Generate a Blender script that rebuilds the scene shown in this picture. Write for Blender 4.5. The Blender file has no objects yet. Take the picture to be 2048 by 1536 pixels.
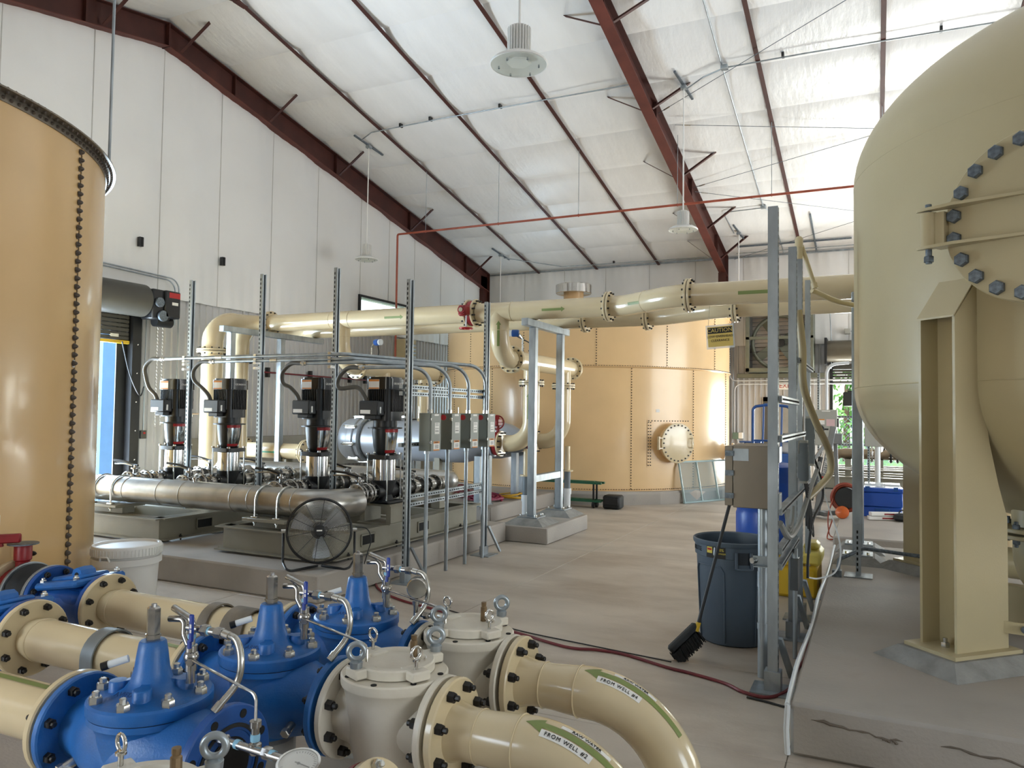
import bpy, bmesh, math, random
from mathutils import Vector, Matrix
random.seed(7)
R = math.radians
PI = math.pi
sc = bpy.context.scene
C = bpy.context.collection

# ------------------------------------------------------------------ camera
def cam_basis(yaw, pitch, roll):
    y, p, r = R(yaw), R(pitch), R(roll)
    fw = Vector((-math.sin(y) * math.cos(p), math.cos(y) * math.cos(p), math.sin(p)))
    rt = Vector((math.cos(y), math.sin(y), 0))
    up = rt.cross(fw)
    return math.cos(r) * rt + math.sin(r) * up, -math.sin(r) * rt + math.cos(r) * up, fw
cd = bpy.data.cameras.new('camera')
cd.sensor_width = 36.0
cd.lens = 1522.5 / 2048 * 36.0
cd.clip_start = 0.05
cam = bpy.data.objects.new('camera', cd)
C.objects.link(cam)
_r, _u, _f = cam_basis(25.47, 2.133, .766)
_m = Matrix((_r, _u, -_f)).transposed().to_4x4()
_m.translation = (0, 0, 1.75)
cam.matrix_world = _m
sc.camera = cam

# ------------------------------------------------------------------ world, light, exposure
sc.view_settings.view_transform = 'Standard'
sc.view_settings.look = 'None'
sc.view_settings.gamma = 1
sc.view_settings.use_curve_mapping = False
sc.view_settings.exposure = 0.2
sc.cycles.max_bounces = 5
sc.cycles.diffuse_bounces = 4
sc.cycles.transparent_max_bounces = 6
sc.cycles.caustics_reflective = False
sc.cycles.caustics_refractive = False
sc.cycles.glossy_bounces = 2
sc.cycles.use_adaptive_sampling = True
sc.cycles.adaptive_threshold = .1
sc.cycles.sample_clamp_indirect = 6
w = bpy.data.worlds.new('sky')
sc.world = w
w.use_nodes = True
nt = w.node_tree
bg = nt.nodes['Background']
sky = nt.nodes.new('ShaderNodeTexSky')
sky.sky_type = 'NISHITA'
sky.sun_elevation = R(52)
sky.sun_rotation = R(200)
sky.sun_disc = False
sky.air_density = 1.2
sky.dust_density = 2.0
nt.links.new(sky.outputs[0], bg.inputs[0])
bg.inputs[1].default_value = 1.0

def area(name, loc, direction, sx, sy, power, col):
    l = bpy.data.lights.new(name, 'AREA')
    l.shape = 'RECTANGLE'
    l.size, l.size_y = sx, sy
    l.energy = power
    l.color = col
    o = bpy.data.objects.new(name, l)
    C.objects.link(o)
    o.location = loc
    o.rotation_euler = Vector(direction).to_track_quat('-Z', 'Y').to_euler()
    return o
# daylight that enters through the building's open roll-up doors plus fill lamps added for ceiling and corner
area('daylight_right_door', (11.3, 14.2, 2.4), (-1, 0, -.08), 9.0, 4.6, 720, (.98, .99, 1.0))
area('bounce_fill_right_door', (11.2, 14.2, .6), (-1, -.1, .5), 9.0, 1.0, 130, (1.0, .99, .97))  # added up-facing fill in place of ground bounce, brightens the ceiling
area('daylight_right_near_door', (11.3, .2, 1.9), (-1, .1, 0), 4.8, 3.6, 240, (.98, .99, 1.0))
area('daylight_left_door', (-11.35, 6.8, 1.45), (1, 0, 0), 3.7, 2.7, 750, (.60, .80, 1.0))
area('bounce_fill_left_door', (-11.3, 6.8, .5), (1, .1, .9), 3.7, .9, 200, (.95, .98, 1.0))  # second up-facing fill, added to lift the ceiling on the left
area('daylight_near_door', (-6.0, -3.3, 1.7), (.1, 1, 0), 3.0, 3.2, 75, (.68, .85, 1.0))
area('daylight_far_door', (.85, 21.95, 1.35), (0, -1, 0), 3.6, 2.4, 420, (.97, 1.0, .95))
area('bounce_fill_far_door', (.85, 21.9, .5), (-.5, -1, .8), 3.6, .9, 420, (.97, 1.0, .95))  # up-facing fill added for the far part of the ceiling
area('corner_fill_far_left', (-9.9, 21.9, 1.5), (-.2, -1, 0), 1.4, 2.8, 90, (.55, .80, 1.0))  # unseen opening added behind the tank to light the left wall corner

# ------------------------------------------------------------------ materials
def lin(h):
    h = h.lstrip('#')
    c = [int(h[i:i + 2], 16) / 255 for i in (0, 2, 4)]
    return tuple(x / 12.92 if x <= .04045 else ((x + .055) / 1.055) ** 2.4 for x in c) + (1,)
MATS = {}
def mat(name, col, rough=.5, metal=0.0, var=.06, scale=4.0, bump=0.0, bscale=30.0, spec=.5, stretch=None, coat=0.0, dark=None, dirt=0.0, dscale=1.2):
    """principled material; colour mottled by noise, optional relief, optional large blotches of a second colour"""
    if name in MATS: return MATS[name]
    m = bpy.data.materials.new(name); m.use_nodes = True
    n = m.node_tree.nodes; L = m.node_tree.links; b = n['Principled BSDF']
    b.inputs['Roughness'].default_value = rough
    b.inputs['Metallic'].default_value = metal
    b.inputs['Specular IOR Level'].default_value = spec
    b.inputs['Coat Weight'].default_value = coat
    b.inputs['Coat Roughness'].default_value = .08
    tc = n.new('ShaderNodeTexCoord')
    mp = n.new('ShaderNodeMapping')
    L.new(tc.outputs['Object'], mp.inputs[0])
    if stretch: mp.inputs['Scale'].default_value = stretch
    base = lin(col)
    nz = n.new('ShaderNodeTexNoise'); nz.inputs['Scale'].default_value = scale; nz.inputs['Detail'].default_value = 5
    L.new(mp.outputs[0], nz.inputs[0])
    rp = n.new('ShaderNodeValToRGB')
    rp.color_ramp.elements[0].position = .3; rp.color_ramp.elements[1].position = .7
    rp.color_ramp.elements[0].color = tuple(max(0, x * (1 - var * 1.6)) for x in base[:3]) + (1,)
    rp.color_ramp.elements[1].color = tuple(min(1, x * (1 + var)) for x in base[:3]) + (1,)
    L.new(nz.outputs[0], rp.inputs[0])
    out = rp.outputs[0]
    if dirt > 0:
        n2 = n.new('ShaderNodeTexNoise'); n2.inputs['Scale'].default_value = dscale; n2.inputs['Detail'].default_value = 8; n2.inputs['Roughness'].default_value = .65
        L.new(mp.outputs[0], n2.inputs[0])
        r2 = n.new('ShaderNodeValToRGB'); r2.color_ramp.elements[0].position = .45; r2.color_ramp.elements[1].position = .75
        r2.color_ramp.elements[0].color = (0, 0, 0, 1); r2.color_ramp.elements[1].color = (dirt,) * 3 + (1,)
        L.new(n2.outputs[0], r2.inputs[0])
        mx = n.new('ShaderNodeMixRGB'); mx.inputs[2].default_value = lin(dark or '#5a4a3a')
        L.new(r2.outputs[0], mx.inputs[0]); L.new(out, mx.inputs[1]); out = mx.outputs[0]
    L.new(out, b.inputs['Base Color'])
    if bump > 0:
        nb = n.new('ShaderNodeTexNoise'); nb.inputs['Scale'].default_value = bscale; nb.inputs['Detail'].default_value = 4
        L.new(mp.outputs[0], nb.inputs[0])
        bp = n.new('ShaderNodeBump'); bp.inputs['Strength'].default_value = bump; bp.inputs['Distance'].default_value = .02
        L.new(nb.outputs[0], bp.inputs['Height']); L.new(bp.outputs[0], b.inputs['Normal'])
    MATS[name] = m
    return m

FLOOR = mat('floor_concrete', '#c3b9ac', .42, var=.12, scale=1.1, bump=.10, bscale=60, dirt=.85, dark='#8f7f6f', dscale=.8, stretch=(.7, 1.4, 1))
PADM = mat('pad_concrete', '#a8a198', .7, var=.10, scale=2.0, bump=.15, bscale=50, dirt=.35, dark='#86766a', dscale=1.0)
GROUT = mat('grout', '#8e8d89', .8, var=.15, scale=8, bump=.3, bscale=40)
INSUL = mat('vinyl_insulation', '#e6e6e5', .36, var=.03, scale=.8, bump=.5, bscale=3, spec=.5, stretch=(3.5, 1, 1))
INSW = mat('vinyl_wall_insulation', '#e2e2e0', .45, var=.03, scale=.7, bump=.25, bscale=4)
LINER = mat('liner_panel_white', '#bcbcbd', .42, var=.03, scale=2)
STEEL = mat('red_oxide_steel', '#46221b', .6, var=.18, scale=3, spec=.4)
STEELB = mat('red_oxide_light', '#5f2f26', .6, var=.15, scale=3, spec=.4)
CREAM = mat('cream_pipe_paint', '#d4c29e', .22, var=.03, scale=3, coat=.25)
CREAMD = mat('cream_vessel_paint', '#b9ab87', .36, var=.03, scale=2, bump=.04, bscale=90)
TAN = mat('tan_tank_paint', '#e2bf8e', .26, var=.04, scale=1.2, coat=.2)
TANN = mat('tan_tank_paint_near', '#e0bb85', .24, var=.04, scale=1.2, coat=.2)
WHITE = mat('white_valve_paint', '#dcd5c6', .35, var=.05, scale=6, dirt=.25, dark='#b7a88c', dscale=5)
BLUE = mat('blue_valve_epoxy', '#1f66b0', .4, var=.12, scale=7, bump=.08, bscale=120, dirt=.2, dark='#7f95a8', dscale=6)
BLUE2 = mat('deep_blue_paint', '#1b4f96', .35, var=.1, scale=7)
BLUEP = mat('blue_plastic', '#1f4fae', .35, var=.05, scale=3)
REDV = mat('red_valve_paint', '#8d1c22', .4, var=.15, scale=8)
REDO = mat('red_primer', '#7a2a25', .5, var=.1, scale=5)
REDP = mat('red_sprinkler_pipe', '#a4523c', .45, var=.1, scale=6)
BLACK = mat('black_paint', '#17181a', .38, var=.15, scale=6)
TANKB = mat('tank_bolt', '#5a5047', .5, var=.2, scale=30)
SEAM = mat('seam_tape', '#bdbbb6', .5, var=.05)
JOINT = mat('saw_joint', '#6b6156', .8, var=.1)
BLACKM = mat('black_bolt', '#1d1a18', .45, var=.4, scale=30)
RUBBER = mat('black_rubber', '#1b1c1d', .6, var=.1, scale=9)
DGREY = mat('dark_grey_door_steel', '#47453f', .4, var=.06, scale=3)
GALV = mat('galvanized_steel', '#a5adb2', .38, metal=.75, var=.16, scale=9, stretch=(1, 1, .35))
GALVD = mat('galvanized_bolt', '#6f7880', .45, metal=.6, var=.25, scale=40)
ZINC = mat('zinc_plated', '#c9c8c2', .25, metal=.9, var=.1, scale=25)
STAIN = mat('stainless_pipe', '#b9b6b0', .3, metal=.92, var=.14, scale=4, bump=.03, bscale=25, dirt=.3, dark='#7d7468', dscale=3)
POLISH = mat('polished_stainless', '#d3d1cc', .14, metal=1.0, var=.03, scale=10)
CHROME = mat('chrome_fitting', '#b4b2ae', .2, metal=.9, var=.15, scale=30)
BRASS = mat('brown_brass', '#8a7458', .35, metal=.7, var=.15, scale=30)
SKID = mat('grey_skid_paint', '#8b8676', .5, var=.05, scale=5, dirt=.12)
BOXG = mat('grey_enclosure_paint', '#7c8078', .45, var=.04, scale=5)
BOXL = mat('light_grey_enclosure', '#a5a59d', .45, var=.04, scale=5)
HOLE = mat('dark_recess', '#0c0b0a', .8, var=.1)  # near-black painted for the shade inside holes, slots and pockets
WHT = mat('white_plastic', '#e4e3df', .4, var=.02)
CARD = mat('label_white', '#e9e7e2', .5, var=.02)
INK = mat('print_black', '#181614', .6, var=.05)
ORG = mat('print_orange', '#d4822a', .5, var=.04)
GREEN = mat('arrow_olive', '#7c8a4c', .5, var=.05)
TEAL = mat('arrow_teal', '#2f9a7c', .5, var=.05)
YEL = mat('yellow_paint', '#d8b22a', .4, var=.05)
RED = mat('red_plastic', '#b01f22', .35, var=.05)
TEFLON = mat('teflon_tape', '#8fc3e0', .4, var=.05)
HANDLE = mat('blue_vinyl_handle', '#1c3a92', .35, var=.05)
LENS = None
FLEX = mat('grey_flex_conduit', '#55534d', .5, var=.08, scale=20)
TRASH = mat('grey_trash_plastic', '#4a5866', .45, var=.06, scale=4)
ORANGE = mat('orange_plastic', '#c8602a', .3, var=.04)
PVC = mat('white_pvc', '#d7dbdd', .35, var=.03)
PVCG = mat('grey_pvc', '#6c757b', .4, var=.04)
FENCE = mat('chain_link_wire', '#9aa6ad', .5, metal=.5, var=.1)
GRASS = mat('grass_outside', '#6c9440', .9, var=.3, scale=2)
LEAF = mat('tree_leaves', '#6f9a48', .8, var=.35, scale=3)
PAVE = mat('gravel_outside', '#c9c2b4', .9, var=.1, scale=3)
CORDR = mat('cord_red', '#6e2128', .5, var=.1)
CORDO = mat('cord_orange_brown', '#97442f', .5, var=.1)
CORDY = mat('cord_yellow', '#cfa128', .5, var=.1)
GRNP = mat('green_paint', '#1f6146', .4, var=.08)
HOSE = mat('tan_hose', '#cfc09a', .4, var=.04)
SOCKB = mat('column_blue_shade', '#6f9fd0', .5, var=.03)  # blue of sky-lit shade put into the column's colour

def glass_mat(name, col, rough=.05, alpha=.35):
    m = bpy.data.materials.new(name); m.use_nodes = True
    b = m.node_tree.nodes['Principled BSDF']
    b.inputs['Base Color'].default_value = lin(col); b.inputs['Roughness'].default_value = rough
    b.inputs['Alpha'].default_value = alpha
    return m
LENS = glass_mat('lamp_lens_polycarbonate', '#e9ece0', .12, .28)
GLASS = glass_mat('gauge_glass', '#f3f3ee', .05, .25)
MESH = glass_mat('insect_screen', '#8fa3a6', .5, .45)
CLEAR = glass_mat('clear_plastic', '#e8eef2', .12, .45)

# ------------------------------------------------------------------ mesh builder
def basis(axis):
    a = Vector(axis).normalized()
    t = Vector((0, 0, 1)) if abs(a.z) < .9 else Vector((1, 0, 0))
    u = t.cross(a).normalized(); v = a.cross(u)
    return u, v, a
def RZ(deg): return Matrix.Rotation(R(deg), 3, 'Z')
def RX(deg): return Matrix.Rotation(R(deg), 3, 'X')
def RY(deg): return Matrix.Rotation(R(deg), 3, 'Y')

class MB:
    def __init__(s): s.v = []; s.f = []
    def add(s, vs, fs):
        o = len(s.v); s.v += [tuple(x) for x in vs]; s.f += [tuple(i + o for i in f) for f in fs]; return s
    def box(s, c, d, rot=None, bev=0):
        c = Vector(c); h = [x / 2 for x in d]
        def P(x, y, z):
            p = Vector((x, y, z))
            return c + (rot @ p if rot is not None else p)
        if bev <= 0:
            vs = [P(sx * h[0], sy * h[1], sz * h[2]) for sx in (-1, 1) for sy in (-1, 1) for sz in (-1, 1)]
            return s.add(vs, [(0, 1, 3, 2), (4, 6, 7, 5), (0, 4, 5, 1), (2, 3, 7, 6), (0, 2, 6, 4), (1, 5, 7, 3)])
        b = min(bev, min(h) * .95); vs = []; idx = {}
        for sx in (-1, 1):
            for sy in (-1, 1):
                for sz in (-1, 1):
                    for ax in range(3):
                        q = [sx * (h[0] - b), sy * (h[1] - b), sz * (h[2] - b)]
                        q[ax] = (sx, sy, sz)[ax] * h[ax]
                        idx[(sx, sy, sz, ax)] = len(vs); vs.append(P(*q))
        fs = []
        for ax in range(3):
            o1, o2 = [(1, 2), (2, 0), (0, 1)][ax]
            for sg in (-1, 1):
                loop = []
                for a, bb in ((-1, -1), (1, -1), (1, 1), (-1, 1)):
                    k = [0, 0, 0]; k[ax] = sg; k[o1] = a; k[o2] = bb
                    loop.append(idx[(k[0], k[1], k[2], ax)])
                fs.append(tuple(loop if sg > 0 else loop[::-1]))
        for ax in range(3):
            o1, o2 = [(1, 2), (2, 0), (0, 1)][ax]
            for a in (-1, 1):
                for bb in (-1, 1):
                    k0 = [0, 0, 0]; k0[ax] = -1; k0[o1] = a; k0[o2] = bb
                    k1 = list(k0); k1[ax] = 1
                    q = (idx[(*k0, o1)], idx[(*k1, o1)], idx[(*k1, o2)], idx[(*k0, o2)])
                    fs.append(q if a * bb < 0 else q[::-1])
        for sx in (-1, 1):
            for sy in (-1, 1):
                for sz in (-1, 1):
                    q = tuple(idx[(sx, sy, sz, ax)] for ax in range(3))
                    fs.append(q if sx * sy * sz > 0 else q[::-1])
        return s.add(vs, fs)
    def bb(s, x0, x1, y0, y1, z0, z1, bev=0):
        return s.box(((x0 + x1) / 2, (y0 + y1) / 2, (z0 + z1) / 2), (abs(x1 - x0), abs(y1 - y0), abs(z1 - z0)), bev=bev)
    def bar(s, p0, p1, wd, ht, roll=0, bev=0):
        """rectangular bar from p0 to p1"""
        p0, p1 = Vector(p0), Vector(p1); u, v, a = basis(p1 - p0)
        if roll: q = Matrix.Rotation(R(roll), 3, a); u, v = q @ u, q @ v
        m = Matrix((u, v, a)).transposed()
        return s.box((p0 + p1) / 2, (wd, ht, (p1 - p0).length), m, bev)
    def lathe(s, prof, o=(0, 0, 0), axis=(0, 0, 1), seg=32, close=False, a0=0.0, a1=360.0):
        u, v, a = basis(axis); o = Vector(o); full = abs(a1 - a0) >= 359.9
        n = seg if full else seg + 1; vs = []
        for (r, h) in prof:
            for i in range(n):
                t = R(a0 + (a1 - a0) * i / seg)
                vs.append(o + a * h + (u * math.cos(t) + v * math.sin(t)) * r)
        fs = []; m = len(prof)
        for j in range(m - 1 + (1 if close else 0)):
            for i in range(seg):
                k = (i + 1) % n; j2 = (j + 1) % m
                fs.append((j * n + i, j * n + k, j2 * n + k, j2 * n + i))
        if not close and full:
            if prof[0][0] > 1e-6: fs.append(tuple(range(n))[::-1])
            if prof[-1][0] > 1e-6: fs.append(tuple((m - 1) * n + i for i in range(n)))
        return s.add(vs, fs)
    def cyl(s, p0, p1, r0, r1=None, seg=20):
        p0, p1 = Vector(p0), Vector(p1)
        return s.lathe([(r0, 0), (r0 if r1 is None else r1, (p1 - p0).length)], p0, p1 - p0, seg)
    def ring(s, c, axis, r0, r1, t, seg=32):
        """flat annulus of thickness t, centred on c"""
        return s.lathe([(r0, -t / 2), (r1, -t / 2), (r1, t / 2), (r0, t / 2)], c, axis, seg, close=True)
    def torus(s, c, axis, Rr, r, seg=24, n=8):
        return s.lathe([(Rr + r * math.cos(2 * PI * i / n), r * math.sin(2 * PI * i / n)) for i in range(n)], c, axis, seg, close=True)
    def sphere(s, c, r, seg=16, n=8, sz=1.0):
        return s.lathe([(max(1e-5, r * math.cos(-PI / 2 + PI * i / n)), sz * r * math.sin(-PI / 2 + PI * i / n)) for i in range(n + 1)], c, (0, 0, 1), seg)
    def tube(s, pts, r, seg=12, closed=False, caps=True):
        pts = [Vector(p) for p in pts]; n = len(pts)
        rs = r if isinstance(r, (list, tuple)) else [r] * n
        tg = []
        for i in range(n):
            if closed: d = pts[(i + 1) % n] - pts[i - 1]
            else: d = (pts[min(i + 1, n - 1)] - pts[max(i - 1, 0)])
            tg.append(d.normalized())
        u, v, a = basis(tg[0]); vs = []
        for i in range(n):
            if i:
                q = tg[i - 1].rotation_difference(tg[i]); u = q @ u
            u = (u - tg[i] * u.dot(tg[i])).normalized(); v = tg[i].cross(u)
            for k in range(seg):
                t = 2 * PI * k / seg
                vs.append(pts[i] + (u * math.cos(t) + v * math.sin(t)) * rs[i])
        fs = []
        for i in range(n if closed else n - 1):
            j = (i + 1) % n
            for k in range(seg):
                l = (k + 1) % seg
                fs.append((i * seg + k, i * seg + l, j * seg + l, j * seg + k))
        if not closed and caps:
            fs.append(tuple(range(seg))[::-1]); fs.append(tuple((n - 1) * seg + k for k in range(seg)))
        return s.add(vs, fs)
    def prism(s, poly, o, u, v, depth):
        """polygon in the u,v plane at o, extruded by depth along u x v"""
        o, u, v = Vector(o), Vector(u), Vector(v); w_ = u.cross(v).normalized(); n = len(poly)
        a = [o + u * x + v * y for x, y in poly]; b = [p + w_ * depth for p in a]
        return s.add(a + b, [tuple(range(n))[::-1], tuple(range(n, 2 * n))] + [(i, (i + 1) % n, n + (i + 1) % n, n + i) for i in range(n)])
    def hexa(s, c, axis, r, h):
        return s.lathe([(r, 0), (r, h * .85), (r * .86, h)], c, axis, 6)
    def grid(s, fn, nu, nv):
        vs = [fn(i / nu, j / nv) for j in range(nv + 1) for i in range(nu + 1)]
        n = nu + 1
        return s.add(vs, [(j * n + i, j * n + i + 1, (j + 1) * n + i + 1, (j + 1) * n + i) for j in range(nv) for i in range(nu)])
    def mesh(s, name, m, smooth=38):
        me = bpy.data.meshes.new(name)
        me.from_pydata(s.v, [], s.f); me.update()
        if smooth:
            me.shade_smooth(); me.set_sharp_from_angle(angle=R(smooth))
        if m: me.materials.append(m)
        return me
    def build(s, name, m, parent=None, smooth=38, kind=None, label=None):
        return obj(name, s.mesh(name, m, smooth), parent, kind, label)

def obj(name, me, parent=None, kind=None, label=None, loc=None, rot=None):
    o = bpy.data.objects.new(name, me); C.objects.link(o)
    if loc is not None: o.location = loc
    if rot is not None: o.rotation_euler = rot
    if parent is not None: hang(o, parent)
    if kind: o['kind'] = kind
    if label: o['label'] = label
    return o
LOC = {}
def worldloc(o): return LOC.get(o.name, Vector((0, 0, 0)))
def hang(o, parent):
    """parent without moving: every parent here is an unrotated object"""
    o.parent = parent
    o.matrix_parent_inverse = Matrix.Translation(-worldloc(parent))
def thing(name, label, cat, loc=(0, 0, 0), group=None):
    o = bpy.data.objects.new(name, None); C.objects.link(o)
    o.empty_display_size = .1; o.location = loc; LOC[o.name] = Vector(loc)
    return tag(o, label, cat, group)
def tag(o, label, cat, group=None):
    o['label'] = label; o['category'] = cat
    if group: o['group'] = group
    return o
def struct(name, mb, m, smooth=38, parent=None):
    o = mb.build(name, m, parent, smooth)
    o['kind'] = 'structure'
    return o
def copy_tree(o, parent=None, loc=None):
    c = o.copy(); C.objects.link(c)
    if parent is not None: c.parent = parent
    if loc is not None: c.location = loc; LOC[c.name] = Vector(loc)
    for ch in list(o.children): copy_tree(ch, c)
    return c
def arc(c, u, v, r, a0, a1, n=10):
    c, u, v = Vector(c), Vector(u), Vector(v)
    return [c + (u * math.cos(R(a0 + (a1 - a0) * i / n)) + v * math.sin(R(a0 + (a1 - a0) * i / n))) * r for i in range(n + 1)]
def fillet(pts, rad, n=8):
    """polyline with its corners rounded"""
    pts = [Vector(p) for p in pts]; out = [pts[0]]
    for i in range(1, len(pts) - 1):
        r = rad[i - 1] if isinstance(rad, (list, tuple)) else rad
        a, b, c = pts[i - 1], pts[i], pts[i + 1]
        d1, d2 = (a - b).normalized(), (c - b).normalized(); ang = d1.angle(d2)
        if r <= 0 or ang > 3.1: out.append(b); continue
        t = min(r / math.tan(ang / 2), (a - b).length * .98, (c - b).length * .98); r2 = t * math.tan(ang / 2)
        cen = b + (d1 + d2).normalized() * (r2 / math.sin(ang / 2))
        s0, s1 = b + d1 * t - cen, b + d2 * t - cen; tot = s0.angle(s1); axis = s0.cross(s1).normalized()
        for k in range(n + 1):
            out.append(cen + Matrix.Rotation(tot * k / n, 3, axis) @ s0)
    out.append(pts[-1])
    return out
def spline(pts, n=8):
    """Catmull-Rom through pts"""
    P = [Vector(p) for p in pts]; P = [P[0] * 2 - P[1]] + P + [P[-1] * 2 - P[-2]]; out = []
    for i in range(1, len(P) - 2):
        for k in range(n):
            t = k / n; a, b, c, d = P[i - 1:i + 3]
            out.append(.5 * ((2 * b) + (c - a) * t + (2 * a - 5 * b + 4 * c - d) * t * t + (3 * b - a - 3 * c + d) * t ** 3))
    out.append(P[-2])
    return out
def text_mesh(txt, size, m, fn=None, align='CENTER', ext=.0008, spacing=1.0):
    """lettering as a thin mesh; fn maps (x, y, z) of the flat text to the surface"""
    cu = bpy.data.curves.new('lettering', 'FONT')
    cu.body = txt; cu.size = size; cu.align_x = align; cu.align_y = 'CENTER'; cu.extrude = ext; cu.resolution_u = 3; cu.space_character = spacing
    o = bpy.data.objects.new('lettering', cu)
    me = bpy.data.meshes.new_from_object(o)
    bpy.data.objects.remove(o); bpy.data.curves.remove(cu)
    me.materials.clear(); me.materials.append(m)
    if fn:
        for vv in me.vertices: vv.co = fn(*vv.co)
    return me
def plane_fn(o, u, v):
    o, u, v = Vector(o), Vector(u).normalized(), Vector(v).normalized(); w_ = u.cross(v)
    return lambda x, y, z: o + u * x + v * y + w_ * z

def flange(parent, c, axis, r, t=.035, nb=12, rb=None, br=.012, m=None, one=True, bm=None, both=True, name='flange', bh=.02, hole=0.0, side=1):
    """a flange disc under `parent` with its bolts as sub-parts (one=True joins them: too small to pick apart)"""
    m = m or CREAM; c = Vector(c); u, v, a = basis(axis)
    mb = MB()
    ch = min(.006, t * .2)
    mb.lathe([(hole if hole else 0.0001, -t / 2), (r - ch, -t / 2), (r, -t / 2 + ch), (r, t / 2 - ch), (r - ch, t / 2), (hole if hole else 0.0001, t / 2)], c, axis, 40)
    f = mb.build(name, m, parent)
    LOC[f.name] = worldloc(parent)
    rb = rb or r * .86; bm = bm or BLACKM
    if one:
        b = MB()
        for i in range(nb):
            t_ = 2 * PI * (i + .5) / nb; d = (u * math.cos(t_) + v * math.sin(t_)) * rb
            for sg in ((1, -1) if both else (side,)):
                b.lathe([(br, 0), (br * .9, bh)], c + d + a * sg * t / 2, a * sg, 6)
        o = b.build('bolts', bm, None, 30, kind='stuff'); child(o, f, parent)
    else:
        me = BOLT(br, bh, bm)
        for i in range(nb):
            t_ = 2 * PI * (i + .5) / nb; d = (u * math.cos(t_) + v * math.sin(t_)) * rb
            for sg in ((1, -1) if both else (side,)):
                o = obj('bolt', me, None, loc=c + d + a * sg * t / 2)
                o.rotation_euler = (a * sg).to_track_quat('Z', 'Y').to_euler(); child(o, f, parent)
    return f
def child(o, f, root):
    """sub-part o of part f; f is an unrotated mesh whose vertices are in world space under root"""
    o.parent = f
    o.matrix_parent_inverse = Matrix.Identity(4)
_bolts = {}
def BOLT(r, h, m):
    k = (round(r, 4), round(h, 4), m.name)
    if k not in _bolts:
        mb = MB(); mb.lathe([(r * 1.0, 0), (r, h * .8), (r * .85, h)], (0, 0, 0), (0, 0, 1), 6)
        mb.lathe([(r * .55, h), (r * .55, h * 1.55), (r * .4, h * 1.65)], (0, 0, 0), (0, 0, 1), 8)
        _bolts[k] = mb.mesh('bolt', m, 30)
    return _bolts[k]
# ================================================================== THE BUILDING
XW, XE, YN, YF, YR = -11.3, 11.45, -3.4, 21.8, 9.2
LZ = 3.68                                        # top of the metal liner
def zc(y): return 8.57 - .188 * abs(y - YR)      # underside of the roof insulation
def rects(a0, a1, b0, b1, holes):
    """cells of the rectangle that lie outside the holes"""
    As = sorted({a0, a1, *[h[i] for h in holes for i in (0, 1) if a0 < h[i] < a1]})
    out = []
    for i in range(len(As) - 1):
        m_ = (As[i] + As[i + 1]) / 2
        hs = sorted((h[2], h[3]) for h in holes if h[0] < m_ < h[1]); z = b0
        for z0, z1 in hs:
            if z0 > z: out.append((As[i], As[i + 1], z, z0))
            z = max(z, z1)
        if z < b1: out.append((As[i], As[i + 1], z, b1))
    return out

# floor: slabs cut by saw joints, each slab its own piece
fl = MB(); fl.bb(-40, 40, -30, 60, -.4, -.03)
ground = fl.build('ground', PAVE); ground['kind'] = 'structure'
fb = MB(); fb.bb(XW - .25, XE + .25, YN - .25, YF + .25, -.03, -.004)
floor = struct('floor', fb, JOINT)
xs = [XW - .2, -8.1, -5.44, -3.25, -.41, 1.6, 4.0, 7.0, XE + .2]
ys = [YN - .2, -.6, 1.9, 4.15, 5.46, 9.2, 11.9, 14.0, 16.6, 19.2, YF + .2]
for i in range(len(xs) - 1):
    for j in range(len(ys) - 1):
        g = .002
        MB().bb(xs[i] + g, xs[i + 1] - g, ys[j] + g, ys[j + 1] - g, -.02, 0, bev=.004).build('floor_slab', FLOOR, floor)

# walls: backing, ribbed liner panels, vinyl-faced insulation above
D1 = (4.9, 8.75, 0, 3.0); S1 = (15.0, 17.4, 4.1, 4.5)
D2 = (-1.02, 2.7, 0, 3.0); D7 = (-10.6, -9.2, 0, 3.0)  # D7: unseen opening added behind the far tank for its light
D3 = (9.6, 18.8, 0, 5.0); D5 = (-2.3, 2.7, 0, 3.8)
D4 = (-7.6, -4.4, 0, 3.4)
def backing(name, axis, pos, t, a0, a1, holes, peak):
    mb = MB()
    for (p, q, z0, z1) in rects(a0, a1, 0, 6.0, holes):
        if axis == 'X': mb.bb(pos, pos + t, p, q, z0, z1)
        else: mb.bb(p, q, pos, pos + t, z0, z1)
    if peak:
        mb.prism([(YN, 5.99), (YF, 5.99), (YF, zc(YF) + .3), (YR, zc(YR) + .3), (YN, zc(YN) + .3)], (pos, 0, 0), (0, 1, 0), (0, 0, 1), t)
    else:
        if axis == 'Y': mb.bb(a0, a1, pos, pos + t, 5.99, zc(pos) + .25)
    return struct(name, mb, LINER)
wl = backing('wall_left', 'X', XW - .02, -.22, YN, YF, [D1, S1], True)
wr = backing('wall_right', 'X', XE + .02, .22, YN, YF, [D3, D5], True)
wf = backing('wall_far', 'Y', YF + .02, .22, XW - .22, XE + .22, [D2, D7], False)
wn = backing('wall_near', 'Y', YN - .02, -.22, XW - .22, XE + .22, [D4], False)

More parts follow.
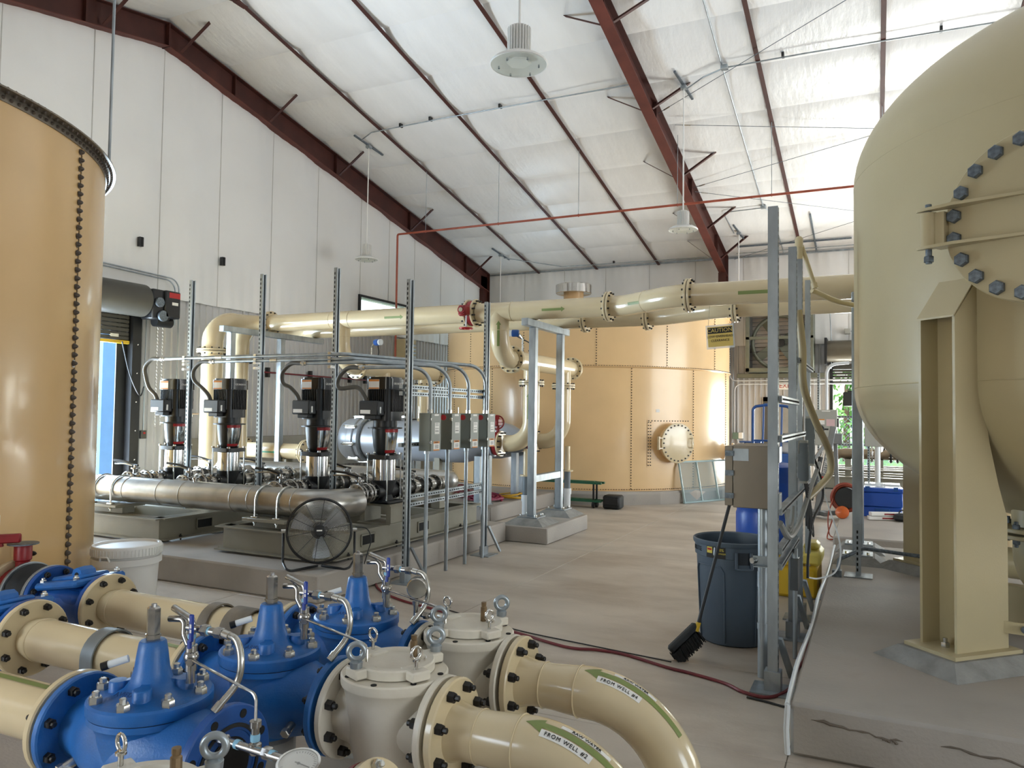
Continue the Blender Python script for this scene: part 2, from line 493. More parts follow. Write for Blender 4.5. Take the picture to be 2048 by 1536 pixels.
RIB = []
for k in range(6):
    x = k * .152
    RIB += [(x, 0), (x + .086, 0), (x + .100, .028), (x + .132, .028), (x + .146, 0)]
RIB.append((.912, 0))
def liner_panel(parent, o, u, n, z0, z1, width):
    """one ribbed sheet; u runs along the wall, n into the room"""
    o, u, n = Vector(o), Vector(u), Vector(n)
    pr = [p for p in RIB if p[0] <= width + 1e-6]
    if pr[-1][0] < width: pr.append((width, 0))
    m_ = len(pr); vs = []
    for z in (z0, z1):
        for (a, h) in pr: vs.append(o + u * a + n * h + Vector((0, 0, z)))
    MB().add(vs, [(i, i + 1, m_ + i + 1, m_ + i) for i in range(m_ - 1)]).build('liner_panel', LINER, parent, smooth=20)
def line_wall(parent, axis, pos, a0, a1, holes, n, top=LZ):
    y = a0
    while y < a1 - .05:
        wdt = min(.912, a1 - y)
        for (p, q, z0, z1) in rects(y, y + wdt, .05, top, holes):
            if axis == 'X': liner_panel(parent, (pos, p, 0), (0, 1, 0), n, z0, z1, q - p)
            else: liner_panel(parent, (p, pos, 0), (1, 0, 0), n, z0, z1, q - p)
        y += wdt
line_wall(wl, 'X', XW, 2.5, YF, [D1], (1, 0, 0))
line_wall(wf, 'Y', YF, XW, 5.0, [D2, D7], (0, -1, 0))

def insul_panel(parent, axis, pos, n, a0, a1, z0, ztop, m=INSW):
    n = Vector(n); rnd = random.random() * 9
    def fn(s, t):
        a = a0 + (a1 - a0) * s; z = z0 + (ztop(a) - z0) * t
        b = .025 + .035 * math.sin(PI * s) + .012 * math.sin(7 * s + 3 * t + rnd) * math.sin(PI * s)
        b += .012 * math.sin(34 * s + 5 * t + rnd) * max(0, 1 - 4 * min(t, 1 - t))
        if axis == 'X': return (pos + n.x * b, a, z)
        return (a, pos + n.y * b, z)
    MB().grid(fn, 22, 14).build('insulation_panel', m, parent, smooth=60)
    if axis == 'X': MB().bb(pos + n.x * .022, pos + n.x * .034, a0 - .006, a0 + .006, z0, ztop(a0)).build('seam_tab', SEAM, parent)
    else: MB().bb(a0 - .006, a0 + .006, pos + n.y * .034, pos + n.y * .022, z0, ztop(a0)).build('seam_tab', SEAM, parent)
sy = [YN, -1.9, -.6, .8, 2.2, 3.6, 5.0, 6.5, 7.93, 9.25, 10.58, 11.97, 13.4, 15.0, 16.2, 17.4, 18.8, 20.2, YF]
for a, b in zip(sy[:-1], sy[1:]):
    tops = lambda y: zc(y) + .05
    if a >= 14.9 and b <= 17.5:
        insul_panel(wl, 'X', XW, (1, 0, 0), a, b, LZ, lambda y: 4.1); insul_panel(wl, 'X', XW, (1, 0, 0), a, b, 4.5, tops)
    else:
        insul_panel(wl, 'X', XW, (1, 0, 0), a, b, LZ, tops)
sx = [XW + i * (XE - XW) / 17 for i in range(18)]
for a, b in zip(sx[:-1], sx[1:]):
    insul_panel(wf, 'Y', YF, (0, -1, 0), a, b, LZ, lambda x: zc(YF) + .05)
    insul_panel(wn, 'Y', YN, (0, 1, 0), a, b, 4.25, lambda x: zc(YN) + .05)
for k in range(17):
    a = YN + (YF - YN) * k / 17; b = YN + (YF - YN) * (k + 1) / 17
    insul_panel(wr, 'X', XE, (-1, 0, 0), a, b, 5.0, lambda y: zc(y) + .05)

# roof deck with insulation panels that belly between their seams
rm = MB()
for a, b in ((YR, YF + .3), (YR, YN - .3)):
    rm.add([(XW - .3, a, zc(a) + .12), (XE + .3, a, zc(a) + .12), (XE + .3, b, zc(b) + .12), (XW - .3, b, zc(b) + .12),
            (XW - .3, a, zc(a) + .18), (XE + .3, a, zc(a) + .18), (XE + .3, b, zc(b) + .18), (XW - .3, b, zc(b) + .18)],
           [(0, 1, 2, 3), (7, 6, 5, 4), (0, 4, 5, 1), (2, 6, 7, 3), (1, 5, 6, 2), (0, 3, 7, 4)])
ceiling = struct('ceiling', rm, LINER)
def roof_panels(y0, y1):
    n = 9; per = (y1 - y0) / n; bays = 12; bw = (XE - XW) / bays
    for k in range(n):
        for q in range(bays):
            ph0 = random.random() * 6
            def fn(s, t, k=k, q=q):
                x = XW + bw * (q + s); y = y0 + per * (k + t)
                b = .06 * math.sin(PI * t) ** .5 if 0 < t < 1 else 0
                e = max(0, 1 - 4.5 * min(t, 1 - t))
                b += .008 * math.sin(x * 33 + 1.7 * math.sin(y * 3 + x)) * e * (1 if 0 < t < 1 else 0) + .006 * math.sin(x * 3.1) * math.sin(PI * t) + .006 * math.sin(x * 2.3 + y * 4) * math.sin(PI * t)
                return (x, y, zc(y) - b)
            MB().grid(fn, 28, 10).build('insulation_panel', INSUL, ceiling, smooth=80)
roof_panels(YR, YF); roof_panels(YR, YN)
for nm, yy in (('trim_1', YF - .1), ('trim_2', YN + .1)):
    struct(nm, MB().bb(XW, XE, yy - .02, yy + .02, zc(yy) - .1, zc(yy) - .06), GALV)

# rigid frames: web, two flanges, columns, brace angles
def frame(x, dr, de, label, braces, zlow=0.0):
    t = thing('steel_frame', label, 'steel frame', (x, YR, 0), 'main steel frames of the building')
    for sg, ye in ((1, YF), (-1, YN)):
        a, b = YR, ye - sg * .25
        zt0, zt1 = zc(a) - .09, zc(b) - .09
        zb0, zb1 = zc(a) - dr, zc(b) - de
        MB().prism([(a, zt0), (b, zt1), (b, zb1), (a, zb0)], (x - .005, 0, 0), (0, 1, 0), (0, 0, 1), .01).build('web', STEEL, t)
        MB().bar((x, a, zb0), (x, b, zb1), .2, .014).build('bottom_flange', STEELB, t)
        MB().bar((x, a, zt0), (x, b, zt1), .2, .014).build('top_flange', STEEL, t)
        c = MB(); c.bb(x - .1, x + .1, b - sg * .42 - .007, b - sg * .42 + .007, 0, zb1 + .05); c.bb(x - .1, x + .1, b - .007, b + .007, 0, zt1)
        c.bb(x - .005, x + .005, min(b, b - sg * .42), max(b, b - sg * .42), 0, zt1 - .1)
        c.build('column', STEEL, t)
        for k in range(4):
            y = a + (b - a) * (k + .5) / 4; zt, zb = zc(y) - .09, zb0 + (zb1 - zb0) * (k + .5) / 4
            MB().bb(x - .09, x + .09, y - .005, y + .005, zb, zt).build('stiffener', STEEL, t)
    MB().bb(x - .1, x + .1, YR - .012, YR + .012, zc(YR) - dr - .02, zc(YR) - .09).build('ridge_plate', STEEL, t)
    for y in braces:
        sg = 1 if y > YR else -1
        f = abs(y - YR) / 12.4; zb = zc(y) - (dr + (de - dr) * f) + .03
        br = MB(); p0 = Vector((x + .1, y, zb)); p1 = Vector((x + .78, y + .03, zc(y) - .035))
        br.bar(p0, p1, .06, .008); br.bar(p0 + Vector((0, .026, .03)), p1 + Vector((0, .026, .03)), .008, .06)
        br.build('flange_brace', STEEL, t)
        br = MB(); p1 = Vector((x - .78, y + .03, zc(y) - .035)); p0 = Vector((x - .1, y, zb))
        if x > -11: br.bar(p0, p1, .06, .008); br.build('flange_brace', STEEL, t)
    return t
frame(-11.2, .5, .66, 'dark red steel frame along the left gable wall', [5.9, 7.95, 9.44, 11.67, 13.92, 16.95, 20.3])
frame(-3.75, .33, .65, 'red-brown steel frame crossing the roof in the middle', [3.0, 6.0, 11.17, 13.51, 16.0, 18.6, 20.4])
frame(3.85, .33, .65, 'red-brown steel frame above the large cream vessel on the right', [6.0, 11.2, 13.5])
n_ = 0
for x, lb in ((-9.46, 'nearest the left wall'), (-7.56, 'second from the left wall'), (-5.66, 'just left of the middle frame'), (-1.75, 'just right of the middle frame'), (.15, 'second right of the middle frame'), (2.0, 'nearest the right steel frame')):
    t = thing('purlin', 'thin dark red roof rafter, ' + lb, 'rafter', (x, YR, 0), 'thin red roof rafters')
    for ye in (YF, YN):
        mb = MB(); a, b = Vector((x, YR, zc(YR) - .105)), Vector((x, ye, zc(ye) - .105))
        mb.bar(a, b, .075, .012); mb.bar(a + Vector((-.03, 0, .03)), b + Vector((-.03, 0, .03)), .012, .07)
        mb.build('rafter_channel', STEEL, t)
    MB().bb(x - .05, x + .05, YR - .12, YR + .12, zc(YR) - .135, zc(YR) - .115).build('ridge_splice', STEEL, t)

# equipment pads
def pad(name, x0, x1, y0, y1, z, label, m=PADM):
    o = MB().bb(x0, x1, y0, y1, 0.001, z, bev=.018).build(name, m)
    return tag(o, label, 'concrete pad', 'raised concrete equipment pads')
pad('concrete_pad', -11.1, -4.52, 5.5, 9.36, .26, 'raised concrete pad under the two booster pump skids')
pad('concrete_pad', -11.2, -5.46, 10.74, 13.4, .26, 'raised concrete pad under the horizontal filter vessels')
pad('concrete_pad', -.4, 7.6, 4.24, 9.75, .27, 'raised concrete pad with torn edge under the large cream vessel')
pad('concrete_pad', -.47, 7.6, 10.3, 15.5, .27, 'pale concrete pad with the blue tool box behind the cream vessel')
pad('concrete_pad', -1.1, 5.0, 16.9, 20.2, .26, 'raised concrete pad under the far pump skid by the open door')
_pad = [o for o in bpy.data.objects if o.name == 'concrete_pad.002'][0]
random.seed(11)
for x0, x1, z0 in ((-.3, .12, .2), (.02, .1, .165), (.28, .85, .185)):
    n_ = 14; P = []
    for k in range(n_ + 1): P.append((x0 + (x1 - x0) * k / n_, 4.2385, z0 - (x1 - x0) * .08 * k / n_ + random.uniform(-.008, .008)))
    MB().tube(P, [.001] + [random.uniform(.003, .009) for _ in range(n_ - 1)] + [.001], 6).build('surface_void', JOINT, _pad)
# edge joint filler strip down the side of the right pad
mb = MB(); mb.tube(spline([(-.415, 4.25, .25), (-.425, 5.0, .262), (-.41, 5.9, .255), (-.425, 6.9, .265), (-.41, 7.9, .255), (-.42, 9.6, .262)], 6), .014, 8)
mb.tube([(-.412, 4.235, .005), (-.418, 4.23, .13), (-.412, 4.24, .255)], .014, 8)
tag(mb.build('joint_filler_strip', PVC), 'grey joint filler strip along the edge of the right pad', 'filler strip')
# pedestal of the pipe gantry
o = MB().bb(-4.66, -3.92, 9.38, 10.95, .001, .22, bev=.012).build('concrete_plinth', PADM); tag(o, 'square concrete plinth under the galvanized pipe gantry', 'plinth')
# ================================================================== FOREGROUND WELL TRAINS (pipes run along X, axis z = .5)
ZP = .5
def spool(y, x0, x1, label, group, clamps=()):
    t = thing('pipe_spool', label, 'pipe', ((x0 + x1) / 2, y, 0), group)
    mb = MB(); mb.lathe([(.098, 0), (.112, .07), (.11, .09), (.11, x1 - x0 - .09), (.112, x1 - x0 - .07), (.1, x1 - x0)], (x0, y, ZP), (1, 0, 0), 40)
    mb.build('pipe', CREAM, t)
    MB().torus((x0 + .09, y, ZP), (1, 0, 0), .11, .004, 40, 6).build('weld_bead', CREAM, t)
    flange(t, (x0 - .015, y, ZP), (1, 0, 0), .2, .034, 8, .165, .02, one=False, bh=.024, both=False, side=1)
    flange(t, (x1 + .015, y, ZP), (1, 0, 0), .2, .034, 8, .165, .02, one=False, bh=.024, both=False, side=-1)
    return t
G1 = 'cream pipe spools in the foreground'
s3 = spool(3.28, -4.33, -2.88, 'cream pipe between blue check valve and blue control valve, farthest of the foreground pipes', G1)
s2 = spool(2.65, -4.1, -2.88, 'cream pipe with a grey strap clamp, middle of the foreground pipes', G1)
s1 = spool(2.03, -4.1, -2.88, 'cream pipe entering the nearest blue control valve from the left edge', G1)
def sticker_cyl(t, c, r, a_mid, x0, x1, half, m, tip=0, ax=(1, 0, 0), name='flow_arrow'):
    """arrow sticker on a straight pipe: a_mid = angle round the pipe, half = half width in metres, tip +1/-1 = direction"""
    u, v, a = basis(ax); c = Vector(c)
    def P(x, w_): 
        th = R(a_mid) + w_ / r
        return c + a * x + (u * math.cos(th) + v * math.sin(th)) * (r + .0015)
    mb = MB(); hl = half * 3.2
    sa, sb = (x0, x1 - hl) if tip > 0 else (x0 + hl, x1)
    if tip == 0: sa, sb = x0, x1
    mb.grid(lambda s, q: P(sa + (sb - sa) * s, (q - .5) * 2 * half), 6, 4)
    if tip:
        b0, b1 = (sb, x1) if tip > 0 else (sa, x0)
        mb.grid(lambda s, q: P(b0 + (b1 - b0) * s, (q - .5) * 2 * half * 2.1 * max(.02, 1 - s)), 4, 6)
    return mb.build(name, m, t, smooth=0)
sticker_cyl(s1, (0, 2.03, ZP), .111, 93, -3.7, -2.98, .014, GREEN, 0)
sticker_cyl(s2, (0, 2.65, ZP), .111, 93, -3.2, -2.95, .014, GREEN, 1)
sticker_cyl(s3, (0, 3.28, ZP), .111, 95, -3.08, -2.95, .012, GREEN, 0)
# strap clamps over the pipes
def strap(x, y, m, wdt, label, worn=False):
    t = thing('pipe_strap', label, 'pipe strap', (x, y, 0), 'pipe straps over the foreground pipes')
    mb = MB(); pts = [(y - .125, .001), (y - .125, ZP)]
    prof = [Vector((x, y - .121, .001))] + [Vector((x, y + .121 * math.cos(R(a)), ZP + .121 * math.sin(R(a)))) for a in range(180, -1, -12)] + [Vector((x, y + .121, .001))]
    for sgn, off in ((0, 0),):
        vs = []
        for p in prof:
            c = Vector((x, y, min(p.z, ZP))); n = (p - c).normalized() if p.z >= ZP else Vector((0, (p.y - y), 0)).normalized()
            for dx in (-wdt / 2, wdt / 2):
                vs += [p + Vector((dx, 0, 0)), p + Vector((dx, 0, 0)) + n * .008]
        fs = []
        for i in range(len(prof) - 1):
            a = i * 4; b = a + 4
            fs += [(a, a + 2, b + 2, b), (a + 1, b + 1, b + 3, a + 3), (a, b, b + 1, a + 1), (a + 2, a + 3, b + 3, b + 2)]
        mb.add(vs, fs)
    mb.build('band', m, t)
    MB().bb(x - .1, x + .1, y - .2, y + .2, .001, .02).build('foot_plate', GALV, t)
    for sg in (-1, 1):
        b = MB(); b.cyl((x - .05, y + sg * .15, .018), (x - .05, y + sg * .15, .36), .011, seg=10); b.hexa((x - .05, y + sg * .15, .3), (0, 0, 1), .024, .022)
        b.build('threaded_stud', GALV, t)
WORN = mat('worn_strap', '#7c7468', .6, metal=.2, var=.25, scale=6, dirt=.5, dark='#5b4e40', dscale=4)
STRAP = mat('grey_strap', '#8b9499', .45, metal=.5, var=.1, scale=6)
strap(-3.5, 2.65, STRAP, .085, 'smooth grey strap clamp over the middle foreground pipe')
strap(-3.42, 3.28, WORN, .07, 'narrow worn brown strap over the farthest foreground pipe')
strap(-3.2, 3.28, WORN, .16, 'wide worn brown strap over the farthest foreground pipe')

# ---- blue diaphragm control valves
def eye(mb, c, r, w_, axis):
    mb.torus(c, axis, r, w_, 24, 10)
def blue_valve(y, label, open_end=False, gauge=None):
    x = -2.44; t = thing('control_valve', label, 'valve', (x, y, 0), 'blue diaphragm control valves')
    b = MB()
    b.lathe([(.115, -.36), (.118, -.3), (.15, -.22), (.185, -.1), (.19, 0), (.185, .1), (.15, .22), (.118, .3), (.115, .36)] if not open_end else
            [(.115, -.36), (.118, -.3), (.15, -.22), (.185, -.1), (.19, 0), (.185, .1), (.15, .22), (.118, .3), (.118, .34)], (x, y, ZP), (1, 0, 0), 36)
    b.lathe([(.03, .3), (.12, .32), (.17, .4), (.19, .5), (.185, .58), (.2, .61), (.213, .618), (.213, .64), (.16, .642)], (x, y, 0), (0, 0, 1), 40)
    b.build('body', BLUE, t)
    flange(t, (x - .375, y, ZP), (1, 0, 0), .2, .034, 8, .165, .02, m=BLUE, one=False, bh=.022, both=False, side=1, bm=BLACKM)
    if not open_end:
        flange(t, (x + .375, y, ZP), (1, 0, 0), .2, .034, 8, .165, .02, m=BLUE, one=False, bh=.022, both=False, side=-1, bm=BLACKM)
    else:
        f = MB(); f.lathe([(.095, -.02), (.2, -.02), (.205, -.014), (.205, .012), (.2, .016), (.15, .016), (.148, .02), (.12, .02), (.118, .016), (.095, .016)], (x + .375, y, ZP), (1, 0, 0), 48, close=True)
        fo = f.build('open_flange', BLUE2, t)
        bo = MB(); bo.lathe([(.096, .02), (.096, -.2), (.001, -.2)], (x + .375, y, ZP), (1, 0, 0), 36); child(bo.build('bore', HOLE), fo, t)
        gk = MB(); gk.ring((x + .397, y, ZP), (1, 0, 0), .128, .142, .004, 48); child(gk.build('gasket_groove', RUBBER), fo, t)
        for k in range(8):
            a = 2 * PI * (k + .5) / 8
            h = MB(); h.cyl((x + .372, y + .172 * math.cos(a), ZP + .172 * math.sin(a)), (x + .393, y + .172 * math.cos(a), ZP + .172 * math.sin(a)), .016, seg=14)
            child(h.build('bolt_hole', HOLE), fo, t)
    bn = MB(); bn.lathe([(.215, .644), (.218, .648), (.218, .684), (.21, .692), (.165, .695), (.125, .703), (.092, .718), (.073, .742), (.062, .78), (.054, .84), (.048, .876), (.043, .882), (.001, .882)], (x, y, 0), (0, 0, 1), 48)
    for k in range(4):
        a = R(35 + 90 * k); bn.lathe([(.034, .68), (.034, .735), (.03, .74), (.001, .741)], (x + .115 * math.cos(a), y + .115 * math.sin(a), 0), (0, 0, 1), 14)
        bn.bar((x + .05 * math.cos(a), y + .05 * math.sin(a), .72), (x + .12 * math.cos(a), y + .12 * math.sin(a), .71), .03, .05)
    bo = bn.build('bonnet', BLUE, t)
    me = BOLT(.024, .028, ZINC)
    for k in range(8):
        a = R(22 + 45 * k); o = obj('bonnet_bolt', me, None, loc=(x + .188 * math.cos(a), y + .188 * math.sin(a), .69)); child(o, bo, t)
    MB().ring((x, y, .643), (0, 0, 1), .15, .209, .006, 40).build('diaphragm_edge', RUBBER, t)
    fn = plane_fn((x + .02, y - .125, .722), (1, .25, 0), (0, .75, .6)); m_ = text_mesh('AVIEDV' if open_end else 'ARIEIL', .026, mat('casting_dark_blue', '#123a70', .5), fn); child(obj('casting_number', m_), bo, t)  # cast letters drawn in a darker blue than the bonnet
    # stem position indicator
    s = MB(); s.hexa((x, y, .88), (0, 0, 1), .026, .02); s.lathe([(.025, .9), (.025, 1.0), (.018, 1.006), (.001, 1.006)], (x, y, 0), (0, 0, 1), 6); s.cyl((x, y, 1.0), (x, y, 1.016), .01, seg=8)
    s.hexa((x, y, .895), (0, 0, 1), .03, .01)
    so = s.build('stem_indicator', CHROME, t)
    # pilot piping
    px, py = x + .15, y + .045
    f = MB()
    for z0, z1, r in ((.735, .78, .017), (.78, .81, .022), (.81, .85, .014), (.85, .872, .022), (.872, .94, .013)): f.lathe([(r, z0), (r, z1)], (px, py, 0), (0, 0, 1), 12)
    f.tube(fillet([(px, py, .93), (px, py, .965), (px - .12, py + .02, .99)], .02), .013, 10)
    f.cyl((px - .02, py, .935), (px + .16, py, .935), .014, seg=10); f.hexa((px + .055, py, .935), (1, 0, 0), .022, .03); f.hexa((px + .12, py, .935), (1, 0, 0), .02, .035)
    f.sphere((px, py, .83), .028, 14, 8); f.hexa((px + .02, py - .015, .82), (.4, -1, 0), .016, .02)
    f.tube(fillet([(x + .02, py + .01, .95), (px - .06, py + .02, .955), (px - .05, py + .01, .9), (px - .01, py, .86)], .025), .012, 10)
    po = f.build('pilot_fittings', CHROME, t)
    tf = MB()
    for c, d in (((px, py, .865), (0, 0, 1)), ((px, py, .905), (0, 0, 1)), ((px + .085, py, .935), (1, 0, 0))): tf.lathe([(.0145, -.008), (.0155, 0), (.0145, .008)], c, d, 12)
    child(tf.build('thread_tape', TEFLON), po, t)
    h = MB(); h.box((px + .03, py - .03, .945), (.02, .012, .1), bev=.004); h.box((px + .022, py - .03, .885), (.012, .01, .03))
    ho = h.build('lever_handle', HANDLE, t)
    k_ = MB(); k_.box((px + .032, py - .0365, .953), (.008, .001, .014)); k_.box((px + .032, py - .0365, .935), (.008, .001, .012)); child(k_.build('white_print', CARD), ho, t)
    hs = MB(); q = spline([(px + .16, py, .935), (px + .23, py - .01, .925), (px + .265, py - .02, .86), (px + .255, py - .03, .78), (x + .37, y - .05, .70)], 8); hs.tube(q, .0125, 10)
    for k in (0, -1):
        d = (q[1] - q[0]) if k == 0 else (q[-1] - q[-2]); d.normalize(); hs.cyl(q[k] - d * .0, q[k] + d * (.035 if k == 0 else -.035), .0155, seg=10)
    hs.build('braided_hose', ZINC, t)
    tb = MB(); tb.tube(fillet([(px + .01, py - .02, .83), (x + .49, y - .04, .80), (x + .56, y - .05, .79), (x + .57, y - .06, .68)], [.0, .03]), .0055, 8)
    tb.build('sense_tube', CHROME, t)
    ct = MB(); ct.cyl((x - .06, y - .055, .82), (x - .115, y - .1, .80), .014, seg=12); cto = ct.build('plug_fitting', PVC, t)
    c2 = MB(); c2.cyl((x - .112, y - .097, .801), (x - .13, y - .112, .794), .016, seg=12); child(c2.build('plug_cap', BLACK), cto, t)
    for sg in (-1, 1):
        d = MB(); d.cyl((x + sg * .24, y - .12, .44), (x + sg * .25, y - .165, .425), .018, seg=10); d.hexa((x + sg * .25, y - .165, .425), (sg * .2, -1, -.3), .021, .02); d.build('drain_plug', ZINC, t)
    if gauge == 'flat':
        g = MB(); gx, gy, gz = x + .57, y - .06, .66
        g.cyl((x + .36, y - .06, .62), (x + .72, y - .08, .62), .014, seg=10); g.hexa((x + .42, y - .063, .62), (1, 0, 0), .021, .03); g.hexa((x + .62, y - .07, .62), (1, 0, 0), .021, .03)
        g.lathe([(.018, .6), (.022, .61), (.022, .635), (.014, .64), (.014, .69), (.02, .69), (.02, .71), (.001, .71)], (gx, gy, 0), (0, 0, 1), 10)
        go = g.build('gauge_tee', CHROME, t)
        tf = MB(); tf.lathe([(.0155, -.012), (.0165, 0), (.0155, .012)], (gx, gy, .655), (0, 0, 1), 10); tf.lathe([(.0155, -.01), (.0165, 0), (.0155, .01)], (x + .5, y - .066, .62), (1, 0, 0), 10); tf.lathe([(.0155, -.01), (.0165, 0), (.0155, .01)], (x + .66, y - .074, .62), (1, 0, 0), 10); child(tf.build('thread_tape', TEFLON), go, t)
        dial((x + .79, y - .1, .63), (.12, -.22, .95), .066, .05, t)
        k = MB(); k.cyl((x + .385, y - .15, .41), (x + .47, y - .17, .42), .01, .005, seg=8); k.build('drain_stub', BLACK, t)
    if gauge == 'upright':
        gx = x + .36; g = MB(); g.lathe([(.016, .66), (.016, .69), (.02, .69), (.02, .71), (.012, .71), (.012, .78), (.018, .78), (.018, .8)], (gx, y, 0), (0, 0, 1), 10); g.cyl((gx, y, .735), (gx + .09, y, .735), .012, seg=10); g.hexa((gx + .05, y, .735), (1, 0, 0), .019, .03); g.build('gauge_riser', CHROME, t)
        dial((gx, y + .02, .865), (-.35, .93, 0), .052, .045, t)
    # concrete pier
    p = MB(); p.lathe([(.12, .001), (.12, .3), (.1, .318)], (x, y, 0), (0, 0, 1), 24)
    tag(p.build('pipe_pier', GROUT), 'round concrete pier under ' + label.split(',')[0].replace('blue', 'the blue', 1), 'pier', 'concrete piers under the foreground valves')
    return t
def dial(c, n, r, d, t):
    """round pressure gauge: case, dial face, needle, rim"""
    c, n = Vector(c), Vector(n).normalized(); u, v, a = basis(n)
    g = MB(); g.lathe([(r * .9, -d), (r * .98, -d * .9), (r, -d * .1), (r * 1.05, -d * .1), (r * 1.05, d * .1), (r * .93, d * .12), (r * .93, d * .02)], c, n, 32)
    go = g.build('gauge_case', POLISH, t)
    f = MB(); f.lathe([(r * .93, d * .02), (.001, d * .021)], c, n, 32); child(f.build('dial_face', CARD), go, t)
    k = MB()
    for i in range(28):
        th = R(-45 + 270 * i / 27); dd = u * math.cos(th) + v * math.sin(th); k.bar(c + dd * r * .72 + a * d * .025, c + dd * r * .84 + a * d * .025, .0016, .001)
    child(k.build('dial_ticks', INK), go, t)
    k = MB(); k.bar(c + a * d * .05 - v * r * .2, c + a * d * .05 + v * r * .65, .004, .002); k.cyl(c + a * d * .03, c + a * d * .07, r * .08, seg=10); child(k.build('needle', INK), go, t)
    k = MB(); k.cyl(c + a * d * .085, c + a * d * .1, r * .93, seg=32); child(k.build('glass', GLASS), go, t)
blue_valve(3.28, 'blue diaphragm valve with an upright gauge, farthest of the three foreground control valves', gauge='upright')
blue_valve(2.65, 'blue diaphragm valve bolted to the middle white valve, second of the three control valves')
blue_valve(2.03, 'blue diaphragm valve with an open unbolted flange, nearest of the three control valves', open_end=True, gauge='flat')

# ---- white check valves with eyebolts
def white_valve(y, label):
    x = -1.775; t = thing('check_valve', label, 'valve', (x, y, 0), 'white check valves with eyebolts')
    b = MB(); b.lathe([(.02, .27), (.11, .285), (.155, .34), (.178, .42), (.186, .52), (.196, .6), (.208, .645), (.216, .652), (.218, .658), (.218, .688), (.212, .694), (.001, .695)], (x, y, 0), (0, 0, 1), 48)
    b.lathe([(.122, -.24), (.128, -.18), (.15, -.1), (.16, 0), (.15, .1), (.128, .18), (.122, .24)], (x, y, ZP), (1, 0, 0), 36)
    b.build('body', WHITE, t)
    flange(t, (x - .235, y, ZP), (1, 0, 0), .2, .032, 8, .165, .022, m=WHITE, one=False, bh=.028, both=False, side=1)
    flange(t, (x + .225, y, ZP), (1, 0, 0), .2, .032, 8, .165, .022, m=WHITE, one=False, bh=.028, both=False, side=-1)
    l = MB(); l.lathe([(.158, .697), (.162, .70), (.162, .732), (.157, .738), (.128, .738), (.12, .726), (.06, .722), (.001, .722)], (x, y, 0), (0, 0, 1), 40)
    eyes = [(-.065, -.15, 'big'), (.085, .15, 'big'), (-.155, .06, 'small'), (.145, -.07, 'small')]
    for ex, ey, k in eyes:
        d = Vector((ex, ey, 0)).normalized(); ang = math.degrees(math.atan2(ey, ex))
        l.box(Vector((x, y, .718)) + d * .155, (.1, .085, .038), RZ(ang), bev=.006)
    lo = l.build('lid', WHITE, t)
    for ex, ey, k in eyes:
        if k == 'big':
            e = MB(); p = Vector((x + ex * 1.1, y + ey * 1.1, 0)); e.lathe([(.012, .66), (.012, .735), (.024, .737), (.026, .76), (.015, .768), (.001, .77)], p, (0, 0, 1), 16)
            e.torus(p + Vector((0, 0, .80)), (.55, -.75, 0), .03, .0115, 28, 12); e.build('lifting_eye', GALV, t)
        else:
            e = MB(); p = Vector((x + ex, y + ey, 0)); e.lathe([(.008, .735), (.008, .768), (.016, .768), (.016, .775), (.01, .778), (.001, .778)], p, (0, 0, 1), 14)
            e.torus(p + Vector((0, 0, .80)), (.2, .95, 0) if ex < 0 else (-.85, .3, 0), .023, .006, 28, 10); e.build('eyebolt', POLISH, t)
    e = MB(); e.lathe([(.016, .72), (.016, .79), (.011, .795), (.013, .80), (.013, .815), (.001, .815)], (x + .035, y + .085, 0), (0, 0, 1), 8); e.build('vent_plug', BRASS, t)
    for k in range(8):
        a = R(10 + 45 * k); h = MB(); h.cyl((x + .198 * math.cos(a), y + .198 * math.sin(a), .694), (x + .198 * math.cos(a), y + .198 * math.sin(a), .6975), .012, seg=12); h.build('bolt_hole', HOLE, t)
    return t
white_valve(3.28, 'white check valve with eyebolts feeding well pipe 4, farthest of the white valves')
white_valve(2.65, 'white check valve with eyebolts feeding well pipe 2, in the centre foreground')
white_valve(1.45, 'white valve lid with eyebolts just entering the bottom edge of the picture')

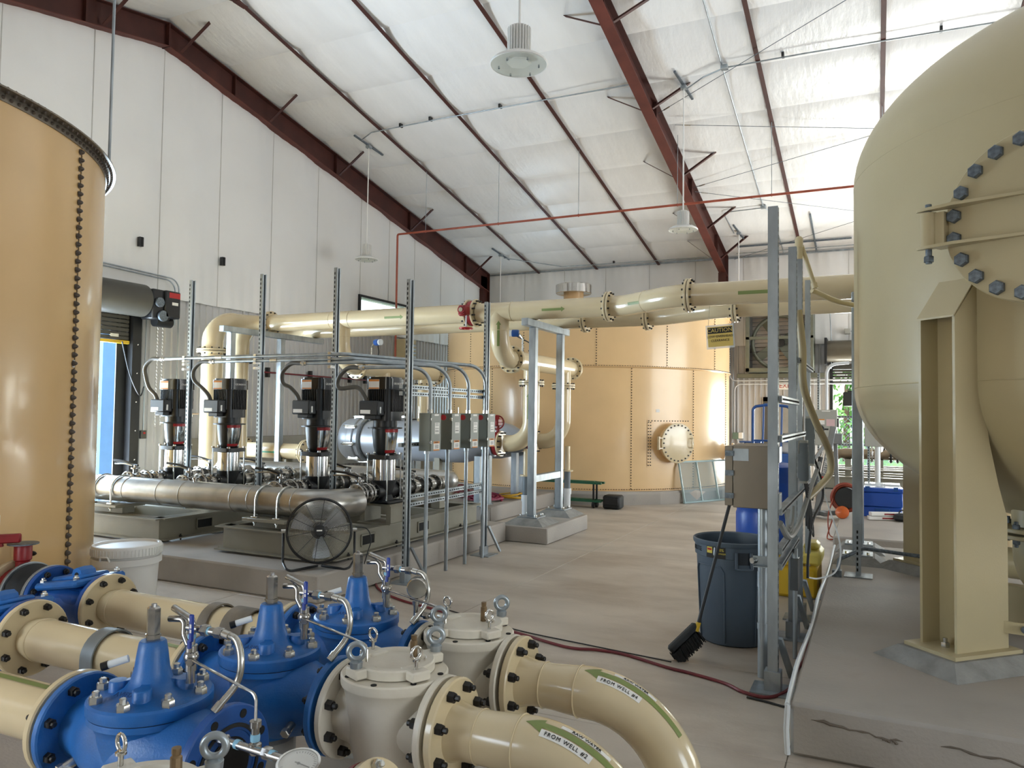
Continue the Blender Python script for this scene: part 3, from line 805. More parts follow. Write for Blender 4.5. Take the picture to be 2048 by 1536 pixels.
# ---- elbows from the wells
def well_elbow(y, no, label):
    t = thing('well_pipe', label, 'pipe', (-1.0, y, 0), 'cream elbows coming up from the wells')
    Rr, r, x0 = .40, .112, -1.15; cz = ZP - Rr
    pts = [Vector((-1.515, y, ZP)), Vector((-1.46, y, ZP)), Vector((-1.42, y, ZP)), Vector((-1.33, y, ZP)), Vector((-1.29, y, ZP)), Vector((-1.17, y, ZP))]
    rs = [.125, .108, .1, .1, .103, .112]
    A = [Vector((x0 + Rr * math.sin(R(a)), y, cz + Rr * math.cos(R(a)))) for a in range(0, 91, 5)]
    pts += A + [Vector((x0 + Rr, y, -.01))]; rs += [r] * (len(A) + 1)
    MB().tube(pts, rs, 40).build('pipe', CREAM, t)
    for xx, rr in ((-1.37, .1), (-1.2, .111)): MB().torus((xx, y, ZP), (1, 0, 0), rr, .004, 40, 6).build('weld_bead', CREAM, t)
    flange(t, (-1.5, y, ZP), (1, 0, 0), .2, .034, 8, .165, .022, one=False, bh=.028, both=False, side=1)
    g = MB(); g.ring((-1.521, y, ZP), (1, 0, 0), .1, .17, .006, 40); g.build('gasket', RUBBER, t)
    def S(th, ph, off=.0015):
        er = Vector((math.sin(th), 0, math.cos(th))); return Vector((x0, y, cz)) + er * (Rr + (r + off) * math.cos(ph)) + Vector((0, -1, 0)) * ((r + off) * math.sin(ph))
    a = MB(); p0 = .30; Ro = Rr + r
    a.grid(lambda s, q: S(.09 + .85 * s, p0 + (q - .5) * .24), 24, 4)
    a.grid(lambda s, q: S(.10 - .14 * s, p0 + (q - .5) * .62 * max(.02, 1 - s)), 4, 6)
    a.build('flow_arrow', GREEN, t, smooth=0)
    lb = MB(); lb.grid(lambda s, q: S(.10 + .42 * s, .60 + (q - .5) * .26, .002), 16, 4); lo = lb.build('name_label', CARD, t, smooth=0)
    m_ = text_mesh('FROM WELL #%d' % no, .022, INK, lambda X, Y, Z: S(.31 + X / Ro, .60 - Y / r, .0032 + Z), spacing=1.25); child(obj('lettering', m_), lo, t)
    lb = MB(); lb.grid(lambda s, q: S(.22 + .40 * s, .06 + (q - .5) * .17, .002), 16, 4); lo = lb.build('name_label', CARD, t, smooth=0)
    m_ = text_mesh('RAW WATER', .02, INK, lambda X, Y, Z: S(.42 + X / Ro, .06 - Y / r, .0032 + Z)); child(obj('lettering', m_), lo, t)
    return t
well_elbow(3.28, 4, 'cream elbow labelled FROM WELL #4, farther of the two labelled elbows')
well_elbow(2.65, 2, 'cream elbow labelled FROM WELL #2, nearer of the two labelled elbows')

# ---- red coupling at the bottom edge
t = thing('red_coupling', 'red-primed elbow with a small cream flange at the bottom edge', 'pipe fitting', (-1.5, 2.03, 0))
ax = Vector((.88, -.1, .46)).normalized(); fc = Vector((-1.40, 2.0, .535))
MB().tube(spline([(-1.62, 2.05, .001), (-1.62, 2.05, .3), fc - ax * .17 + Vector((-.02, 0, -.03)), fc - ax * .035], 8), .1, 28).build('elbow', REDO, t)
MB().lathe([(.06, -.03), (.124, -.03), (.126, -.02), (.126, .01), (.06, .01)], fc - ax * .03, ax, 36).build('red_flange', REDO, t)
f = MB().lathe([(.001, -.012), (.124, -.012), (.126, -.008), (.126, .022), (.122, .026), (.075, .026), (.07, .04), (.066, .06), (.05, .075), (.001, .08)], fc, ax, 36).build('flange', CREAM, t)
u, v, a = basis(ax)
for k in range(6):
    th = R(20 + 60 * k); o = obj('bolt', BOLT(.019, .022, ZINC), None, loc=fc + (u * math.cos(th) + v * math.sin(th)) * .1 + ax * .026); o.rotation_euler = ax.to_track_quat('Z', 'Y').to_euler(); child(o, f, t)
b = MB().cyl(fc - ax * .03 + v * .1 - u * .06, fc - ax * .08 + v * .1 - u * .06, .014, seg=10).build('stud', ZINC, t)

# ---- blue swing check valves, rubber joints and the lever valve at the tank
def swing_check(x1, y, label):
    t = thing('swing_check_valve', label, 'valve', (x1 - .27, y, 0), 'blue swing check valves')
    x0 = x1 - .54; xm = (x0 + x1) / 2
    b = MB(); b.lathe([(.12, 0), (.125, .08), (.155, .18), (.16, .3), (.135, .44), (.12, .54)], (x0, y, ZP), (1, 0, 0), 32); b.bb(xm - .15, xm + .17, y - .15, y + .15, ZP, ZP + .1, bev=.03); b.build('body', BLUE2, t)
    flange(t, (x0 + .017, y, ZP), (1, 0, 0), .2, .034, 8, .165, .02, m=BLUE2, one=False, both=False, side=1)
    flange(t, (x1 - .017, y, ZP), (1, 0, 0), .2, .034, 8, .165, .02, m=BLUE2, one=False, both=False, side=-1)
    c = MB(); rot = RY(-9); cc = Vector((xm + .01, y, ZP + .13)); c.box(cc, (.4, .36, .045), rot, bev=.015); c.box(cc + Vector((0, 0, .03)), (.3, .2, .03), rot, bev=.012)
    c.lathe([(.05, -.05), (.055, 0), (.05, .05)], cc + Vector((.06, -.02, .05)), (0, 1, 0), 8); co = c.build('cover', BLUE, t)
    h = MB().cyl(cc + Vector((.06, -.072, .05)), cc + Vector((.06, -.066, .05)), .022, seg=8).build('pin_hole', HOLE); child(h, co, t)
    for dx in (-.16, .16):
        for dy in (-.14, .14):
            o = obj('cover_bolt', BOLT(.02, .018, ZINC), None, loc=cc + rot @ Vector((dx, dy, .022))); child(o, co, t)
    return t
swing_check(-4.36, 3.28, 'blue swing check valve between the black rubber joint and the farthest cream pipe')
swing_check(-4.13, 2.65, 'blue swing check valve cut by the left edge, on the middle foreground pipe')
t = thing('rubber_joint', 'black rubber expansion joint beside the far blue check valve', 'pipe joint', (-5.0, 3.28, 0))
MB().lathe([(.17, -5.13), (.19, -5.11), (.165, -5.08), (.15, -5.05), (.185, -5.01), (.15, -4.97), (.17, -4.94), (.19, -4.93)], (0, 3.28, ZP), (1, 0, 0), 36).build('bellows', RUBBER, t)
for xx in (-5.145, -4.92): flange(t, (xx, 3.28, ZP), (1, 0, 0), .2, .025, 8, .165, .02, m=GALV, one=False, both=False, side=1 if xx < -5 else -1)
t = thing('butterfly_valve', 'red lever butterfly valve at the near tan tank', 'valve', (-5.22, 3.28, 0))
MB().lathe([(.12, -.055), (.155, -.05), (.15, 0), (.155, .05), (.12, .055)], (-5.22, 3.28, ZP), (1, 0, 0), 32).build('body', REDV, t)
MB().lathe([(.04, .64), (.045, .7), (.055, .71), (.055, .8), (.05, .81), (.001, .81)], (-5.22, 3.28, 0), (0, 0, 1), 16).build('neck', REDV, t)
MB().lathe([(.02, .81), (.095, .812), (.095, .82), (.001, .822)], (-5.22, 3.28, 0), (0, 0, 1), 18).build('notch_plate', GALVD, t)
l = MB(); l.bar((-5.2, 3.25, .86), (-5.75, 2.75, .84), .045, .06, bev=.008); l.bar((-5.28, 3.18, .82), (-5.75, 2.77, .72), .03, .03); l.build('lever', REDV, t)
t = thing('tank_stub', 'short flanged cream stub joining the near tan tank', 'pipe', (-5.4, 3.28, 0))
MB().cyl((-5.75, 3.28, ZP), (-5.3, 3.28, ZP), .11, seg=32).build('pipe', CREAM, t)
flange(t, (-5.295, 3.28, ZP), (1, 0, 0), .2, .034, 8, .165, .02, one=False, both=False, side=-1)
# ================================================================== BOOSTER PUMP SKIDS
def rsq(wd, dp, r, n=4):
    out = []
    for cx_, cy_, a0 in ((wd / 2 - r, dp / 2 - r, 0), (-wd / 2 + r, dp / 2 - r, 90), (-wd / 2 + r, -dp / 2 + r, 180), (wd / 2 - r, -dp / 2 + r, 270)):
        for k in range(n + 1):
            a = R(a0 + 90 * k / n); out.append((cx_ + r * math.cos(a), cy_ + r * math.sin(a)))
    return out
def skid(x0, x1, y0, y1, label):
    t = thing('pump_skid', label, 'pump skid', ((x0 + x1) / 2, (y0 + y1) / 2, .26), 'grey steel pump skids')
    zb, zt = .285, .53
    def beam(axis, pos, a0, a1, out):
        m_ = MB()
        if axis == 'X':
            m_.bb(a0, a1, pos - .005, pos + .005, zb, zt); m_.bb(a0 - .04, a1 + .04, min(pos, pos + out * .09), max(pos, pos + out * .09), zt - .012, zt); m_.bb(a0 - .04, a1 + .04, min(pos, pos + out * .09), max(pos, pos + out * .09), zb, zb + .012)
            m_.bb(a0, a1, min(pos, pos - out * .1), max(pos, pos - out * .1), zt - .012, zt)
        else:
            m_.bb(pos - .005, pos + .005, a0, a1, zb, zt); m_.bb(min(pos, pos + out * .08), max(pos, pos + out * .08), a0, a1, zt - .012, zt); m_.bb(min(pos, pos + out * .08), max(pos, pos + out * .08), a0, a1, zb, zb + .012)
            m_.bb(min(pos, pos - out * .1), max(pos, pos - out * .1), a0, a1, zt - .012, zt)
        return m_.build('channel_beam', SKID, t)
    beam('X', y0, x0, x1, -1); beam('X', y1, x0, x1, 1)
    bl = beam('Y', x0, y0, y1, -1); br = beam('Y', x1, y0, y1, 1)
    for yy in (y0 + .75, y0 + 1.5, y0 + 2.3): MB().bb(x0, x1, yy - .05, yy + .05, zb + .05, zt - .004).build('cross_member', SKID, t)
    for yy in (y0 + .62, y0 + 1.7):
        for xx, s_ in ((x1, 1),):
            m_ = MB(); e = xx + s_ * .006
            for dz in (-.055, .055): m_.bb(e - .006, e + .012, yy - .12, yy + .12, .405 + dz - .008, .405 + dz + .008)
            for dy in (-.115, .115): m_.bb(e - .006, e + .012, yy + dy - .008, yy + dy + .008, .35, .46)
            f = m_.build('fork_pocket_frame', SKID, t); child(MB().bb(e - .004, e + .002, yy - .11, yy + .11, .35, .46).build('fork_pocket', HOLE), f, t)  # flush dark box painted for the shade of an open pocket
    for xx in (x0 - .04, x1 + .045):
        for yy in (y0 + .25, y0 + 1.1, y1 - .5):
            m_ = MB(); m_.cyl((xx, yy, .262), (xx, yy, .33), .009, seg=8); m_.hexa((xx, yy, zb + .012), (0, 0, 1), .018, .018); m_.build('anchor_bolt', BLACKM, t)
    for yy in (y0 + .1, y1 - .1): MB().bb(x0 + .02, x1 - .02, yy - .05, yy + .05, .262, .286).build('shim', RUBBER, t)
    return t
skid(-6.17, -4.79, 5.97, 9.0, 'grey pump skid beside the concrete pad edge, right of the two')
skid(-8.55, -7.13, 5.97, 9.0, 'grey pump skid nearer the left wall door, left of the two')

def pump(x, y, label):
    t = thing('booster_pump', label, 'pump', (x, y, .53), 'vertical booster pumps with black motors')
    st = MB()
    st.bb(x - .2, x + .2, y - .17, y + .17, .722, .742)
    for dx in (-.17, .17): st.bb(x + dx - .03, x + dx + .03, y - .15, y + .15, .532, .722)
    st.bb(x - .22, x + .22, y - .19, y + .19, .531, .541)
    st.build('stand', SKID, t)
    b = MB(); b.bb(x - .17, x + .17, y - .15, y + .15, .743, .775, bev=.01)
    b.lathe([(.11, .775), (.1, .8), (.085, .83), (.11, .9), (.132, .965), (.136, .99), (.001, .992)], (x, y, 0), (0, 0, 1), 28)
    b.cyl((x, y - .2, .87), (x, y + .2, .87), .075, seg=20); b.build('pump_casing', mat('cast_iron_black', '#26282a', .45, var=.2, scale=9), t)
    for sg in (-1, 1): flange(t, (x, y + sg * .2, .87), (0, 1, 0), .1, .024, 8, .083, .01, m=BLACK, one=True, bm=ZINC, name='port_flange', bh=.012)
    MB().lathe([(.126, .992), (.126, 1.215), (.12, 1.22)], (x, y, 0), (0, 0, 1), 32).build('outer_sleeve', POLISH, t)
    p = MB(); p.prism(rsq(.3, .3, .05), (x, y, 1.222), (1, 0, 0), (0, 1, 0), .045); p.lathe([(.1, 1.267), (.108, 1.30), (.125, 1.36), (.14, 1.5), (.142, 1.55), (.19, 1.553), (.19, 1.567), (.13, 1.57), (.13, 1.66)], (x, y, 0), (0, 0, 1), 32); p.build('motor_stool', BLACK, t)
    for dx in (-.128, .128):
        for dy in (-.128, .128):
            q = MB(); q.cyl((x + dx, y + dy, .775), (x + dx, y + dy, 1.285), .0085, seg=8); q.hexa((x + dx, y + dy, 1.267), (0, 0, 1), .018, .02); q.build('staybolt', ZINC, t)
    for a in (0, 120): MB().sphere((x + .125 * math.sin(R(a - 20)), y - .125 * math.cos(R(a - 20)), 1.29), .018, 10, 6).build('air_vent', ZINC, t)
    g = MB(); g.lathe([(.122, 1.315), (.135, 1.37), (.15, 1.44), (.155, 1.52)], (x, y, 0), (0, 0, 1), 12, a0=38, a1=98); go = g.build('coupling_guard', POLISH, t)
    for z0, z1, r0, r1 in ((1.29, 1.32, .12, .125), (1.515, 1.55, .156, .157)):
        k = MB(); k.lathe([(r0, z0), (r1, z1)], (x, y, 0), (0, 0, 1), 12, a0=36, a1=100); child(k.build('guard_band', RED), go, t)
    m_ = MB(); m_.prism(rsq(.3, .3, .07), (x, y, 1.64), (1, 0, 0), (0, 1, 0), .345)
    for k in range(9):
        o_ = -.1 + .025 * k
        for sx_, sy_ in ((1, 0), (-1, 0), (0, 1), (0, -1)):
            if sx_: m_.box((x + sx_ * .155, y + o_, 1.86), (.022, .008, .24))
            else: m_.box((x + o_, y + sy_ * .155, 1.86), (.008, .022, .24))
    mo = m_.build('motor', BLACK, t)
    c = MB(); c.prism(rsq(.33, .33, .07), (x, y, 1.985), (1, 0, 0), (0, 1, 0), .115); c.prism(rsq(.29, .29, .06), (x, y, 2.10), (1, 0, 0), (0, 1, 0), .018); co = c.build('fan_cover', mat('gloss_black', '#101113', .22, var=.1), t)
    lb = MB().bb(x - .11, x + .03, y - .1672, y - .1655, 1.985, 2.09).build('warning_label', CARD); child(lb, co, t)
    lb = MB().bb(x - .108, x + .028, y - .168, y - .1668, 2.068, 2.088); lb.bb(x - .108, x + .028, y - .168, y - .1668, 1.987, 2.0); child(lb.build('label_band', ORG), co, t)
    m2 = text_mesh('GRUNDFOS', .032, CARD, plane_fn((x + .1662, y, 2.045), (0, 1, 0), (0, 0, 1))); child(obj('lettering', m2), co, t)
    tb = MB(); tb.box((x - .03, y - .215, 1.775), (.25, .13, .16), bev=.012); tb.box((x - .02, y - .2, 1.68), (.15, .1, .05), bev=.006); to = tb.build('terminal_box', mat('terminal_box_black', '#232527', .4, var=.08), t)
    lb = MB().bb(x - .13, x - .0, y - .2815, y - .2802, 1.715, 1.755).build('tag_label', CARD); child(lb, to, t)
    child(MB().bb(x + .0952, x + .0965, y - .24, y - .215, 1.72, 1.79).build('rating_plate', ZINC), to, t)
    return t
PX = (-8.11, -7.19, -5.81, -4.88)
for x, lb in zip(PX, ('nearest the left roll-up door, first of four', 'second of four, before the cream riser', 'third of four, left on the right skid', 'beside the grey switch boxes, fourth of four')):
    pump(x, 7.0, 'vertical stainless booster pump with black motor, ' + lb)

# ---- wafer and ball valves between headers and pumps
def valve_set(x, ya, yb, label, handle=True, big=False):
    """stainless valve cluster on a branch along Y"""
    t = thing('branch_valves', label, 'valve', (x, (ya + yb) / 2, .53), 'stainless valves beside the booster pumps')
    z = .87; L_ = yb - ya
    MB().cyl((x, ya, z), (x, yb, z), .062, seg=24).build('branch_pipe', STAIN, t)
    n = 5 if big else 4
    for k in range(n):
        yy = ya + L_ * (k + .8) / (n + .6)
        flange(t, (x, yy, z), (0, 1, 0), .112 if k % 2 == 0 else .1, .03, 8, .088, .01, m=CHROME, one=True, bm=ZINC, bh=.016, name='wafer_flange')
        if k < n - 1: MB().lathe([(.078, 0), (.085, L_ * .06), (.078, L_ * .12)], (x, yy, z), (0, 1, 0), 20).build('valve_body', CHROME if k % 2 else BLACK, t)
    if handle:
        yy = ya + L_ * .36; h = MB(); h.lathe([(.025, .95), (.03, 1.0), (.05, 1.005), (.05, 1.02), (.02, 1.025), (.02, 1.05)], (x, yy, 0), (0, 0, 1), 12); h.build('valve_neck', CHROME, t)
        h = MB(); h.tube(spline([(x + .04, yy, 1.045), (x - .05, yy, 1.055), (x - .16, yy - .02, 1.085), (x - .34, yy - .04, 1.10)], 5), .013, 8); h.build('lever', BLACK, t)
        h = MB(); h.tube(spline([(x - .06, yy, 1.04), (x - .16, yy - .02, 1.06), (x - .32, yy - .04, 1.055)], 5), .008, 8); h.build('latch', CHROME, t)
    return t
for x, lb in zip(PX, ('leftmost pump', 'second pump', 'third pump', 'rightmost pump')):
    valve_set(x, 6.22 if x != PX[3] else 6.45, 6.78, 'stainless lever valve cluster on the suction side of the ' + lb)
    valve_set(x, 7.22, 8.2, 'stainless check valve cluster on the discharge side of the ' + lb, handle=True, big=True)

# ---- suction and discharge headers
t = thing('suction_header', 'long stainless suction header along the front of the skids', 'pipe', (-7.2, 6.1, .53))
pts = [(-10.6, 6.1, .80), (-5.28, 6.1, .80)] + arc((-5.28, 6.5, .80), (0, -1, 0), (1, 0, 0), .4, 0, 90, 12)[1:] + [Vector((-4.88, 6.52, .80))]
MB().tube(pts, [.146] * (len(pts) - 1) + [.12], 36).build('pipe', STAIN, t)
for xx in (-8.35, -7.75, -7.2, -6.85, -6.1, -5.86, -5.28): MB().torus((xx, 6.1, .80), (1, 0, 0), .146, .005, 36, 6).build('weld_bead', STAIN, t)
for x in PX[:3]: MB().cyl((x, 6.1, .85), (x, 6.24, .87), .07, seg=20).build('outlet_stub', STAIN, t)
MB().lathe([(.02, .94), (.022, .97), (.03, .97), (.03, .985), (.014, .99), (.014, 1.0)], (-6.75, 6.1, 0), (0, 0, 1), 10).build('vent_boss', CHROME, t)
for k, (xa, xb) in enumerate(((-5.72, -5.43), (-8.2, -7.9))):
    s = thing('pipe_saddle', 'grey saddle with U-bolts under the suction header, ' + ('right skid' if k == 0 else 'left skid'), 'pipe support', ((xa + xb) / 2, 6.1, .53), 'U-bolt pipe saddles')
    MB().bb(xa - .1, xb + .1, 6.02, 6.18, .532, .6).build('riser_block', SKID, s)
    MB().bb(xa - .14, xb + .14, 5.9, 6.3, .602, .64, bev=.006).build('saddle_plate', SKID, s)
    for xx in (xa, xb):
        u_ = MB(); u_.tube([(xx, 6.1 - .157, .56)] + [(xx, 6.1 + .157 * math.cos(R(a)), .80 + .157 * math.sin(R(a))) for a in range(180, -1, -10)] + [(xx, 6.1 + .157, .56)], .0095, 8); u_.build('u_bolt', ZINC, s)
        for sg in (-1, 1):
            n_ = MB(); n_.box((xx, 6.1 + sg * .157, .646), (.09, .05, .02), bev=.006); n_.hexa((xx, 6.1 + sg * .157, .585), (0, 0, 1), .018, .02); n_.build('clamp_nut', ZINC, s)
t = thing('discharge_header', 'stainless discharge header with domed end behind the pumps', 'pipe', (-7, 8.4, .53))
d = MB(); d.lathe([(.135, 0), (.135, 3.85), (.13, 3.9), (.11, 3.95), (.07, 3.985), (.001, 4.0)], (-8.75, 8.4, .87), (1, 0, 0), 32); d.build('pipe', STAIN, t)
for x in PX: MB().cyl((x, 8.16, .87), (x, 8.4, .87), .075, seg=20).build('inlet_stub', STAIN, t)
for x in (-8.4, -6.5, -5.0): MB().bb(x - .06, x + .06, 8.3, 8.5, .532, .74).build('pipe_stand', SKID, t)

# ---- strut posts, conduits and switch boxes
def strut(t, p0, p1, wx=.041, wy=.041, name='strut_post', face='-y'):
    """slotted channel from p0 to p1 (vertical or along an axis); slots face +X and -Y"""
    p0, p1 = Vector(p0), Vector(p1); d = p1 - p0; m_ = MB()
    if abs(d.z) > max(abs(d.x), abs(d.y)):
        c = (p0 + p1) / 2; h = d.length
        m_.box(c + Vector((-wx / 2, 0, 0)), (.003, wy, h)); m_.box(c + Vector((0, -wy / 2, 0)), (wx, .003, h)); m_.box(c + Vector((0, wy / 2, 0)), (wx, .003, h))
        m_.box(c + Vector((wx / 2, -wy * .37, 0)), (.003, wy * .26, h)); m_.box(c + Vector((wx / 2, wy * .37, 0)), (.003, wy * .26, h))
        o = m_.build(name, GALV, t)
        s_ = MB(); z = p0.z + .05
        while z < p1.z - .03:
            if face == '-y': s_.box((c.x - wx * .2, c.y - wy / 2 - .0006, z), (.014, .0025, .028))
            else: s_.box((c.x + wx / 2 + .0006, c.y, z), (.0025, .012, .028))
            z += .05
        q = s_.build('slots', HOLE, None, kind='stuff'); child(q, o, t)
    else:
        m_.bar(p0, p1, .041, .041); o = m_.build(name, GALV, t)
        s_ = MB(); L_ = d.length; dn = d.normalized(); k = .05
        side = Vector((1, 0, 0)) if abs(d.y) > abs(d.x) else Vector((0, -1, 0))
        while k < L_ - .03:
            p = p0 + dn * k + side * .0212
            s_.box(p, (.002, .028, .013) if abs(d.y) > abs(d.x) else (.028, .002, .013)); k += .05
        q = s_.build('slots', HOLE, None, kind='stuff'); child(q, o, t)
    return o
t = thing('switch_rack', 'galvanized strut rack holding the four grey switch boxes', 'strut rack', (-4.33, 7.5, 0))
strut(t, (-4.33, 6.62, .01), (-4.33, 6.62, 3.11), wy=.08); strut(t, (-4.33, 8.35, .01), (-4.33, 8.35, 3.11), wy=.08)
for z in (.78, .86): strut(t, (-4.36, 6.62, z), (-4.36, 8.45, z), name='strut_rail')
for z in (1.40, 1.93, 2.0): strut(t, (-4.38, 6.55, z), (-4.38, 8.5, z), name='strut_rail')
for yy in (6.62, 8.35):
    m_ = MB(); m_.bb(-4.45, -4.2, yy - .13, yy + .13, .001, .01); m_.bb(-4.36, -4.3, yy - .06, yy + .06, .01, .11); m_.build('foot_plate', GALV, t)
    MB().bar((-4.3, yy + .05, .35), (-4.22, yy + .22, .02), .04, .02).build('foot_brace', GALV, t)
for i, yy in enumerate((6.95, 7.38, 7.81, 8.24)):
    lbl = ('nearest to the pump fan, first of four', 'second of four', 'third of four', 'next to the red hand-wheel valve, fourth of four')[i]
    b = thing('disconnect_switch', 'grey safety switch box with red handle, ' + lbl, 'switch box', (-4.26, yy, 1.33), 'grey safety switch boxes on the strut rack')
    x0, x1, y0, y1, z0, z1 = -4.345, -4.205, yy - .1, yy + .1, 1.33, 1.73
    MB().bb(x0, x1, y0, y1, z0, z1, bev=.004).build('enclosure', BOXG, b)
    dr = MB().bb(x1 + .0005, x1 + .012, y0 + .002, y1 - .002, z0 + .002, z1 - .002, bev=.003).build('door', BOXL if False else BOXG, b)
    xs_ = x1 + .0132
    for (a0, a1, b0, b1, m2, nm) in ((y0 + .05, y1 - .03, z0 + .005, z0 + .1, CARD, 'warning_label'), (y0 + .05, y1 - .03, z0 + .08, z0 + .102, ORG, 'label_band'), (y0 + .05, y1 - .03, z0 + .004, z0 + .018, ORG, 'label_band'), (y0 + .07, y1 - .035, z0 + .18, z0 + .3, CARD, 'rating_label'), (y0 + .06, y1 - .05, z1 - .03, z1 - .008, CARD, 'circuit_label')):
        child(MB().bb(xs_ - .0008, xs_ + (.0006 if m2 is ORG else .0002), a0, a1, b0, b1).build(nm, m2), dr, b)
    tx = MB()
    for zz in (z0 + .205, z0 + .212, z0 + .235, z0 + .27, z0 + .285, z0 + .03, z0 + .04, z0 + .05, z0 + .06): tx.bb(xs_, xs_ + .0008, y0 + .08, y1 - .05, zz, zz + .004)
    child(tx.build('print_lines', INK), dr, b)
    m2 = text_mesh('WARNING', .016, INK, plane_fn((xs_ + .0008, (y0 + y1) / 2 + .01, z0 + .091), (0, 1, 0), (0, 0, 1))); child(obj('lettering', m2), dr, b)
    for zz in (z0 + .08, z1 - .08): MB().bb(x1 - .01, x1 + .014, y0 - .008, y0 + .004, zz, zz + .03).build('hinge', ZINC, b)
    h = MB(); h.cyl((x0 + .06, y1, 1.62), (x0 + .06, y1 + .03, 1.62), .03, seg=16); h.bar((x0 + .06, y1 + .035, 1.62), (x0 + .13, y1 + .06, 1.685), .022, .016); ho = h.build('switch_handle', BLACK, b)
    child(MB().cyl((x0 + .135, y1 + .075, 1.685), (x0 + .15, y1 + .048, 1.685), .031, seg=20).build('knob', RED), ho, b)
    # conduit from the floor
    c = MB(); cy = yy - .06; c.cyl((-4.265, cy, .001), (-4.265, cy, 1.33), .0205, seg=14); c.cyl((-4.265, cy, .42), (-4.265, cy, .50), .0245, seg=14); c.lathe([(.03, 1.3), (.03, 1.33)], (-4.265, cy, 0), (0, 0, 1), 8)
    tag(c.build('floor_conduit', GALV), 'galvanized conduit rising from the floor into the grey switch box, ' + lbl.split(',')[-1].strip(), 'conduit', 'conduits under the switch boxes')
    # conduit to the pump
    zr = (2.21, 2.27, 2.31, 2.36)[i]; xs0 = (-4.95, -5.75, -7.15, -8.0)[i]; yr = 6.68
    xt = (-4.9, -5.0, -5.1, -5.2)[i] if i else -4.62
    path = [(xs0, yr, zr), (xt, yr, zr), (-4.27, yy - .02, zr - .02 * i), (-4.27, yy - .02, 1.73)] if i else [(xs0, yr, zr), (-4.55, yr, zr), (-4.27, yy, zr), (-4.27, yy, 1.73)]
    c = thing('motor_conduit', 'galvanized conduit running to the ' + ('rightmost', 'third', 'second', 'leftmost')[i] + ' pump motor', 'conduit', (xs0, yr, zr), 'bent conduits above the pumps')
    MB().tube(fillet(path, [.12, .24] if i else [.1, .2], 8), .0205, 14).build('rigid_conduit', GALV, c)
    cp = MB(); cp.cyl((xs0 - .05, yr, zr), (xs0 + .03, yr, zr), .026, seg=12); cp.hexa((xs0 - .03, yr, zr), (1, 0, 0), .033, .03)
    if i > 1: cp.cyl((xs0 + .9, yr, zr), (xs0 + 1.0, yr, zr), .025, seg=12)
    cp.lathe([(.03, 1.73), (.03, 1.77)], (-4.27, yy - (.02 if i else 0), 0), (0, 0, 1), 8); cp.build('coupling', ZINC, c)
    px = PX[3 - i]
    fx = MB(); fx.tube(spline([(xs0 - .05, yr, zr), (xs0 - .2, yr, zr - .005), (xs0 - .33, yr + .01, zr - .1), (xs0 - .34, yr + .03, zr - .22), (px - .2, 6.74, 2.0), (px - .13, 6.77, 1.92), (px - .1, 6.785, 1.85)], 8), .024, 12); fx.build('flexible_conduit', FLEX, c)
for x, lb in ((-7.62, 'between the two left pumps'), (-6.47, 'between the two skids'), (-5.39, 'between the two right pumps')):
    t = thing('strut_post', 'tall slotted strut post standing ' + lb, 'strut post', (x, 6.76, .26), 'slotted strut posts between the pumps')
    strut(t, (x, 6.76, .265), (x, 6.76, 3.33), name='channel', wy=.06)
    MB().bb(x - .08, x + .08, 6.68, 6.84, .261, .269).build('foot_plate', GALV, t)
    for z in (2.21, 2.27, 2.31, 2.36): MB().bb(x - .02, x + .02, 6.65, 6.73, z - .003, z + .026).build('conduit_clip', ZINC, t)

# ---- floor fan on the pad corner
t = thing('floor_fan', 'round black floor fan standing on the pad corner', 'fan', (-4.69, 5.74, .26))
fc = Vector((-4.72, 5.74, .615)); fn_ = Vector((.62, -.77, .14)).normalized(); u, v, a = basis(fn_)
MB().lathe([(.29, -.07), (.305, -.06), (.305, .05), (.29, .06), (.285, .03), (.285, -.05)], fc, fn_, 48, close=True).build('drum_ring', BLACK, t)
g = MB()
for k in range(22): g.torus(fc + a * (.055 + .018 * (1 - (k / 22) ** 2)), fn_, .055 + .0108 * k, .0016, 40, 4)
g.build('guard_rings', POLISH, t, kind='stuff')
g = MB()
for k in range(10):
    th = R(36 * k + 10); d = u * math.cos(th) + v * math.sin(th); g.bar(fc + d * .05 + a * .078, fc + d * .293 + a * .058, .004, .004)
g.build('guard_spokes', BLACK, t)
MB().lathe([(.055, .05), (.055, .08), (.045, .092), (.001, .094)], fc, fn_, 24).build('hub_badge', BLACK, t)
child(MB().box(fc + a * .0955, (.05, .002, .012), Matrix((u, -a, v)).transposed()).build('badge_mark', CARD), t, t) if False else MB().box(fc + a * .0955, (.05, .002, .012), Matrix((u, -a, v)).transposed()).build('badge_mark', CARD, t)
for k in range(3):
    th = R(120 * k + 35); b = MB()
    def bl(s, q, th=th):
        r_ = .05 + .21 * s; an = th + (q - .5) * (.9 - .25 * s); d = u * math.cos(an) + v * math.sin(an); return fc + d * r_ + a * ((q - .5) * .07 - .01)
    b.grid(bl, 8, 6); b.build('fan_blade', mat('alu_blade', '#9a9c9e', .35, metal=.6, var=.05), t)
MB().lathe([(.07, -.2), (.08, -.17), (.08, -.02), (.05, 0)], fc, fn_, 24).build('motor', BLACK, t)
l = MB(); hu = Vector((.78, .63, 0)); zf = .28
pts = [fc - hu * .325 + Vector((0, 0, 0)), Vector((fc.x, fc.y, .34)) - hu * .325, Vector((fc.x, fc.y, zf)) - hu * .27 + Vector((.03, -.05, 0)), Vector((fc.x, fc.y, zf)) + Vector((-.1, .12, 0)) - hu * .05]
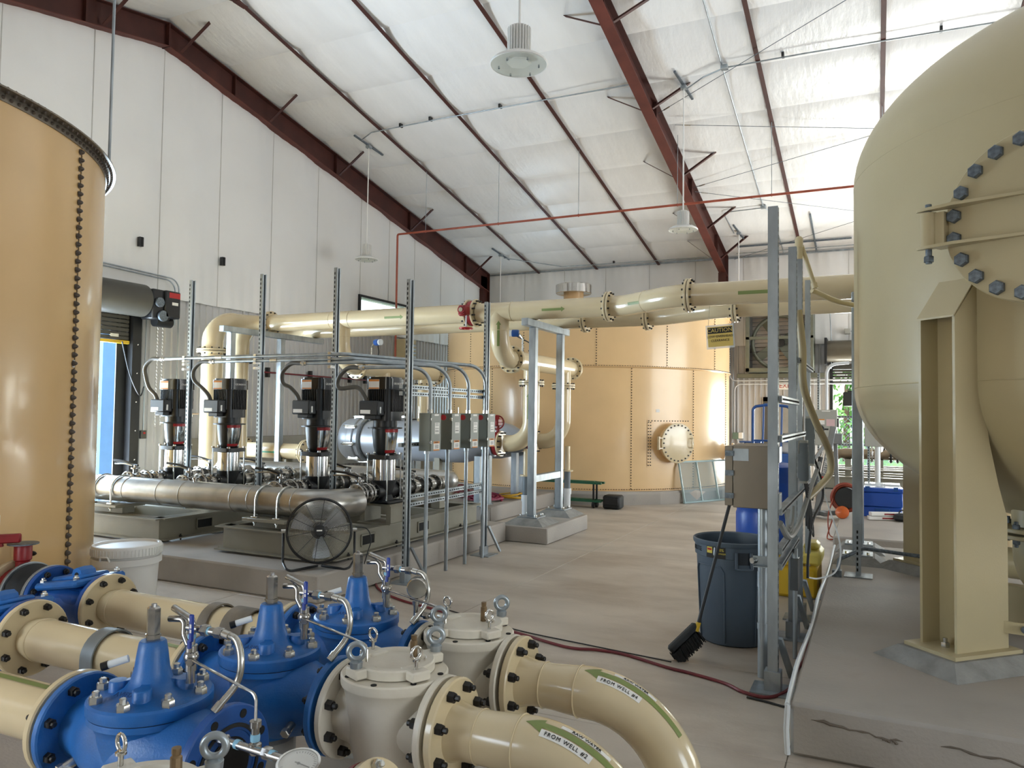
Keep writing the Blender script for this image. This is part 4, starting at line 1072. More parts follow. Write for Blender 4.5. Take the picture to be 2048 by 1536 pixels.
for sg in (-1, 1):
    P = [fc + hu * sg * .325, Vector((fc.x, fc.y, .33)) + hu * sg * .325, Vector((fc.x, fc.y, .272)) + hu * sg * .27 + Vector((.1, -.13, 0)), Vector((fc.x, fc.y, .272)) + hu * sg * .02 + Vector((-.04, .06, 0))]
    l.tube(fillet(P, .04, 5), .0115, 10)
l.build('tube_stand', BLACK, t)
for sg in (-1, 1): MB().cyl(fc + hu * sg * .29, fc + hu * sg * .345, .02, seg=12).build('tilt_knob', ZINC, t)
MB().tube(spline([fc + hu * .3 + Vector((0, .05, .02)), fc + hu * .4 + Vector((0, .06, .0)), fc + hu * .45 + Vector((0, .05, -.1)), fc + hu * .42 + Vector((0, .05, -.22)), fc + hu * .36 + Vector((0, .1, -.34))], 6), .005, 8).build('power_cord', RUBBER, t)
# ================================================================== OVERHEAD PIPES
def fl_pair(t, c, axis, r=.203, m=None, gap=.008, nb=12, th=.03, br=.014):
    a = Vector(axis).normalized(); c = Vector(c)
    for sg in (-1, 1):
        flange(t, c + a * sg * (th / 2 + gap / 2), axis, r, th, nb, r * .88, br, m=m, one=True, both=False, side=sg, bh=.022)
    MB().ring(c, axis, r * .5, r * .95, gap, 36).build('gasket', RUBBER, t)
def weld(t, c, axis, r): MB().torus(c, axis, r, .0045, 36, 6).build('weld_bead', CREAM, t)
def run(t, pts, rad, r, name='pipe', seg=32, m=None):
    return MB().tube(fillet(pts, rad, 10), r, seg).build(name, m or CREAM, t)
RP, YA, ZA = .137, 9.7, 3.18
# pipe A (front)
t = thing('overhead_pipe', 'front overhead cream pipe with green arrows and a red hand-wheel valve', 'pipe', (-5, YA, ZA), 'overhead cream pipes')
P = fillet([(-9.5, 8.85, .3), (-9.5, 8.85, ZA), (-9.5, YA, ZA), (-9.13, YA, ZA)], [.4, .36], 10)
MB().tube(P, [.162 if p.z < 2.9 else .162 - .025 * min(1, (p.z - 2.9) / .2) for p in P], 32).build('riser_pipe', CREAM, t)
fl_pair(t, (-9.5, 8.85, 2.66), (0, 0, 1), .235)
fl_pair(t, (-9.1, YA, ZA), (1, 0, 0))
run(t, [(-9.07, YA, ZA), (-5.36, YA, ZA)], 0, RP); run(t, [(-5.17, YA, ZA), (-3.23, YA, ZA)], 0, RP)
for x in (-7.8, -7.43, -5.0, -4.62): weld(t, (x, YA, ZA), (1, 0, 0), RP)
for x, zz in ((-7.63, 2.46), (-4.83, 2.53)):
    run(t, [(x, YA, ZA), (x, YA, zz), (x, 10.1, zz)], .37, RP, 'drop_elbow'); fl_pair(t, (x, 10.12, zz), (0, 1, 0)); weld(t, (x, YA, ZA - .27), (0, 0, 1), RP)
    run(t, [(x, 10.14, zz), (x, 12.55, zz)], 0, RP, 'branch_header'); fl_pair(t, (x, 12.57, zz), (0, 1, 0))
    for yk in (10.85, 12.2):
        run(t, [(x, yk, zz), (x, yk, 2.24)], 0, RP * .92, 'branch_stub'); fl_pair(t, (x, yk, 2.21), (0, 0, 1))
        if x > -5: run(t, [(x, yk, 2.18), (x, yk, 1.26), (-5.26, yk, 1.26)], .36, RP * .95, 'outlet_elbow')
        else: run(t, [(x, yk, 2.18), (x, yk, 1.5)], 0, RP * .95, 'inlet_pipe')
fl_pair(t, (-3.2, YA, ZA), (1, 0, 0)); fl_pair(t, (-2.0, 9.1, ZA), (1, 0, 0))
S = [Vector((-3.17 + 1.14 * s, YA - .6 * (3 * s * s - 2 * s ** 3), ZA)) for s in [i / 16 for i in range(17)]]
MB().tube([Vector((-3.18, YA, ZA))] + S + [Vector((-2.02, 9.1, ZA))], RP, 32).build('offset_bend', CREAM, t)
weld(t, (-2.6, 9.4, ZA), (.86, -.5, 0), RP)
run(t, [(-1.98, 9.1, ZA), (.95, 9.1, ZA), (.95, 9.1, .28)], .38, RP)
def arrow(c, ax, a_mid, l, half, m=GREEN, r=RP):
    """sticker on a pipe: c = pipe point at the arrow's middle"""
    sticker_cyl(t, c, r, a_mid, -l / 2, l / 2, half, m, 1, ax)
# u of basis((1,0,0)) = (0,0,1)x(1,0,0) = +Y, v = +Z -> angle 180 faces the camera (-Y)
for x in (-6.55, -3.95): arrow((x, YA, ZA), (1, 0, 0), 188, .34, .017)
arrow((-1.2, 9.1, ZA), (1, 0, 0), 190, .42, .02)
arrow((-2.65, 9.43, ZA), (.86, -.5, 0), 190, .3, .018)
arrow((-4.83, YA, 2.86), (0, 0, 1), 20, .36, .018)
arrow((-4.83, 10.85, 1.85), (0, 0, 1), 5, .4, .018, r=RP * .95)
# its red butterfly valve
MB().lathe([(.1, -.04), (.18, -.04), (.185, 0), (.18, .04), (.1, .04)], (-5.265, YA, ZA), (1, 0, 0), 32).build('valve_body', REDV, t)
for sg in (-1, 1): flange(t, (-5.265 + sg * .06, YA, ZA), (1, 0, 0), .203, .03, 12, .175, .014, one=True, both=False, side=sg, bh=.045)
g = MB(); g.bb(-5.33, -5.2, YA - .34, YA - .2, ZA - .07, ZA + .08, bev=.02); g.cyl((-5.265, YA - .2, ZA), (-5.265, YA - .1, ZA), .04, seg=14); g.cyl((-5.265, YA - .345, ZA + .01), (-5.265, YA - .36, ZA + .01), .055, seg=18); g.build('gear_box', REDV, t)
MB().cyl((-5.265, YA - .37, ZA + .01), (-5.265, YA - .365, ZA + .01), .032, seg=16).build('indicator_cap', ZINC, t)
MB().cyl((-5.22, YA - .28, ZA - .06), (-5.22, YA - .28, ZA - .24), .01, seg=8).build('wheel_stem', PVC, t)
h = MB(); hc = Vector((-5.22, YA - .28, ZA - .25)); h.torus(hc, (0, 0, 1), .09, .011, 24, 8)
for k in range(4): h.bar(hc, hc + Vector((.09 * math.cos(R(90 * k + 45)), .09 * math.sin(R(90 * k + 45)), 0)), .014, .01)
h.cyl(hc - Vector((0, 0, .015)), hc + Vector((0, 0, .02)), .022, seg=10); h.build('hand_wheel', RED, t)
# pipe B (rear)
t = thing('overhead_pipe', 'rear overhead cream pipe partly hidden behind the front one', 'pipe', (-5, 10.72, 3.16), 'overhead cream pipes')
YB, ZB = 10.72, 3.16
run(t, [(-9.5, 9.45, .3), (-9.5, 9.45, ZB), (-9.5, YB, ZB), (-3.93, YB, ZB)], [.38, .38], RP, 'riser_pipe')
fl_pair(t, (-9.5, 9.45, 2.56), (0, 0, 1)); fl_pair(t, (-3.9, YB, ZB), (1, 0, 0)); run(t, [(-3.87, YB, ZB), (-2.98, YB, ZB)], 0, RP); fl_pair(t, (-2.95, YB, ZB), (1, 0, 0)); fl_pair(t, (-1.63, 10.15, ZB), (1, 0, 0))
S = [Vector((-2.92 + 1.26 * s, YB - .57 * (3 * s * s - 2 * s ** 3), ZB)) for s in [i / 16 for i in range(17)]]
MB().tube(S, RP, 32).build('offset_bend', CREAM, t)
run(t, [(-1.6, 10.15, ZB), (1.3, 10.15, ZB), (1.3, 10.15, .28)], .38, RP)
# tapping with a blue pressure transmitter
def transmitter(p, label, d):
    q = thing('pressure_transmitter', label, 'sensor', p, 'blue pressure transmitters'); p = Vector(p)
    MB().tube(fillet([p, p + Vector((0, 0, .22)), p + Vector((.07 * d, 0, .3))], .03), .013, 8).build('tapping', ZINC, q)
    c = p + Vector((.12 * d, 0, .3)); MB().lathe([(.05, -.05), (.055, -.03), (.055, .05), (.045, .06)], c, (d, -.3, 0), 18).build('housing', BLUE2, q)
    MB().lathe([(.05, .06), (.05, .1), (.03, .105)], c, (d, -.3, 0), 18).build('cap', PVC, q)
    MB().tube(spline([c + Vector((0, .02, -.04)), p + Vector((.14, .02, .12)), p + Vector((.09, .02, .02))], 6), .009, 8).build('cable', RUBBER, q)
transmitter((-4.83, 10.5, 2.66), 'blue pressure transmitter above the right header behind the gantry', -1)
transmitter((-7.63, 10.5, 2.59), 'blue pressure transmitter above the left header', 1)

# gantry
def hss(mb, x, y, z0, z1, s=.1): mb.bb(x - s / 2, x + s / 2, y - s / 2, y + s / 2, z0, z1, bev=.006)
t = thing('pipe_gantry', 'galvanized portal frame carrying the overhead pipes on a concrete plinth', 'pipe support', (-4.3, 10.2, .22))
for yy in (9.71, 10.72):
    m_ = MB(); hss(m_, -4.3, yy, .32, 2.94); m_.build('post', GALV, t)
    m_ = MB(); m_.bb(-4.45, -4.15, yy - .15, yy + .15, .305, .32); bp = m_.build('base_plate', GALV, t)
    g = MB(); b0, b1 = .3, .17
    g.add([(-4.3 - b0, yy - b0, .2205), (-4.3 + b0, yy - b0, .2205), (-4.3 + b0, yy + b0, .2205), (-4.3 - b0, yy + b0, .2205), (-4.3 - b1, yy - b1, .304), (-4.3 + b1, yy - b1, .304), (-4.3 + b1, yy + b1, .304), (-4.3 - b1, yy + b1, .304)], [(0, 3, 2, 1), (4, 5, 6, 7), (0, 1, 5, 4), (1, 2, 6, 5), (2, 3, 7, 6), (3, 0, 4, 7)])
    g.build('grout_bed', GROUT, t, smooth=0)
    for dx in (-.11, .11):
        for dy in (-.11, .11): child(MB().hexa((-4.3 + dx, yy + dy, .32), (0, 0, 1), .018, .03).build('anchor_nut', ZINC), bp, t)
MB().bb(-4.35, -4.25, 9.4, 10.98, 2.94, 3.04, bev=.006).build('top_beam', GALV, t)
MB().bb(-4.345, -4.255, 9.76, 10.67, .78, .88, bev=.006).build('tie_beam', GALV, t)
t = thing('pipe_gantry', 'galvanized portal frame carrying the pipe elbows near the left wall', 'pipe support', (-9.0, 9.2, .26))
for yy in (8.75, 9.85):
    m_ = MB(); hss(m_, -9.0, yy, .265, 2.93); m_.build('post', GALV, t); MB().bb(-9.13, -8.87, yy - .13, yy + .13, .261, .27).build('base_plate', GALV, t)
MB().bb(-9.05, -8.95, 8.55, 10.9, 2.93, 3.02, bev=.006).build('top_beam', GALV, t)
t = thing('pipe_gantry', 'galvanized post under the overhead pipes left of the cream vessel', 'pipe support', (-.19, 8.6, .27))
for yy in (8.62, 9.35):
    m_ = MB(); hss(m_, -.16, yy, .36, 2.95); m_.build('post', GALV, t); MB().bb(-.3, -.02, yy - .14, yy + .14, .345, .36).build('base_plate', GALV, t)
    g = MB(); b0, b1 = .26, .16
    g.add([(-.16 - b0 * .9, yy - b0, .2705), (-.16 + b0, yy - b0, .2705), (-.16 + b0, yy + b0, .2705), (-.16 - b0 * .9, yy + b0, .2705), (-.16 - b1, yy - b1, .344), (-.16 + b1, yy - b1, .344), (-.16 + b1, yy + b1, .344), (-.16 - b1, yy + b1, .344)], [(0, 3, 2, 1), (4, 5, 6, 7), (0, 1, 5, 4), (1, 2, 6, 5), (2, 3, 7, 6), (3, 0, 4, 7)]); g.build('grout_bed', GROUT, t, smooth=0)
    for dx in (-.1, .1): MB().hexa((-.16 + dx, yy - .1, .36), (0, 0, 1), .018, .03).build('anchor_nut', ZINC, t)
MB().bb(-.21, -.11, 8.5, 10.5, 2.94, 3.03, bev=.006).build('top_beam', GALV, t)

# caution sign hanging under the front pipe
t = thing('caution_sign', 'yellow caution sign in a clear sleeve hanging from the overhead pipe', 'sign', (-1.62, 9.02, 2.66))
so = Vector((-1.62, 9.02, 2.665)); rr = RY(-3.5)
def SP(x, z, o=0): return so + rr @ Vector((x, -o, z))
def plate(name, x0, x1, z0, z1, o, th, m, par=None):
    b = MB().box(so + rr @ Vector(((x0 + x1) / 2, -o, (z0 + z1) / 2)), (x1 - x0, th, z1 - z0), rr).build(name, m, None)
    hang(b, t)
    return b
plate('sleeve', -.16, .16, -.14, .14, 0, .004, CLEAR); plate('panel', -.14, .145, -.115, .118, .004, .003, mat('sign_yellow', '#d9bd62', .45, var=.04)); plate('header_band', -.138, .143, .038, .108, .0062, .001, INK)
for tx, sz, zz, m2 in (('CAUTION', .064, .073, mat('sign_yellow', '#d9bd62')), ('LOW OVERHEAD', .038, .002, INK), ('CLEARANCE', .038, -.045, INK)):
    hang(obj('lettering', text_mesh(tx, sz, m2, lambda X, Y, Z, zz=zz: SP(X, zz + Y, .0075 + Z))), t)
for dx in (-.13, .13): MB().tube([SP(dx, .13), Vector((so.x + dx, 9.08, 3.06))], .002, 6).build('hanging_wire', ZINC, t)

# ================================================================== HORIZONTAL FILTER VESSELS
VES = mat('vessel_silver_paint', '#aeb6c2', .35, metal=.35, var=.05, scale=4)
def filter_vessel(y, label):
    t = thing('filter_vessel', label, 'filter vessel', (-6.8, y, .26), 'horizontal filter vessels'); z = 1.25
    MB().lathe([(.001, -8.36), (.2, -8.35), (.33, -8.31), (.36, -8.25), (.365, -8.12), (.36, -8.1)], (0, y, z), (1, 0, 0), 40).build('lid', VES, t)
    MB().lathe([(.37, -8.1), (.385, -8.09), (.385, -8.0), (.37, -7.99)], (0, y, z), (1, 0, 0), 40).build('closure_ring', VES, t)
    MB().lathe([(.36, -7.99), (.37, -7.9), (.33, -7.86), (.33, -6.2), (.325, -6.0), (.28, -5.8), (.18, -5.6), (.137, -5.52), (.137, -5.47)], (0, y, z), (1, 0, 0), 40).build('shell', VES, t)
    MB().torus((-7.86, y, z), (1, 0, 0), .345, .016, 40, 8).build('girth_ring', GALVD, t)
    for k in range(8):
        a = R(45 * k + 10); d = Vector((0, math.cos(a), math.sin(a))); c_ = Vector((-8.05, y, z)) + d * .385
        m_ = MB(); m_.bar(c_ + Vector((-.1, 0, 0)), c_ + Vector((.1, 0, 0)), .04, .05); m_.cyl(c_ + Vector((-.13, 0, 0)) + d * .02, c_ + Vector((.14, 0, 0)) + d * .02, .011, seg=8); m_.hexa(c_ + Vector((.1, 0, 0)) + d * .02, (1, 0, 0), .025, .03); m_.build('swing_clamp', ZINC, t)
    for x in (-8.05, -6.9): MB().cyl((x, y, z + .38), (x, y, z + .58), .012, seg=8).build('lifting_rod', ZINC, t)
    fo = MB().lathe([(.137, -.0), (.203, 0), (.203, .03), (.137, .03)], (-5.48, y, z), (1, 0, 0), 36).build('flange', VES, t)
    hang(obj('lettering', text_mesh('FILTER', .13, INK, lambda X, Y, Z: Vector((-6.1 + X, y - .332 * math.cos(Y / .33) - Z, z + .332 * math.sin(Y / .33))))), t)
    for x in (-7.6, -6.4, -5.66):
        m_ = MB()
        for dy in (-.16, .16): m_.bb(x - .05, x + .05, y + dy - .05, y + dy + .05, .262, z - .2)
        m_.bb(x - .07, x + .07, y - .24, y + .24, .261, .272); m_.build('leg', SKID if x < -5.8 else GALV, t)
    v = thing('butterfly_valve', 'red hand-wheel butterfly valve, ' + ('outlet beside the switch boxes' if y < 11.5 else 'rear filter outlet'), 'valve', (-5.4, y, z), 'red butterfly valves on the filter outlets')
    MB().lathe([(.1, -.035), (.185, -.035), (.19, 0), (.185, .035), (.1, .035)], (-5.405, y, z), (1, 0, 0), 32).build('valve_body', REDV, v)
    flange(v, (-5.345, y, z), (1, 0, 0), .203, .03, 12, .175, .014, one=True, both=False, side=1, bh=.05)
    m_ = MB(); m_.cyl((-5.405, y, z + .17), (-5.405, y, z + .3), .03, seg=12); m_.bb(-5.5, -5.36, y - .09, y + .06, z + .28, z + .4, bev=.015); m_.build('gear_box', REDV, v)
    m_ = MB(); wc = Vector((-5.34, y - .16, z + .34)); ax = Vector((.6, -.8, 0)); m_.torus(wc, ax, .105, .011, 28, 8); uu, vv, aa = basis(ax)
    for k in range(3): m_.bar(wc, wc + (uu * math.cos(R(120 * k)) + vv * math.sin(R(120 * k))) * .105, .014, .01)
    m_.cyl(wc, wc - ax * .12, .015, seg=10); m_.build('hand_wheel', REDV, v)
filter_vessel(10.85, 'silver horizontal filter vessel behind the switch boxes')
filter_vessel(12.2, 'silver horizontal filter vessel farther back')

# cream feed pipe low along the left wall with teal arrows
t = thing('wall_pipe', 'low cream pipe with teal arrows behind the pumps', 'pipe', (-9, 9.9, 1.05))
run(t, [(-10.6, 9.95, 1.05), (-8.5, 9.95, 1.05)], 0, .13); fl_pair(t, (-8.5, 9.95, 1.05), (1, 0, 0)); fl_pair(t, (-9.85, 9.95, 1.05), (1, 0, 0))
sticker_cyl(t, (-9.25, 9.95, 1.05), .13, 188, -.2, .2, .012, TEAL, 1)
for x in (-10.3, -8.9): MB().bb(x - .05, x + .05, 9.87, 10.03, .001 if False else .001, .92).build('pipe_stand', SKID, t)
t = thing('riser_gauge', 'small white pressure gauge tapped on the large cream riser', 'gauge', (-9.62, 8.68, 1.6))
dial((-9.72, 8.62, 1.88), (.5, -.85, 0), .06, .04, t); MB().tube(fillet([(-9.72, 8.66, 1.82), (-9.7, 8.66, 1.6), (-9.8, 8.66, 1.57)], .03), .012, 8).build('gauge_riser', ZINC, t); MB().cyl((-9.7, 8.66, 1.66), (-9.6, 8.7, 1.66), .012, seg=8).build('tapping', BRASS, t)
# ================================================================== TANKS
def seam_bolts(t, c, r, ang, z0, z1, pitch, br, bh, cols=(0,), single=False, m=BLACKM, nm='seam_bolts'):
    c = Vector((c[0], c[1], 0)); mb = MB(); z = z0
    n = int((z1 - z0) / pitch)
    for off in cols:
        a = R(ang) + off / r; d = Vector((math.sin(a), math.cos(a), 0))
        for k in range(n + 1):
            p = c + d * r + Vector((0, 0, z0 + pitch * k))
            if single:
                o = obj('seam_bolt', CONE(br, bh, m), t, loc=p); o.rotation_euler = d.to_track_quat('Z', 'Y').to_euler()
            else: mb.lathe([(br, 0), (br * .8, bh * .5), (br * .2, bh)], p, d, 6)
    if not single: mb.build(nm, m, t, smooth=30, kind='stuff')
_c = {}
def CONE(r, h, m):
    if r not in _c: _c[r] = MB().lathe([(r * 1.15, 0), (r * 1.15, h * .12), (r * .95, h * .15), (r * .8, h * .6), (r * .35, h), (.0005, h)], (0, 0, 0), (0, 0, 1), 10).mesh('seam_bolt', m, 30)
    return _c[r]
def ring_bolts(t, c, r, z, n, br, bh, axis='r', m=BLACKM, a0=0, a1=360):
    mb = MB(); c = Vector((c[0], c[1], 0))
    for k in range(n):
        a = R(a0 + (a1 - a0) * k / n); d = Vector((math.sin(a), math.cos(a), 0))
        mb.lathe([(br, 0), (br * .8, bh * .6), (br * .3, bh)], c + d * r + Vector((0, 0, z)), d if axis == 'r' else Vector((0, 0, 1 if axis == 'up' else -1)), 6)
    mb.build('ring_bolts', m, t, smooth=30, kind='stuff')
# ---- near tank
NC, NR, NZ = (-8.2, 2.34), 2.93, 3.9
t = thing('bolted_tank', 'tall tan bolted tank cut by the left edge of the picture', 'tank', (NC[0], NC[1], 0))
for k in range(12):
    a0 = 55.9 + 30 * k; m_ = MB()
    def fn(s, q, a0=a0):
        a = R(a0 + 30.25 * s); rr = NR + (.004 if s > .99 else 0) + .003 * s
        return (NC[0] + rr * math.sin(a), NC[1] + rr * math.cos(a), .02 + (NZ - .04) * q)
    m_.grid(fn, 20, 1); m_.build('wall_sheet', TANN, t, smooth=80)
MB().lathe([(NR - .005, .001), (NR - .005, NZ)], (NC[0], NC[1], 0), (0, 0, 1), 96).build('liner', HOLE, t)
m_ = MB(); m_.lathe([(NR, NZ - .07), (NR + .012, NZ - .07), (NR + .012, NZ - .01), (NR + .085, NZ - .01), (NR + .085, NZ + .002), (NR, NZ + .002)], (NC[0], NC[1], 0), (0, 0, 1), 120, close=True); m_.build('rim_angle', mat('rim_steel', '#7d7468', .4, metal=.4, var=.15), t)
m_ = MB(); m_.lathe([(NR + .08, NZ + .003), (NR - .1, NZ + .03), (1.5, NZ + .2), (.3, NZ + .32), (.001, NZ + .33)], (NC[0], NC[1], 0), (0, 0, 1), 96); m_.build('roof_deck', TANN, t)
ring_bolts(t, NC, NR + .05, NZ + .002, 270, .014, .02, 'up', TANKB); ring_bolts(t, NC, NR + .05, NZ - .011, 270, .013, .02, 'down', TANKB); ring_bolts(t, NC, NR + .012, NZ - .045, 270, .014, .018, 'r', TANKB)
seam_bolts(t, NC, NR + .005, 55.9 + .75, .12, NZ - .1, .068, .021, .032, single=True, m=TANKB)
seam_bolts(t, NC, NR + .005, 85.9 + .75, .12, NZ - .1, .068, .02, .03)
MB().bb(NC[0] + NR * math.sin(R(55.9)) - .004, NC[0] + NR * math.sin(R(55.9)) + .006, NC[1] + NR * math.cos(R(55.9)) - .006, NC[1] + NR * math.cos(R(55.9)) + .004, .05, NZ - .08).build('seam_edge', HOLE, t)
MB().lathe([(NR + .1, .001), (NR + .1, .05), (NR, .055)], (NC[0], NC[1], 0), (0, 0, 1), 96).build('base_curb', PADM, t)
a = R(56 + 2.2)
def lab(a_, z0, z1, wd, m, nm, par=t, off=.006):
    mb = MB(); mb.grid(lambda s, q: (NC[0] + (NR + off) * math.sin(R(a_) + wd / NR * (s - .5)), NC[1] + (NR + off) * math.cos(R(a_) + wd / NR * (s - .5)), z0 + (z1 - z0) * q), 6, 1); o = mb.build(nm, m, par, smooth=0); return o
lab(57.6 - 1.2, 2.06, 2.12, .05, CARD, 'small_label')
lab(74.5, .93, 1.0, .22, CARD, 'tank_label')
hang(obj('lettering', text_mesh('RAW WATER', .026, INK, lambda X, Y, Z: Vector((NC[0] + (NR + .008) * math.sin(R(74.5) - X / NR), NC[1] + (NR + .008) * math.cos(R(74.5) - X / NR), .975 + Y)))), t)
# nuts of the nozzle plate around the stub
m_ = MB()
for k in range(10):
    th = R(36 * k); yy, zz = 3.28 + .31 * math.cos(th), .5 + .31 * math.sin(th)
    xx = NC[0] + math.sqrt(NR * NR - (yy - NC[1]) ** 2); m_.lathe([(.02, 0), (.016, .02), (.006, .035)], (xx + .006, yy, zz), (.95, .32, 0), 8)
m_.build('nozzle_bolts', BLACKM, t, kind='stuff')
# level rod standing on the rim
tag(MB().cyl((-6.45, 4.72, NZ + .003), (-6.45, 4.72, zc(4.72) - .06), .013, seg=10).build('hanger_rod', GALV), 'thin vertical rod between the near tank rim and the roof', 'rod')

# ---- far tank
FC, FR, FZ0, FZ1, FZ2 = (-6.2, 17.1), 3.28, .25, 2.68, 3.9
o = MB().lathe([(3.46, .001), (3.46, .2), (3.42, .249), (.001, .25)], (FC[0], FC[1], 0), (0, 0, 1), 24).build('tank_foundation', PADM, smooth=0)
tag(o, 'many-sided concrete ring under the far tan tank', 'foundation')
t = thing('bolted_tank', 'large tan bolted tank with round manway in front of the far wall', 'tank', (FC[0], FC[1], .25))
def sheets(a_first, z0, z1, lift):
    for k in range(14):
        a0 = a_first + 25.714 * k; m_ = MB()
        def fn(s, q, a0=a0):
            a = R(a0 + 25.9 * s); rr = FR + lift + .004 * s; return (FC[0] + rr * math.sin(a), FC[1] + rr * math.cos(a), z0 + (z1 - z0) * q)
        m_.grid(fn, 14, 1); m_.build('wall_sheet', TAN, t, smooth=80)
        if 40 < (a0 % 360) < 270: seam_bolts(t, FC, FR + lift + .004, a0, z0 + .04, z1 - .03, .052, .012, .014, cols=(-.0,))
sheets(144.3 - 25.714 * 5, FZ0 + .004, FZ1, 0); sheets(156.6 - 25.714 * 5, FZ1, FZ2, .006)
MB().lathe([(FR + .006, FZ1 - .03), (FR + .035, FZ1 - .012), (FR + .038, FZ1), (FR + .006, FZ1 + .006)], (FC[0], FC[1], 0), (0, 0, 1), 112).build('ring_seam', TAN, t)
ring_bolts(t, FC, FR + .018, FZ1 + .004, 400, .009, .014, 'up', BLACKM); ring_bolts(t, FC, FR + .012, FZ0 + .03, 400, .01, .02, 'r', BLACKM)
MB().lathe([(FR + .05, .252), (FR + .05, .262), (FR, .264)], (FC[0], FC[1], 0), (0, 0, 1), 112).build('bottom_chime', TAN, t)
MB().lathe([(FR + .06, FZ2 - .02), (FR + .06, FZ2 + .01), (FR, FZ2 + .02), (.5, FZ2 + .12), (.001, FZ2 + .13)], (FC[0], FC[1], 0), (0, 0, 1), 112).build('roof_deck', TAN, t)
v = MB(); vc = (-6.38, 16.7, 0); v.lathe([(.235, 3.95), (.235, 4.56), (.001, 4.57)], vc, (0, 0, 1), 28); v.build('vent_neck', TAN, t)
MB().lathe([(.25, 4.56), (.41, 4.55), (.42, 4.56), (.42, 4.75), (.4, 4.77), (.001, 4.78)], vc, (0, 0, 1), 36).build('vent_cap', POLISH, t)
def fcyl(a, z, off=0): return Vector((FC[0] + (FR + off) * math.sin(R(a)), FC[1] + (FR + off) * math.cos(R(a)), z))
# manway: reinforcing plate, neck, bolted cover with handle and hinge
m_ = MB(); m_.grid(lambda s, q: fcyl(138.5 - 17.5 * s, .72 + .92 * q, .012), 12, 1); m_.build('reinforcing_plate', TAN, t, smooth=80)
mb = MB()
for k in range(15):
    for (a_, z_) in ((138.0 - 16.5 * k / 14, 1.62), (138.1, .75 + .9 * k / 15), (137.3, .75 + .9 * k / 15)): mb.lathe([(.012, 0), (.008, .016)], fcyl(a_, z_, .012), fcyl(a_, z_, 1) - fcyl(a_, z_, 0), 6)
mb.build('plate_bolts', BLACKM, t, kind='stuff')
ma = 128.6; n = Vector((math.sin(R(ma)), math.cos(R(ma)), 0)); mc = fcyl(ma, 1.19)
MB().cyl(mc - n * .1, mc + n * .16, .33, seg=40).build('manway_neck', TAN, t)
cv = MB().lathe([(.38, .16), (.395, .165), (.395, .195), (.38, .2), (.001, .202)], mc, n, 48).build('manway_cover', CREAM, t)
u, v_, a = basis(n); mb = MB()
for k in range(24):
    th = R(15 * k); mb.lathe([(.017, .2), (.014, .218)], mc + (u * math.cos(th) + v_ * math.sin(th)) * .35, n, 6)
child(mb.build('cover_bolts', BLACKM, None, kind='stuff'), cv, t)
rgt = Vector((n.y * -1, n.x, 0)) * -1
side = Vector((-n.y, n.x, 0))
for sg_, kind in ((1, 'handle'), (-1, 'hinge')):
    d = side * sg_
    if kind == 'handle':
        p = mc + d * .3 + n * .2; mb = MB(); mb.tube(fillet([p + Vector((0, 0, -.09)), p + Vector((0, 0, -.09)) + n * .06, p + Vector((0, 0, .09)) + n * .06, p + Vector((0, 0, .09))], .02), .012, 8); mb.build('pull_handle', CREAM, t)
    else:
        p = mc + d * .44 + n * .16; mb = MB(); mb.cyl(p - Vector((0, 0, .13)), p + Vector((0, 0, .13)), .03, seg=12); mb.box(p - d * .08 + n * .03 + Vector((0, 0, .1)), (.02, .2, .02), RZ(math.degrees(math.atan2(d.y, d.x)) - 90)); mb.box(p - d * .08 + n * .03 - Vector((0, 0, .1)), (.02, .2, .02), RZ(math.degrees(math.atan2(d.y, d.x)) - 90)); mb.build('hinge', CREAM, t)
m_ = MB(); m_.grid(lambda s, q: fcyl(135.2 - 1.4 * s, 1.79 + .06 * q, .008), 4, 1); m_.build('tank_label', CARD, t, smooth=0)
# outlet nozzle with blue valve on the right side of the tank
t = thing('tank_outlet_valve', 'blue valve on the outlet at the right side of the far tank', 'valve', (-2.6, 17.0, .9))
MB().cyl((-2.98, 17.05, .95), (-2.6, 17.05, .95), .12, seg=24).build('nozzle', TAN, t)
for xx, m2 in ((-2.78, TAN), (-2.6, BLUE2), (-2.2, BLUE2)): flange(t, (xx, 17.05, .95), (1, 0, 0), .2, .03, 8, .165, .018, m=m2, one=True, both=False, side=1)
mb = MB(); mb.lathe([(.13, -2.6), (.16, -2.5), (.16, -2.3), (.13, -2.2)], (0, 17.05, .95), (1, 0, 0), 24); mb.bb(-2.55, -2.25, 16.9, 17.2, .95, 1.17, bev=.03); mb.build('valve_body', BLUE2, t)
MB().bb(-2.62, -2.18, 16.85, 17.25, 1.17, 1.2, bev=.008).build('bonnet_plate', BLUE2, t)
MB().bb(-2.45, -2.35, 16.98, 17.1, .001, .82).build('support_post', GALV, t)

# ---- big cream pressure vessel on legs
VC, VR = Vector((1.95, 6.9, 0)), 2.1
t = thing('pressure_vessel', 'huge cream pressure filter vessel on steel legs at the right', 'pressure vessel', (VC.x, VC.y, .27))
prof = []
zl, zh, hd = 1.98, 3.62, 1.08
for k in range(25):
    a = R(-90 + 90 * k / 24); prof.append((max(.001, VR * math.cos(a)), zl + hd * math.sin(a)))
for k in range(25):
    a = R(90 * k / 24); prof.append((max(.001, VR * math.cos(a)), zh + hd * 1.1 * math.sin(a)))
MB().lathe(prof, VC, (0, 0, 1), 128).build('shell', CREAMD, t, smooth=60)
for z, w_ in ((zl, .005), (3.62, .0015)): MB().torus(VC + Vector((0, 0, z)), (0, 0, 1), VR, w_, 128, 6).build('weld_seam', CREAMD, t)
MB().box(VC + Vector((-VR * .35, -.2, zh + hd * 1.05)), (.06, .4, .3), RZ(10)).build('lifting_lug', CREAMD, t)
